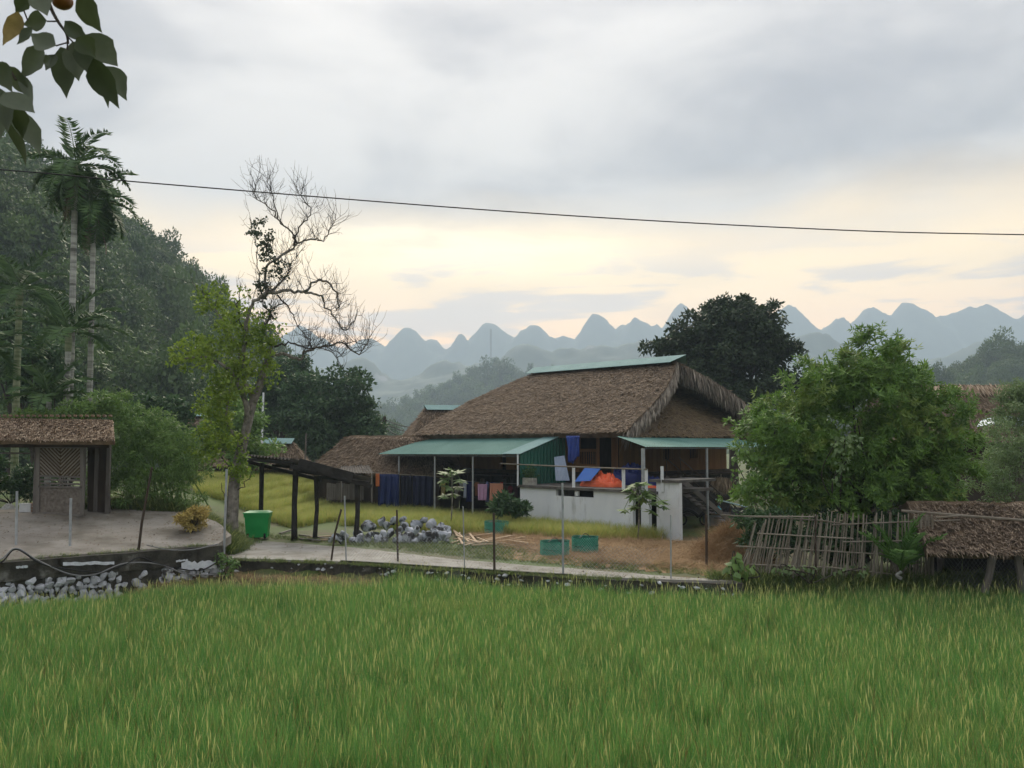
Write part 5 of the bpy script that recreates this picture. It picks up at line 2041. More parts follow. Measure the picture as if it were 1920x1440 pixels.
m_palmtrunk2 = M('green_palm_trunk', (.10, .14, .06), (.28, .31, .20), scale=3.2, stretch=(.15, .15, 1.6), contrast=(.35, .6))
m_croton = leafmat('croton_leaves', (0.27, 0.2025, 0.054), (0.675, 0.54, 0.1755), trans=.25, island=.8)
m_weed = leafmat('weed_leaves', (0.065, 0.143, 0.0325), (0.195, 0.299, 0.091), trans=.3, island=.6)


def leafy(name, pts_n, L, Wd, mat, parent, droop=.25, spread=.7, up=0.0):
    P, Nn = pts_n
    n = len(P)
    D = Nn * .6 + RNG.normal(size=P.shape) * spread
    D[:, 2] += up - droop
    S = np.cross(D, Nn + RNG.normal(size=P.shape) * .4)
    V, F = rhombi(P, D, S, RNG.uniform(.65, 1.3, n) * L, RNG.uniform(.7, 1.2, n) * Wd, bend=.12)
    return mk(name, V, F, mat, parent)


def in_ells(ells, n, lo=.55, hi=1.0, up=.1):
    """points near the surface of picture-space ellipses (px, py, rx, ry, Y, depth radius)"""
    wgt = np.array([e[2] * e[3] for e in ells], float)
    k = RNG.choice(len(ells), n, p=wgt / wgt.sum())
    d = rand_dirs(n, up)
    r = RNG.uniform(lo ** 2, hi ** 2, n) ** .5
    P = np.zeros((n, 3))
    C = []
    for e in ells:
        c = W(e[0], e[1], e[4])
        s = e[4] / FOC
        C.append((c, np.array((e[2] * s, e[5], e[3] * s))))
    cc = np.array([c for c, _ in C])[k]
    rr = np.array([r_ for _, r_ in C])[k]
    P = cc + d * rr * r[:, None]
    return P, d, k


def clumps(ells, nc, rc, per, lo=.5, hi=.95, up=.1, flat=.7):
    C, d, _ = in_ells(ells, nc, lo, hi, up)
    r = rc * RNG.uniform(.6, 1.3, nc)
    q = rand_dirs(nc * per, .35)
    P = np.repeat(C, per, 0) + q * (np.repeat(r, per)[:, None] * RNG.uniform(.35, 1.0, (nc * per, 1))) * np.array((1, 1, flat))
    return (P, q), C


def trunk_to(base, targets, r0, mat, parent, fork=.45, name='trunk', sides=7):
    mb = MB()
    base = np.array(base, float)
    mid = np.mean(targets, 0)
    top = base + (mid - base) * fork
    trunk = curve_pts([base, (base + top) / 2 + RNG.normal(0, .12, 3) * (1, 1, 0), top], 6)
    mb.tube(trunk, np.linspace(r0, r0 * .65, len(trunk)), sides)
    for t in targets:
        m = (top + t) / 2 + RNG.normal(0, .12, 3) * np.linalg.norm(t - top) * .4
        P = curve_pts([top - (top - base) * .08, m, t], 5)
        mb.tube(P, np.linspace(r0 * .38, r0 * .05, len(P)), 5)
    return mb.build(name, mat, parent)


def broad_tree(name, label, base, ells, nc, rc, per, L, Wd, mat, r0, bark=None, cat='tree', droop=.25, spread=.7, lo=.5, fork=.45, nl=14, group=None):
    o = thing(name, label, cat, base, group)
    pts, C = clumps(ells, nc, rc, per, lo=lo)
    crown = leafy('crown', pts, L, Wd, mat, o, droop, spread)
    trunk_to(base, C[RNG.choice(len(C), min(nl, len(C)), replace=False)], r0, bark or m_darkbark, o, fork)
    return o, C


# ---------------------------------------------------------------- trees behind the house
broad_tree('broadleaf_tree', 'big dark rounded tree rising behind the right end of the thatched roof', (W(1375, 830, 72)[0], 72, -.66),
    [(1365, 650, 118, 70, 72, 5.2), (1390, 600, 85, 38, 72, 4), (1440, 660, 62, 62, 71, 3.5), (1300, 640, 60, 50, 72, 3.5), (1245, 655, 36, 20, 72, 2), (1330, 720, 85, 30, 72, 4), (1450, 725, 65, 36, 70, 3), (1400, 745, 70, 30, 70, 3)],
    330, 1.0, 95, .42, .26, m_darktree, .45, lo=.25, nl=22)
broad_tree('broadleaf_tree', 'dense dark tree between the half-bare tree and the low thatched hut', (W(620, 850, 76)[0], 76, -.66),
    [(640, 740, 62, 50, 76, 3.2), (600, 790, 70, 55, 75, 3.4), (670, 795, 48, 48, 76, 2.6), (565, 760, 40, 60, 77, 2.6), (690, 820, 34, 35, 75, 2.2), (620, 830, 80, 35, 74, 3)],
    230, .9, 90, .36, .24, m_midtree, .3, lo=.3)
broad_tree('broadleaf_tree', 'hazy green tree standing just behind the white pole', (W(520, 850, 86)[0], 86, -.66),
    [(535, 730, 50, 60, 86, 3), (500, 780, 50, 60, 86, 3), (560, 700, 28, 30, 86, 2)], 110, 1.0, 80, .4, .26, m_midtree, .3, lo=.3)
for k, (px, py, rx, ry, Y, lab) in enumerate((
    (60, 690, 80, 60, 50, 'leafy tree behind the gate at the far left edge'),
    (20, 640, 60, 60, 58, 'dark leafy tree behind the left palms'),
    (300, 790, 70, 55, 58, 'dark tree behind the feathery bamboo clump'),
    (440, 800, 60, 60, 56, 'yellow-green bushy tree behind the leaning trunk'))):
    broad_tree('broadleaf_tree', lab, (W(px, 850, Y)[0], Y, -.3), [(px, py, rx, ry, Y, 2.2), (px + rx * .5, py + ry * .7, rx * .8, ry * .7, Y, 2)], 80, .75, 75, .3, .18, (m_midtree, m_midtree, m_midtree, m_bambooleaf)[k], .2, lo=.3)

# ---------------------------------------------------------------- mango tree in front of the house's right end
def mango():
    Y = 31.0
    base = np.array((W(1620, 1000, Y)[0], Y, -.66))
    o = thing('mango_tree', 'large leafy mango tree behind the bamboo fence', 'tree', base)
    ells = [(1600, 800, 165, 120, Y, 2.6), (1640, 705, 92, 62, Y, 1.8), (1642, 655, 40, 34, Y, 1.0), (1470, 830, 82, 70, Y - .3, 1.7), (1755, 805, 68, 78, Y, 1.7), (1560, 895, 150, 62, Y - .4, 2.0), (1530, 720, 70, 50, Y, 1.5), (1720, 720, 60, 45, Y, 1.3), (1780, 880, 42, 55, Y, 1.2), (1700, 850, 90, 90, Y - .4, 1.6), (1470, 920, 80, 48, Y - .6, 1.4), (1630, 925, 110, 42, Y - .8, 1.4), (1740, 925, 60, 36, Y - .6, 1.2)]
    # whorls of long leaves at the shoot tips
    ns, per = 4200, 10
    nc = 300
    C0, d0, _ = in_ells(ells, nc, .78, 1.08, .15)
    k = ns // nc
    C = np.repeat(C0, k, 0) + RNG.normal(size=(nc * k, 3)) * (.22, .22, .20) * np.repeat(RNG.uniform(.5, 1.3, (nc, 1)), k, 0)
    d = np.repeat(d0, k, 0) + rand_dirs(nc * k) * .7
    d /= np.linalg.norm(d, axis=1, keepdims=True)
    n = len(C) * per
    ax = d + np.array((0, 0, .35)) + RNG.normal(size=d.shape) * .25
    ax /= np.linalg.norm(ax, axis=1, keepdims=True)
    ang = np.tile(np.arange(per) * 2.4, len(C)) + np.repeat(RNG.uniform(0, 6, len(C)), per)
    a = np.cross(ax, rand_dirs(len(C)))
    a /= np.linalg.norm(a, axis=1, keepdims=True)
    b = np.cross(ax, a)
    A_, B_, X_ = (np.repeat(v, per, 0) for v in (a, b, ax))
    D = A_ * np.cos(ang)[:, None] + B_ * np.sin(ang)[:, None] + X_ * RNG.uniform(-.1, .8, (n, 1))
    D[:, 2] -= .28
    S = np.cross(D, X_)
    Pb = np.repeat(C, per, 0) + X_ * RNG.uniform(-.06, .06, (n, 1))
    V, F = rhombi(Pb, D, S, RNG.uniform(.17, .30, n), RNG.uniform(.045, .07, n), fold=.2, bend=.2)
    nn = int(len(C) * .22) * per
    mk('crown', V[nn * 4:], F[:(n - nn) * 1] if False else np.vstack((np.arange(n - nn)[:, None] * 4 + np.array([0, 1, 2]), np.arange(n - nn)[:, None] * 4 + np.array([0, 2, 3]))), m_mango, o)
    mk('young_leaves', V[:nn * 4], np.vstack((np.arange(nn)[:, None] * 4 + np.array([0, 1, 2]), np.arange(nn)[:, None] * 4 + np.array([0, 2, 3]))), m_mangonew, o)
    pts, C2 = clumps(ells, 380, .55, 46, lo=.2, hi=.85)
    leafy('inner_leaves', pts, .22, .07, m_mango, o, .5)
    trunk_to(base, C2[RNG.choice(len(C2), 20, replace=False)], .24, m_darkbark, o, .4)
mango()

def heart_leaves(name, label, cat, base, ells, n, L, mat, stem=True):
    o = thing(name, label, cat, base)
    P, d, _ = in_ells(ells, n, .6, 1.0, .1)
    D = RNG.normal(size=(n, 3)) * .5 + (0, -.3, -.7)
    S = np.cross(D, d + (0, -.8, .3))
    V, F = rhombi(P, D, S, RNG.uniform(.7, 1.2, n) * L, RNG.uniform(.6, .95, n) * L, fold=.12, bend=.1)
    mk('leaves', V, F, mat, o)
    if stem:
        mb = MB()
        for k in range(6):
            t = P[RNG.integers(0, n)]
            mb.tube(curve_pts([base, (np.array(base) + t) / 2 + RNG.normal(0, .2, 3), t], 5), .018, 5)
        st = mb.build('stems', m_darkbark, o)
        st['kind'] = 'stuff'
    return o
heart_leaves('broadleaf_shrub', 'round-leaved climber spilling over the left edge of the mango tree', 'shrub', G(1440, 1000), [(1412, 880, 45, 62, 30.2, .8), (1450, 915, 70, 45, 30, .8), (1395, 840, 22, 30, 30.2, .5), (1430, 800, 30, 40, 30.4, .6)], 620, .17, m_broad)
heart_leaves('climbing_vine', 'pale heart-leaved vine hanging down the middle of the mango tree', 'vine', W(1575, 960, 29.0), [(1578, 845, 20, 36, 28.3, .2), (1572, 895, 12, 20, 28.2, .15), (1595, 830, 26, 18, 28.4, .2)], 110, .17, m_scrub)

# scrub on the right
for k, (ells, lab, Y) in enumerate((
    ([(1890, 860, 60, 90, 38, 1.8), (1850, 900, 40, 60, 37, 1.2), (1930, 790, 40, 60, 39, 1.4)], 'pale green scrub to the right of the mango tree', 38),
    ([(1905, 735, 38, 28, 40, 1.0), (1885, 770, 28, 36, 40, .9), (1950, 760, 50, 60, 40, 1.2)], 'tall scrub sapling in front of the long thatched house', 40),
    ([(2000, 880, 80, 110, 37, 2)], 'pale green scrub at the far right edge', 37))):
    broad_tree('scrub', lab, (W(ells[0][0], 960, Y)[0], Y, -.66), ells, 120, .42, 60, .16, .06, m_scrub, .06, cat='shrub', lo=.1, nl=24, fork=.15, bark=m_bark)
def right_tarp():
    P = [W(p, q_, 42) for p, q_ in ((1865, 794), (1872, 784), (1885, 779), (1900, 781), (1930, 783), (1960, 785))]
    T = np.stack([np.array(P), np.array([p + (0, .3, -.02) for p in P]), np.array([p + (0, 1.6, -.1) for p in P])])
    V, F = sheet_solid(T, T - (0, 0, .03))
    o = thing('shade_canopy', 'curved white and pale blue canopy glimpsed above the scrub', 'canopy', (P[2][0], 42.5, -.66))
    mk('sheet', V, F, M('white_blue_sheet', (.5, .68, .82), (.82, .86, .9), scale=1.2, rough=.4), o)
    F2 = [W(1865, 796, 41.98), W(1872, 786, 41.98), W(1885, 781, 41.98), W(1900, 783, 41.98), W(1935, 785, 41.98), W(1935, 806, 41.98), W(1905, 797, 41.98), W(1880, 793, 41.98)]
    mb = MB()
    mb.prism(F2, (0, .02, 0))
    mb.build('front_flap', M('white_blue_flap', (.45, .66, .82), (.85, .88, .9), scale=1.5, rough=.4), o)
    for px in (1868, 1960):
        mb = MB()
        p = W(px, 790, 42.4)
        mb.tube([(p[0], p[1], -.66), p], .04, 6)
        mb.build('pole', m_greywood, o)
right_tarp()

# ---------------------------------------------------------------- palms
def frond(name, org, az, elev, length, droop, mat, parent, nl=26, lw=.055, ll=.55, rigid=.6):
    t = np.linspace(0, 1, 12)
    h = np.array((math.cos(az), math.sin(az), 0))
    R = np.zeros((12, 3))
    ang = elev
    p = np.array(org, float)
    for i in range(12):
        R[i] = p
        p = p + (h * math.cos(ang) + np.array((0, 0, math.sin(ang)))) * length / 11
        ang -= droop / 11 * (0.6 + .8 * i / 11)
    mb = MB()
    mb.tube(R, np.linspace(.03, .006, 12), 4)
    V0, F0 = np.vstack(mb.V), mb.F
    f = np.repeat(np.linspace(.16, .99, nl), 2)
    sd = np.tile((1, -1), nl)
    P = np.array([np.interp(f, t, R[:, k]) for k in range(3)]).T
    T = np.gradient(R, axis=0)
    T = np.array([np.interp(f, t, T[:, k]) for k in range(3)]).T
    T /= np.linalg.norm(T, axis=1, keepdims=True)
    side = np.cross(T, (0, 0, 1.0))
    side /= np.linalg.norm(side, axis=1, keepdims=True) + 1e-9
    D = side * sd[:, None] * .8 + T * .55 + RNG.normal(size=P.shape) * .10
    D[:, 2] += .30 - (1 - rigid) * 1.3
    S = np.cross(D, np.tile((0, 0, 1.0), (len(P), 1)) + .3 * side * sd[:, None])
    L = ll * np.interp(f, [0, .3, .7, 1], [.5, 1, .9, .45]) * RNG.uniform(.85, 1.1, len(P))
    V, F = rhombi(P, D, S, L, lw, fold=.15, bend=.25)
    allF = F0 + [tuple(int(i) + len(V0) for i in q_) for q_ in F]
    return mk(name, np.vstack((V0, V)), allF, mat, parent)

def palm(label, base, top, nf, length, r, mat=None, trunkmat=None, dead=0, emin=-.5, emax=1.35, droop=1.5, ll=.55, lw=.05, name='areca_palm', nl=26, group=None, shaft=True, rigid=.6):
    o = thing(name, label, 'palm', base, group)
    base, top = np.array(base, float), np.array(top, float)
    P = curve_pts([base, base * .5 + top * .5 + (RNG.normal(0, .08), 0, 0), top], 22)
    rr = np.linspace(r * 1.1, r * .85, len(P)) * np.where(np.arange(len(P)) % 2, 1.06, .98)
    mb = MB()
    mb.tube(P, rr, 9)
    mb.build('trunk', trunkmat or m_palmtrunk, o)
    if shaft:
        mb = MB()
        mb.tube([top - (0, 0, .1), top + (0, 0, .5), top + (0, 0, .95)], [r * .95, r * 1.05, r * .5], 9)
        mb.build('crownshaft', m_palmtrunk2, o)
    c = top + (0, 0, .8 if shaft else .05)
    for k in range(nf):
        az = k * 2.399 + RNG.uniform(-.25, .25)
        el = emax + (emin - emax) * (k / max(1, nf - 1)) ** .8
        frond('frond', c, az, el, length * RNG.uniform(.85, 1.1), droop * RNG.uniform(.8, 1.2), mat or m_palm, o, nl=nl, ll=ll, lw=lw, rigid=rigid)
    for k in range(dead):
        frond('dead_frond', c - (0, 0, .5), k * 2.1 + .4, -1.1, length * .8, .5, m_palmdead, o, nl=16, ll=.4, rigid=.2)
    return o
Yp = 38.0
palm('taller areca palm with pale ringed trunk above the gate roof', (W(128, 800, Yp)[0], Yp, .3), W(141, 345, Yp), 22, 2.6, .145, dead=4, emin=-.9, emax=1.4, droop=1.5, ll=.66, lw=.095, nl=24)
palm('slimmer areca palm just right of the taller one, white trunk', (W(167, 800, 39)[0], 39, .3), W(176, 408, 39), 20, 2.5, .125, dead=3, emin=-1.0, emax=1.2, droop=1.6, ll=.66, lw=.095, nl=24)
palm('shorter palm with green trunk at the left edge', (W(32, 800, 40)[0], 40, .3), W(36, 575, 40), 12, 2.7, .16, trunkmat=m_palmtrunk2, emin=.0, emax=1.35, droop=1.4, ll=.7, lw=.065)
palm('middle-sized palm spreading in front of the white trunk', (W(125, 800, 37)[0], 37, .4), W(128, 655, 37), 12, 2.6, .14, emin=.05, emax=1.4, droop=1.3, ll=.7, lw=.065)
palm('low bushy palm behind the thatched gate roof', (W(95, 800, 36.5)[0], 36.5, .4), W(92, 748, 36.5), 12, 2.3, .12, emin=.2, emax=1.4, droop=1.5, ll=.6, lw=.06, shaft=False)
palm('low palm at the far left behind the gate', (W(-30, 800, 37.5)[0], 37.5, .4), W(-30, 690, 37.5), 12, 2.5, .13, emin=.1, emax=1.4, droop=1.5, ll=.65, lw=.06)
palm('small bright fan of young palm fronds in front of the bamboo fence', W(1690, 1085, 26.4), W(1690, 1072, 26.4), 9, 1.75, .05, mat=m_palmnew, name='palm_seedling', emin=.75, emax=1.5, droop=.75, ll=.50, lw=.05, nl=20, shaft=False)

# ---------------------------------------------------------------- the half-bare leaning tree
def bare_tree():
    b = G(433, 1007)
    Y = b[1]
    o = thing('half_bare_tree', 'leaning half-bare tree with twisted branches and leaves on its left', 'tree', b)
    def Q(p, dy=0):
        return W(p[0], p[1], Y + dy)
    px = Y / FOC
    mb = MB()
    tr = curve_pts([b - (0, 0, .1), Q((436, 960)), Q((440, 900)), Q((452, 845)), Q((463, 800)), Q((474, 755)), Q((490, 715)), Q((499, 680))], 5)
    mb.tube(tr, np.interp(np.linspace(0, 1, len(tr)), [0, .1, .5, 1], [14.5, 11.5, 9, 6.5]) * px, 9)
    tr2 = curve_pts([Q((463, 800)), Q((462, 760), -.3), Q((440, 705), -.5), Q((425, 690), -.6), Q((390, 670), -.6), Q((345, 672), -.5)], 5)
    mb.tube(tr2, np.linspace(6.5, 1.5, len(tr2)) * px, 7)
    mb.tube(curve_pts([Q((455, 840)), Q((425, 790), -.4), Q((430, 740), -.5), Q((435, 700), -.6)], 5), np.linspace(3, 1.2, 16) * px, 6)
    tk = mb.build('trunk', m_bark, o)
    br = [
        ([(499, 682), (503, 667), (510, 643), (493, 623), (507, 593), (513, 577), (533, 568)], 6.5, .2),
        ([(474, 755), (456, 690), (460, 620), (473, 570), (500, 552), (540, 545), (570, 547), (597, 525), (623, 537), (635, 567), (631, 582)], 6.5, -.3),
        ([(570, 547), (600, 553), (617, 583), (643, 617), (656, 612), (668, 590)], 3.4, -.4),
        ([(500, 552), (497, 517), (510, 490), (540, 473), (557, 457), (587, 448), (607, 450), (623, 423), (630, 403)], 4.2, -.2),
        ([(557, 457), (543, 433), (520, 410), (510, 390), (480, 370), (478, 348)], 2.6, -.4),
        ([(550, 461), (560, 427), (582, 402), (573, 377), (557, 360)], 2.6, .3),
        ([(520, 410), (510, 363), (502, 337)], 1.8, -.3),
        ([(493, 560), (520, 535), (540, 513), (546, 495), (558, 478)], 4.0, .3),
        ([(499, 674), (527, 663), (560, 672), (573, 660), (600, 653), (640, 643), (673, 662), (697, 627)], 5.0, .4),
        ([(515, 650), (547, 642), (580, 653), (613, 650), (643, 670)], 2.8, -.5),
        ([(520, 553), (543, 580), (557, 610), (572, 633)], 2.6, -.5),
        ([(456, 690), (440, 640), (410, 590), (385, 555), (360, 530)], 3.5, .5),
        ([(460, 640), (445, 580), (450, 540)], 2.5, .6),
        ([(640, 643), (660, 640), (690, 648)], 1.6, .6), ([(600, 653), (625, 662), (640, 690)], 1.4, .2),
        ([(507, 593), (490, 560), (485, 500), (478, 450), (470, 430)], 2.2, .4),
        ([(437, 930), (460, 905), (480, 870)], 2.0, -.3), ([(437, 960), (420, 930), (415, 905)], 1.6, -.3)]
    twig = MB()
    for pts, w, dz in br:
        P = curve_pts([Q(p, dz * min(1, i / 2)) for i, p in enumerate(pts)], 5)
        P[1:-1] += RNG.normal(0, .035, P[1:-1].shape)
        m = MB()
        m.tube(P, np.linspace(w * .7, max(.5, w * .18), len(P)) * px, 6)
        m.build('branch', m_bark if w > 3 else m_darkbark, o)
        if pts[0][1] > 900:
            continue
        # twigs: fine shoots that climb from the bough
        n = int(len(P) * (1.5 if pts[-1][0] > 470 else .7))
        for k in range(n):
            i = RNG.integers(len(P) // 4, len(P))
            t = unit(P[i] - P[max(0, i - 1)])
            d = unit(t * .6 + RNG.normal(size=3) * (.8, .5, .35) + (0, 0, RNG.uniform(.2, 1.1)))
            L = RNG.uniform(.5, 1.5)
            q_ = [P[i]]
            for s in range(5):
                d = unit(d + RNG.normal(size=3) * .22 + (0, 0, .16))
                q_.append(q_[-1] + d * L / 5)
            twig.tube(q_, np.linspace(.010, .004, 6), 4, cap=False)
            for z in range(2):
                j = RNG.integers(1, 5)
                d2 = unit(d + RNG.normal(size=3) * .6)
                e = [q_[j], q_[j] + d2 * L * .2, q_[j] + unit(d2 + (0, 0, .4)) * L * .42]
                twig.tube(e, [.008, .006, .004], 3, cap=False)
    tw = twig.build('twigs', m_darkbark, o)
    tw['kind'] = 'stuff'
    ells = [(385, 665, 62, 42, Y - .6, 1.2), (335, 672, 28, 30, Y - .5, .7), (430, 585, 42, 55, Y + .3, 1.1), (455, 640, 42, 60, Y, 1.2), (395, 560, 32, 34, Y + .4, .8), (420, 720, 50, 40, Y - .6, 1.0), (500, 640, 26, 60, Y, .7), (480, 700, 40, 40, Y - .3, .8)]
    pts, _ = clumps(ells, 165, .34, 24, lo=.1, hi=1.0)
    leafy('crown', pts, .17, .14, m_thin, o, .3)
    ells = [(490, 445, 20, 42, Y + .2, .5), (475, 430, 16, 22, Y + .2, .3), (500, 470, 14, 40, Y + .2, .4), (520, 510, 30, 22, Y, .5), (495, 540, 18, 26, Y, .4), (505, 600, 14, 40, Y, .3)]
    pts, _ = clumps(ells, 60, .22, 16, lo=.1, hi=1.0)
    leafy('upper_leaves', pts, .13, .11, m_darktree, o, .3)
    ells = [(400, 770, 44, 44, Y - .4, .8), (420, 830, 40, 50, Y - .4, .7), (385, 830, 30, 40, Y - .4, .7), (445, 880, 22, 40, Y - .2, .5)]
    pts, _ = clumps(ells, 85, .33, 28, lo=.1, hi=1.0)
    leafy('lower_leaves', pts, .14, .11, m_thin, o, .3)
bare_tree()

# ---------------------------------------------------------------- bamboo clump and shrubs beside the gate
def bamboo_clump():
    base = G(280, 965)
    Y = 36.2
    o = thing('bamboo_clump', 'feathery green bamboo clump between the gate and the leaning tree', 'bamboo', (base[0], Y, float(H(base[0], Y))))
    ells = [(290, 860, 85, 80, Y, 1.9), (235, 850, 60, 75, Y, 1.6), (345, 880, 50, 70, Y, 1.4), (225, 770, 24, 45, Y, .7), (270, 800, 55, 45, Y, 1.2), (330, 820, 50, 40, Y, 1.2), (200, 900, 40, 60, Y - .2, 1.2), (290, 920, 95, 45, Y - .3, 1.6)]
    pts, C = clumps(ells, 330, .34, 62, lo=.3, hi=1.0)
    leafy('foliage', pts, .19, .042, m_bambooleaf, o, .5, .6)
    g = np.array((base[0], Y, float(H(base[0], Y))))
    for k in range(26):
        t = C[RNG.integers(0, len(C))]
        s = g + RNG.normal(0, .6, 3) * (1.6, .6, 0)
        mb = MB()
        P = curve_pts([s, s * .5 + t * .5 + (0, 0, .5), t], 5)
        mb.tube(P, np.linspace(.035, .01, len(P)), 5)
        mb.build('culm', m_bambooleaf, o)
bamboo_clump()
broad_tree('shrub', 'shrubby growth filling the space behind the gate opening', (W(30, 940, 37)[0], 37, .8), [(30, 900, 70, 45, 37, 1.5), (-60, 890, 60, 55, 37, 1.5), (90, 910, 30, 40, 37.5, 1)], 90, .4, 60, .2, .08, m_midtree, .05, cat='shrub', lo=.1, fork=.2)
broad_tree('shrub', 'light green shrubs showing above the gate roof', (W(120, 800, 36)[0], 36, .8), [(140, 775, 70, 20, 36, 1.0), (190, 760, 40, 24, 36, 1.0), (60, 785, 50, 14, 36, .8)], 70, .32, 55, .2, .06, m_bambooleaf, .05, cat='shrub', lo=.1, fork=.2)
broad_tree('croton_shrub', 'round yellow-leaved croton shrub at the edge of the forecourt', G(365, 1000), [(362, 978, 34, 22, G(365, 1000)[1], .7), (370, 962, 20, 12, G(365, 1000)[1], .5)], 60, .16, 60, .13, .05, m_croton, .03, cat='shrub', lo=.3, fork=.2, nl=20)
broad_tree('shrub', 'dark leafy bush below the peach towel at the corner of the white wall', G(952, 972, .2), [(950, 942, 20, 14, 41.6, .5), (970, 952, 20, 14, 41.6, .5), (936, 954, 18, 10, 41.6, .5), (958, 934, 10, 8, 41.6, .3)], 46, .22, 22, .34, .13, m_midtree, .04, cat='shrub', lo=.2, fork=.3)

def papaya(label, base_px, top_px, Y, leaves, mat):
    b = W(*base_px, Y)
    b[2] = float(H(b[0], Y))
    t = W(*top_px, Y)
    o = thing('papaya_sapling', label, 'sapling', b)
    mb = MB()
    mb.tube(curve_pts([b, (b + t) / 2 + (.05, 0, 0), t], 6), np.linspace(.05, .03, 7) if False else .035, 6)
    mb.build('stem', m_bark, o)
    for px, py, s in leaves:
        c = W(px, py, Y + RNG.normal(0, .2))
        hub = t + (c - t) * RNG.uniform(.0, .25)
        mb = MB()
        mb.tube(curve_pts([hub, (hub + c) / 2 + (0, 0, .12), c], 4), .012, 4)
        mb.build('stalk', m_weed, o)
        n = 11
        s = s * 1.25
        a = np.linspace(-2.6, 2.6, n)
        out = unit((c - t) * (1, 1, .2))
        sd = unit(np.cross(out, (0, 0, 1)))
        out = unit(out + RNG.normal(0, .45, 3) * (1, 1, .4))
        sd = unit(np.cross(out, (RNG.normal(0, .35), RNG.normal(0, .35), 1)))
        D = out * np.cos(a)[:, None] + sd * np.sin(a)[:, None] + np.array((0, 0, -1)) * RNG.uniform(.25, .95, (n, 1))
        V, F = rhombi(np.tile(c, (n, 1)), D, np.cross(D, np.tile((0, 0, 1.), (n, 1))), s * RNG.uniform(.8, 1.1, n), s * .42, fold=.06, bend=.2)
        mk('leaf', V, F, mat, o)
papaya('young papaya sapling in front of the washing under the awning', (845, 985), (847, 885), 42.0, [(838, 885, .42), (856, 884, .42), (833, 897, .4), (862, 898, .42), (846, 880, .35), (840, 910, .4), (858, 912, .35), (833, 928, .3), (850, 925, .3)], m_scrub)
papaya('leafy papaya sapling growing against the white basement wall', (1196, 1000), (1196, 915), 37.3, [(1180, 912, .4), (1200, 905, .45), (1215, 925, .45), (1225, 940, .4), (1240, 938, .4), (1185, 925, .4), (1205, 930, .4), (1222, 957, .35), (1245, 948, .3), (1170, 955, .3), (1188, 948, .35)], m_weed)

for k, (px, py, rx, ry, Y) in enumerate(((1440, 990, 60, 40, 29.0), (1560, 1000, 70, 45, 29.2), (1670, 1000, 60, 45, 29.0), (1740, 990, 40, 40, 29.6))):
    broad_tree('shrub', ('leafy bush behind the left end of the bamboo fence', 'leafy bush behind the middle of the bamboo fence', 'leafy bush behind the right half of the bamboo fence', 'leafy bush between the bamboo fence and the low shed')[k], (W(px, 1060, Y)[0], Y, -.66), [(px, py, rx, ry, Y, .9), (px + 15, py + 30, rx, ry * .7, Y, .8)], 70, .32, 46, .2, .08, m_midtree, .04, cat='shrub', lo=.1, fork=.2)

broad_tree('broadleaf_tree', 'green tree seen past the right end of the stilt house', (W(1450, 880, 62)[0], 62, -.66), [(1440, 840, 50, 50, 62, 2), (1500, 850, 60, 60, 62, 2)], 90, .8, 70, .3, .2, m_midtree, .2, lo=.2)
# ---------------------------------------------------------------- rice, grass, straw
def blade_clump(name, mats, n, h, w, spread, bend, lean=.25, flat=0.0, seg=3, ears=0):
    Vs, Fs, mi = [], [], []
    off = 0
    for k in range(n):
        b = np.array((*(RNG.normal(0, spread, 2)), 0.0))
        az = RNG.uniform(0, 6.28)
        d = np.array((math.cos(az), math.sin(az), 0))
        hh = h * RNG.uniform(.72, 1.08)
        ln = abs(RNG.normal(0, lean))
        bd = bend * RNG.uniform(.2, 1.6)
        s = np.array((-d[1], d[0], 0))
        fa = RNG.uniform(0, 6.28)
        s = np.array((math.cos(fa), math.sin(fa), 0))
        rows = []
        for i in range(seg + 1):
            t = i / seg
            c = b + d * (ln * t + bd * t ** 2.4) * hh + np.array((0, 0, hh * (t - .28 * bd * t ** 3) + flat))
            ww = w * (1 - t ** 1.6) * .5 * RNG.uniform(.8, 1.1)
            if i == seg:
                rows.append([c])
            else:
                rows.append([c - s * ww, c + s * ww])
        V = [p for r in rows for p in r]
        F = [(2 * i, 2 * i + 1, 2 * i + 3, 2 * i + 2) for i in range(seg - 1)] + [(2 * seg - 2, 2 * seg - 1, 2 * seg)]
        Vs += V
        Fs += [tuple(i + off for i in f) for f in F]
        mi += [RNG.choice(len(mats), p=MATP[:len(mats)] / MATP[:len(mats)].sum())] * len(F)
        off += len(V)
    for k in range(ears):
        b = np.array((*(RNG.normal(0, spread * 1.4, 2)), h * RNG.uniform(.80, 1.04)))
        az = RNG.uniform(0, 6.28)
        d = np.array((math.cos(az), math.sin(az), 0))
        s = np.array((-d[1], d[0], 0)) * .007
        L = RNG.uniform(.10, .19)
        Vs += [b - d * .006 - (0, 0, .02), b + s + (0, 0, L * .5), b + d * L * .35 + (0, 0, L), b - s + (0, 0, L * .5)]
        Fs.append((off, off + 1, off + 2, off + 3))
        mi.append(1)
        off += 4
    me = make_mesh(name, np.array(Vs), Fs)
    for m in mats:
        me.materials.append(m)
    me.polygons.foreach_set('material_index', np.array(mi, np.int32))
    return me
MATP = np.array((.82, .13, .05))
m_rice = leafmat('rice_green', (.062, .19, .046), (.215, .43, .11), trans=.42, scale=.8, island=.5, c3=(.28, .36, .10), c3scale=.55, c3cut=(.58, .80))
m_rice2 = leafmat('rice_yellow', (.34, .41, .11), (.64, .62, .25), trans=.4, scale=.5, island=.6)
m_rice3 = leafmat('rice_dry', (.20, .12, .04), (.36, .24, .10), trans=.3, scale=.5, island=.6)
m_gold = leafmat('ripening_rice', (.28, .33, .07), (.56, .57, .17), trans=.4, scale=.3, island=.45, inst=.2)
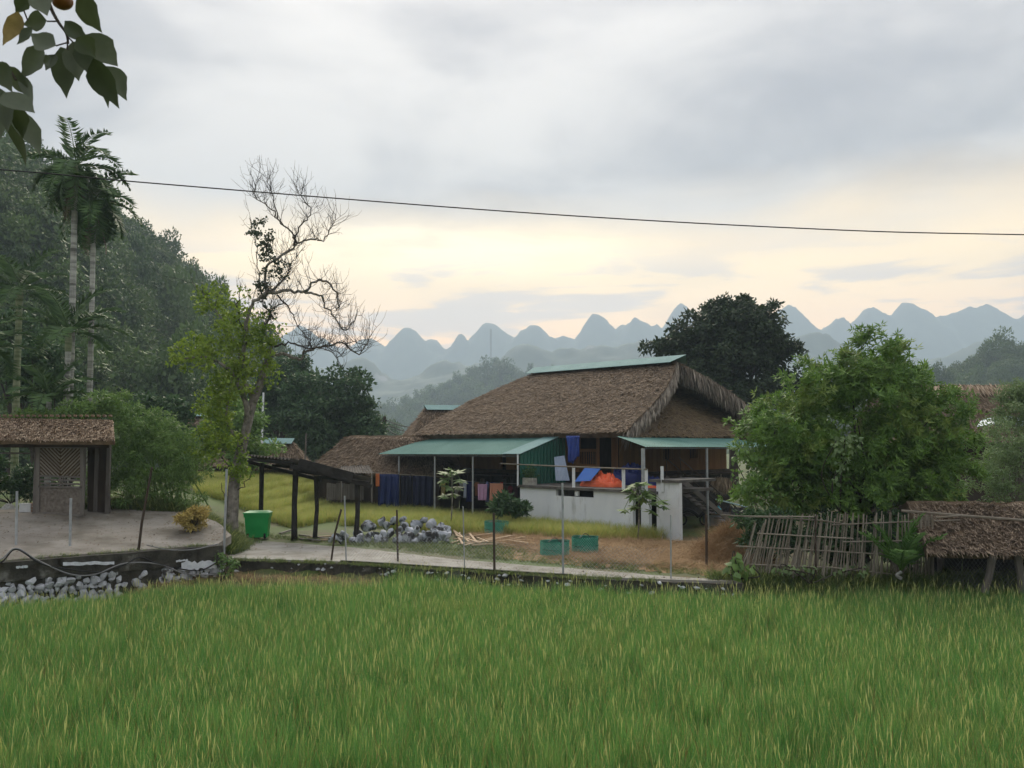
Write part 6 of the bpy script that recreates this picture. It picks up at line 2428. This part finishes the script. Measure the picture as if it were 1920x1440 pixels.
m_gold2 = leafmat('ripe_ears', (.52, .46, .16), (.68, .60, .25), trans=.3, island=.6)
m_grass = leafmat('verge_grass', (.07, .12, .03), (.19, .23, .075), trans=.35, scale=.5, island=.5)
m_straw = M('dry_straw', (.20, .12, .058), (.50, .34, .18), scale=1.5, island=.7, rough=.9)
m_straw2 = M('pale_dry_straw', (.34, .23, .12), (.55, .42, .25), scale=1.5, island=.7, rough=.9)

variant_set('rice_clump', [blade_clump('rice_clump', (m_rice, m_rice2, m_rice3), 20, .74, .0135, (.055 + .0), .17, .10, ears=_ % 2) for _ in range(8)])
variant_set('gold_clump', [blade_clump('gold_clump', (m_gold, m_gold2, m_rice), 18, .80, .022, .07, .5, .2) for _ in range(6)])
variant_set('grass_tuft', [blade_clump('grass_tuft', (m_grass, m_weed, m_rice2), 16, .20, .014, .06, .5, .4) for _ in range(5)])
variant_set('straw_tuft', [blade_clump('straw_tuft', (m_straw, m_straw2), 16, .34, .014, .16, 1.2, 1.6) for _ in range(5)])


def tile_set(key, src, size, per, k=6):
    """square patches of plants, so that a field is a few hundred tiles and not tens of thousands of tufts"""
    coll = VARIANTS[src][0]
    out = []
    for t in range(k):
        Vs, Fs, mi, off = [], [], [], 0
        for c in range(int(per * (1.0, 1.12, .8, 1.0, .92, .66)[t % 6])):
            me = coll.objects[RNG.integers(0, len(coll.objects))].data
            V = np.array([v.co for v in me.vertices]) * RNG.uniform(.85, 1.12)
            a = RNG.uniform(0, 6.28)
            R = np.array(((math.cos(a), math.sin(a), 0), (-math.sin(a), math.cos(a), 0), (0, 0, 1)))
            V = V @ R
            V[:, :2] += V[:, 2:3] * RNG.normal(0, .07, 2)
            V[:, :2] += RNG.uniform(-size / 2, size / 2, 2)
            Vs.append(V)
            Fs += [tuple(i + off for i in p.vertices) for p in me.polygons]
            mi += [p.material_index for p in me.polygons]
            off += len(V)
        me2 = make_mesh(key, np.vstack(Vs), Fs)
        for m in coll.objects[0].data.materials:
            me2.materials.append(m)
        me2.polygons.foreach_set('material_index', np.array(mi, np.int32))
        out.append(me2)
    variant_set(key, out)


tile_set('rice_tile', 'rice_clump', 1.2, 68)
tile_set('gold_tile', 'gold_clump', 1.0, 24)


def tiled(name, label, tile, clump, size, per, inside, bbox, cat='rice', hs=None):
    """tiles where a whole square fits inside, single tufts along the edges"""
    x0, x1, y0, y1 = bbox
    gx, gy = np.meshgrid(np.arange(x0, x1, size), np.arange(y0, y1, size))
    C = np.stack((gx.ravel() + size / 2, gy.ravel() + size / 2), 1)
    e = size * .5
    full = np.ones(len(C), bool)
    part = np.zeros(len(C), bool)
    for dx, dy in ((-e, -e), (e, -e), (e, e), (-e, e), (0, 0)):
        i = inside(C[:, 0] + dx, C[:, 1] + dy)
        full &= i
        part |= i
    T = C[full]
    n = len(T)
    q_ = RNG.integers(0, 4, n) * (math.pi / 2)
    scatter(name, tile, np.c_[T, H(T[:, 0], T[:, 1]) - .02], np.stack((0 * q_, 0 * q_, q_), 1), np.stack((np.ones(n), np.ones(n), RNG.uniform(.95, 1.05, n) * (hs(T[:, 0], T[:, 1]) if hs else 1)), 1), label, cat)
    E = np.repeat(C[part & ~full], per, 0) + RNG.uniform(-e, e, (int((part & ~full).sum()) * per, 2))
    E = E[inside(E[:, 0], E[:, 1])]
    if len(E):
        field(name, clump, label + ', its ragged edge', np.c_[E, H(E[:, 0], E[:, 1]) - .02], .8, 1.08, .08, cat, zmul=hs(E[:, 0], E[:, 1]) if hs else 1)


def field(name, key, label, P, smin, smax, tilt=.08, cat='rice', zs=(.9, 1.12), zmul=1):
    n = len(P)
    s = RNG.uniform(smin, smax, n)
    rot = np.stack((RNG.normal(0, tilt, n), RNG.normal(0, tilt, n), RNG.uniform(0, 6.28, n)), 1)
    return scatter(name, key, P, rot, np.stack((s, s, s * RNG.uniform(*zs, n) * zmul), 1), label, cat)

def rice_inside(X, Y):
    b = yb(X)
    edge = .35 - .15 * smoothstep(-5, -2, X) + .25 * (vnoise(X * 1.3, Y * .3, seed=3) - .3)
    strip = 1.9 * smoothstep(-13.2, -12.0, X) * smoothstep(-3.0, -5.5, X) + 1.6 * smoothstep(-24, -15, X) * smoothstep(-11, -13, X)
    return (Y < b - edge - strip - .25 * smoothstep(6, 8, X)) & (np.abs(X) < .8 * (Y + 2.5)) & (Y > 5.2)
tiled('rice_field', 'green rice field filling the whole foreground', 'rice_tile', 'rice_clump', 1.2, 68, rice_inside, (-26.4, 26.4, 4.8, 31.2), hs=lambda X, Y: 1.22 + .38 * (fbm(X * .55, Y * .55, seed=61) - .5) - .42 * smoothstep(-3, -9, X) * smoothstep(6.0, 1.5, yb(X) - Y))

def region(n, poly, dz=0.0):
    """random ground points inside a picture-space polygon that lies on the level land"""
    pts = np.array([at_z(p, q_, -.66)[:2] for p, q_ in poly])
    lo, hi = pts.min(0), pts.max(0)
    P = RNG.uniform(lo, hi, (n, 2))
    ins = np.zeros(n, bool)
    j = len(pts) - 1
    for i in range(len(pts)):
        a, c = pts[i], pts[j]
        cond = ((a[1] > P[:, 1]) != (c[1] > P[:, 1])) & (P[:, 0] < (c[0] - a[0]) * (P[:, 1] - a[1]) / (c[1] - a[1] + 1e-9) + a[0])
        ins ^= cond
        j = i
    P = P[ins]
    return np.c_[P, H(P[:, 0], P[:, 1]) + dz]
def poly_test(poly, extra=None):
    pts = np.array([at_z(p, q_, -.66)[:2] for p, q_ in poly])
    def f(X, Y):
        ins = np.zeros(np.shape(X), bool)
        j = len(pts) - 1
        for i in range(len(pts)):
            a, c = pts[i], pts[j]
            ins ^= ((a[1] > Y) != (c[1] > Y)) & (X < (c[0] - a[0]) * (Y - a[1]) / (c[1] - a[1] + 1e-9) + a[0])
            j = i
        return ins & (extra(X, Y) if extra else True)
    lo, hi = pts.min(0) - .2, pts.max(0) + .2
    return f, (lo[0], hi[0], lo[1], hi[1])
# ripening paddy between the yard and the house
def not_house(X, Y):
    u = (X - HN[0]) * HA[0] + (Y - HN[1]) * HA[1]
    v = (X - HN[0]) * HB[0] + (Y - HN[1]) * HB[1]
    return ~((v > -2.95) & (u > -5.2))
f, bb = poly_test([(640, 985), (850, 1000), (930, 1005), (1090, 1014), (1200, 1016), (1320, 1010), (1335, 985), (1180, 972), (975, 960), (860, 948), (700, 938), (640, 944)], not_house)
tiled('rice_field', 'yellow-green ripening rice in front of the house', 'gold_tile', 'gold_clump', 1.0, 22, f, bb)
f, bb = poly_test([(370, 985), (545, 992), (700, 966), (720, 925), (560, 900), (400, 900), (360, 940)], lambda X, Y: ~((Y < 42.5) & (X > -12.4) & (X < -5.4)) & (Y > 39))
tiled('rice_field', 'yellow-green rice behind the dark open shelter', 'gold_tile', 'gold_clump', 1.0, 22, f, bb)
# verge grass and weeds
P = np.vstack((region(9000, [(425, 1006), (620, 1019), (760, 1033), (870, 1046), (1050, 1060), (1240, 1076), (1400, 1085), (1400, 1060), (1240, 1058), (1050, 1045), (940, 1022), (850, 1018), (640, 1012), (425, 1000)]),))
field('verge_grass', 'grass_tuft', 'short grass verge along the far edge of the road', P[:5200], .55, 1.0, .2, cat='grass')
P = region(5000, [(170, 965), (300, 978), (420, 1004), (440, 985), (300, 950), (170, 945)])
n = 3600
X = RNG.uniform(-17.5, -10.6, n)
Y = y_back(X) + np.abs(RNG.normal(0, .9, n)) + .05
field('undergrowth', 'grass_tuft', 'green undergrowth along the back edge of the forecourt', np.c_[X, Y, H(X, Y)], 1.2, 2.6, .25, cat='undergrowth')
n = 1800
X = RNG.uniform(6.2, 18, n)
Y = yb(X) - RNG.uniform(-.9, .5, n)
field('undergrowth', 'grass_tuft', 'weeds along the foot of the bamboo fence', np.c_[X, Y, H(X, Y)], 1.0, 2.3, .25, cat='weeds')
n = 420
t = RNG.random(n)
X = -10.4 + 14.8 * t
field('undergrowth', 'grass_tuft', 'small weeds along the top of the low road wall', np.c_[X, np.interp(X, BX, BY) + RNG.uniform(.02, .3, n), np.full(n, ROADZ - .02)], .4, 1.0, .3, cat='weeds')

# straw: thin layer and the mound at the end of the fence
m_strawbed = M('straw_bed', (.18, .105, .05), (.38, .25, .13), scale=2.5, bump=1.0, bscale=14)
def straw_bed():
    nx, ny = 60, 34
    xs, ys = np.linspace(-.6, 9.0, nx), np.linspace(26.8, 37.0, ny)
    X, Y = np.meshgrid(xs, ys)
    px = 960 + FOC * X / Y
    py = 830 + FOC * (EYE + .66) / Y
    m = smoothstep(900, 1010, px) * smoothstep(1400, 1340, px) * smoothstep(1000, 1012, py) * smoothstep(1079, 1066, py - (px - 1300) * .08)
    c1 = at_z(1345, 1062, -.66)
    mound = 1.55 * np.exp(-(((X - c1[0]) / 1.5) ** 2 + ((Y - c1[1] - .4) / 1.3) ** 2) ** 1.2)
    low = .10 * m * (fbm(X * 1.1, Y * 1.1, seed=33) + .35)
    return X, Y, low, mound
X, Y, low, mound = straw_bed()
Z = -.68 + low + (fbm(X * 3, Y * 3, seed=5) - .5) * .05 * (low > .02)
Z = np.where(low > .012, Z, -.76)
keepf = grid_faces(*X.shape)
keepf = keepf[(low.ravel()[keepf] > .012).all(1)]
mk('straw_bed', np.stack((X, Y, Z), -1).reshape(-1, 3), keepf, m_strawbed, smooth=True, label='trampled brown straw spread over the yard', cat='straw', kind='stuff')
P = region(9000, [(880, 1004), (1000, 1000), (1250, 1018), (1340, 1020), (1370, 1075), (1240, 1068), (1050, 1052), (960, 1030)], .05)
field('straw', 'straw_tuft', 'loose brown straw strewn over the yard', P[:4200], .6, 1.1, .15, cat='straw', zs=(.22, .4))
def straw_mound():
    c = at_z(1340, 1058, -.66)
    n, m = 16, 40
    th = np.linspace(0, 1, n)[:, None]
    ph = np.linspace(0, 6.2832, m, endpoint=False)[None, :]
    rr = th * (1 + .3 * (fbm(np.cos(ph) * 1.5, np.sin(ph) * 1.5, seed=44) - .5))
    x, y = c[0] + .85 + 1.5 * rr * np.cos(ph), c[1] + 1.0 + 1.5 * rr * np.sin(ph)
    z = -.72 + 0.95 * (1 - th ** 2.0) * (1 + .25 * (fbm(x * 1.4, y * 1.4, seed=45) - .5))
    F = [(i * m + j, i * m + (j + 1) % m, (i + 1) * m + (j + 1) % m, (i + 1) * m + j) for i in range(n - 1) for j in range(m)]
    o = thing('straw_heap', 'rounded heap of brown straw at the left end of the bamboo fence', 'straw heap', c)
    V = np.stack((x, y, z), -1).reshape(-1, 3)
    mk('heap', V, F, m_strawbed, o, smooth=True)
    k = 1500
    i = RNG.integers(0, len(V), k)
    P = V[i] + RNG.normal(0, .05, (k, 3))
    scatter('loose_straw', 'straw_tuft', P, np.stack((RNG.normal(0, .6, k), RNG.normal(0, .6, k), RNG.uniform(0, 6.28, k)), 1), RNG.uniform(.5, .85, (k, 1)) * np.array((1, 1, .45)), None, None, parent=o)
straw_mound()
# dry stubble on the bank under the road wall
n = 900
X = RNG.uniform(-12.6, -3.5, n)
Y = yb(X) - RNG.uniform(.25, 2.3, n)
field('straw', 'straw_tuft', 'grey dry stubble on the bank below the road wall', np.c_[X, Y, H(X, Y) + .02], .4, .8, .2, cat='stubble', zs=(.25, .5))

# ---------------------------------------------------------------- creeper at the end of the forecourt wall, leaves by the fence
heart_leaves('creeper', 'green creeper spilling down the right end of the forecourt wall', 'creeper', W(425, 1080, 30.2), [(425, 1062, 16, 22, 30.2, .25), (412, 1045, 10, 14, 30.2, .2), (440, 1058, 10, 10, 30.3, .2)], 190, .12, m_weed)
heart_leaves('taro_plant', 'big-leaved taro plants at the left foot of the bamboo fence', 'plant', W(1385, 1085, 26.4), [(1380, 1050, 14, 16, 26.3, .3), (1400, 1062, 20, 12, 26.3, .3), (1370, 1066, 14, 10, 26.2, .3)], 26, .34, m_weed)
heart_leaves('taro_plant', 'small grey-green leaves in front of the middle of the bamboo fence', 'plant', W(1520, 1095, 26.3), [(1490, 1068, 50, 10, 26.4, .2), (1600, 1070, 40, 12, 26.4, .2)], 60, .16, m_scrub)

# ---------------------------------------------------------------- fruiting branch close to the camera, top left
m_persl = M('persimmon_leaf', (.030, .048, .018), (.075, .10, .045), scale=16, rough=.5, trans=.18, inst=.6, spec=.4)
m_perslp = M('persimmon_leaf_pale', (.07, .095, .055), (.125, .15, .095), scale=16, rough=.5, trans=.15, inst=.5, spec=.4)
m_perslo = M('persimmon_leaf_old', (.17, .13, .04), (.30, .23, .09), scale=18, rough=.5, trans=.25)
m_fruit = M('persimmon_fruit', (.16, .055, .012), (.24, .10, .025), scale=20, rough=.35, spec=.5)
def leaf_at(parent, base, tip, wpx, mat, Y, curl=.18, tilt=0.0):
    a = W(base[0], base[1], Y)
    t = W(tip[0], tip[1], Y + RNG.uniform(-.05, .05))
    d = t - a
    L = np.linalg.norm(d)
    d = d / L
    vn = unit(np.array((RNG.normal(0, .25), -1, RNG.normal(0, .25))))
    s = unit(np.cross(d, vn))
    nrm = np.cross(s, d)
    wd = wpx * Y / FOC
    prof = [0, .55, .88, 1.0, .93, .74, .46, .2, 0]
    n = len(prof)
    V = []
    for i, p in enumerate(prof):
        f = i / (n - 1)
        c = a + d * L * f + nrm * (-curl * L * math.sin(f * 3.14) * .35) + s * (.05 * L * math.sin(f * 4 + tilt))
        for k in (-1, -.5, 0, .5, 1):
            wob = 1 + .07 * math.sin(f * 21 + k * 2)
            V.append(c + s * k * wd * .5 * p * wob + nrm * (abs(k) * wd * .16 * p))
    F = []
    for i in range(n - 1):
        for k in range(4):
            F.append((i * 5 + k, i * 5 + k + 1, i * 5 + 5 + k + 1, i * 5 + 5 + k))
    V = np.array(V)
    return mk('leaf', V, F, mat, parent, smooth=True)
def persimmon():
    Y = 2.6
    o = thing('persimmon_branch', 'leafy persimmon twig with one fruit hanging into the top left corner', 'branch', W(100, -60, Y))
    mb = MB()
    mb.tube(curve_pts([W(70, -90, Y), W(84, -20, Y), W(97, 18, Y), W(110, 42, Y), W(124, 62, Y), W(128, 82, Y)], 5), np.linspace(.007, .0035, 26), 7)
    tw = mb.build('twig', m_darkbark, o)
    for a, b in (((106, 40), (88, 40)), ((126, 80), (105, 86)), ((124, 66), (136, 78)), ((97, 18), (75, -4)), ((126, 78), (127, 94)), ((60, -30), (45, 20)), ((45, 20), (52, 38)), ((45, 12), (32, 20))):
        mb = MB()
        mb.tube([W(*a, Y), W(*b, Y)], .0025, 5)
        mb.build('stalk', m_darkbark, o)
    ls = [((32, 20), (9, 88), 33, m_perslo), ((46, -14), (31, 28), 32, m_persl), ((76, -18), (86, 31), 46, m_perslp), ((88, 40), (42, 44), 41, m_persl), ((62, 52), (29, 83), 24, m_persl), ((105, 86), (54, 64), 44, m_perslp), ((80, 84), (37, 150), 54, m_persl),
          ((112, 88), (129, 184), 61, m_persl), ((106, 102), (83, 132), 24, m_persl), ((134, 78), (152, 152), 54, m_perslp), ((122, 38), (166, 82), 32, m_perslp), ((156, 64), (217, 128), 71, m_persl), ((144, 70), (180, 108), 41, m_persl),
          ((176, 108), (220, 206), 54, m_persl), ((194, 124), (241, 188), 44, m_perslp), ((143, -10), (194, 60), 56, m_persl), ((150, 80), (168, 148), 37, m_persl), ((172, 112), (203, 204), 32, m_persl), ((95, 110), (82, 118), 22, m_perslp)]
    for b, t, w, m in ls:
        leaf_at(o, b, t, w, m, Y + RNG.uniform(-.12, .12), tilt=RNG.uniform(0, 6))
    c = W(117, 2, Y)
    r = 18 * Y / FOC
    V, F = rock_mesh(5, .92, 0)
    mk('fruit', V * r * (1.05, 1.05, 1) + c, F, m_fruit, o, smooth=True)
    o = thing('persimmon_branch', 'second drooping leafy twig at the left edge below the fruit', 'branch', W(-40, 100, Y))
    mb = MB()
    mb.tube(curve_pts([W(-60, 90, Y), W(-10, 118, Y), W(15, 128, Y), W(30, 150, Y)], 5), .004, 6)
    mb.build('twig', m_darkbark, o)
    for b, t, w, m in (((-8, 118), (26, 172), 41, m_persl), ((16, 126), (60, 182), 32, m_persl), ((10, 172), (62, 214), 49, m_perslp), ((-8, 160), (12, 250), 49, m_persl), ((16, 222), (47, 314), 20, m_persl), ((34, 200), (71, 292), 44, m_perslp), ((28, 195), (46, 262), 37, m_persl), ((-14, 190), (2, 260), 41, m_persl), ((30, 140), (66, 200), 24, m_perslp)):
        leaf_at(o, b, t, w, m, Y + RNG.uniform(-.1, .1), tilt=RNG.uniform(0, 6))
persimmon()

# fallen leaves on the forecourt, the road and the verge
def litter():
    n = 900
    X = RNG.uniform(-19, -10.6, n)
    Y = yb(X) + .1 + RNG.random(n) ** .7 * (y_back(X) - yb(X))
    Z = np.maximum(-.04 + .1 * np.clip(Y - yb(X), 0, 9), H(X, Y)) + .10
    m = 400
    i = RNG.integers(0, len(ROAD_NEAR), m)
    j = np.minimum((i * (len(ROAD_FAR) - 1) / (len(ROAD_NEAR) - 1)).astype(int), len(ROAD_FAR) - 1)
    t = RNG.random((m, 1))
    R = ROAD_NEAR[i] * (1 - t) + ROAD_FAR[j] * t + (0, 0, .02)
    P = np.vstack((np.c_[X, Y, Z], R))
    D = RNG.normal(size=P.shape) * (1, 1, .12)
    S = np.cross(D, np.tile((0, 0, 1.), (len(P), 1))) + RNG.normal(size=P.shape) * .15
    V, F = rhombi(P, D, S, RNG.uniform(.04, .11, len(P)), RNG.uniform(.02, .06, len(P)), fold=.2, bend=.1)
    mk('leaf_litter', V, F, M('dead_leaves', (.07, .045, .025), (.22, .15, .08), scale=3, island=.8), kind='stuff', label='scattered dead leaves on the concrete forecourt and road', cat='leaf litter')
litter()
n = 260
X = RNG.uniform(-19, -10.6, n)
field('undergrowth', 'grass_tuft', 'small weeds in the edge of the forecourt wall', np.c_[X, yb(X) + RNG.uniform(-.15, .12, n), np.full(n, -.02)], .3, .8, .4, cat='weeds')
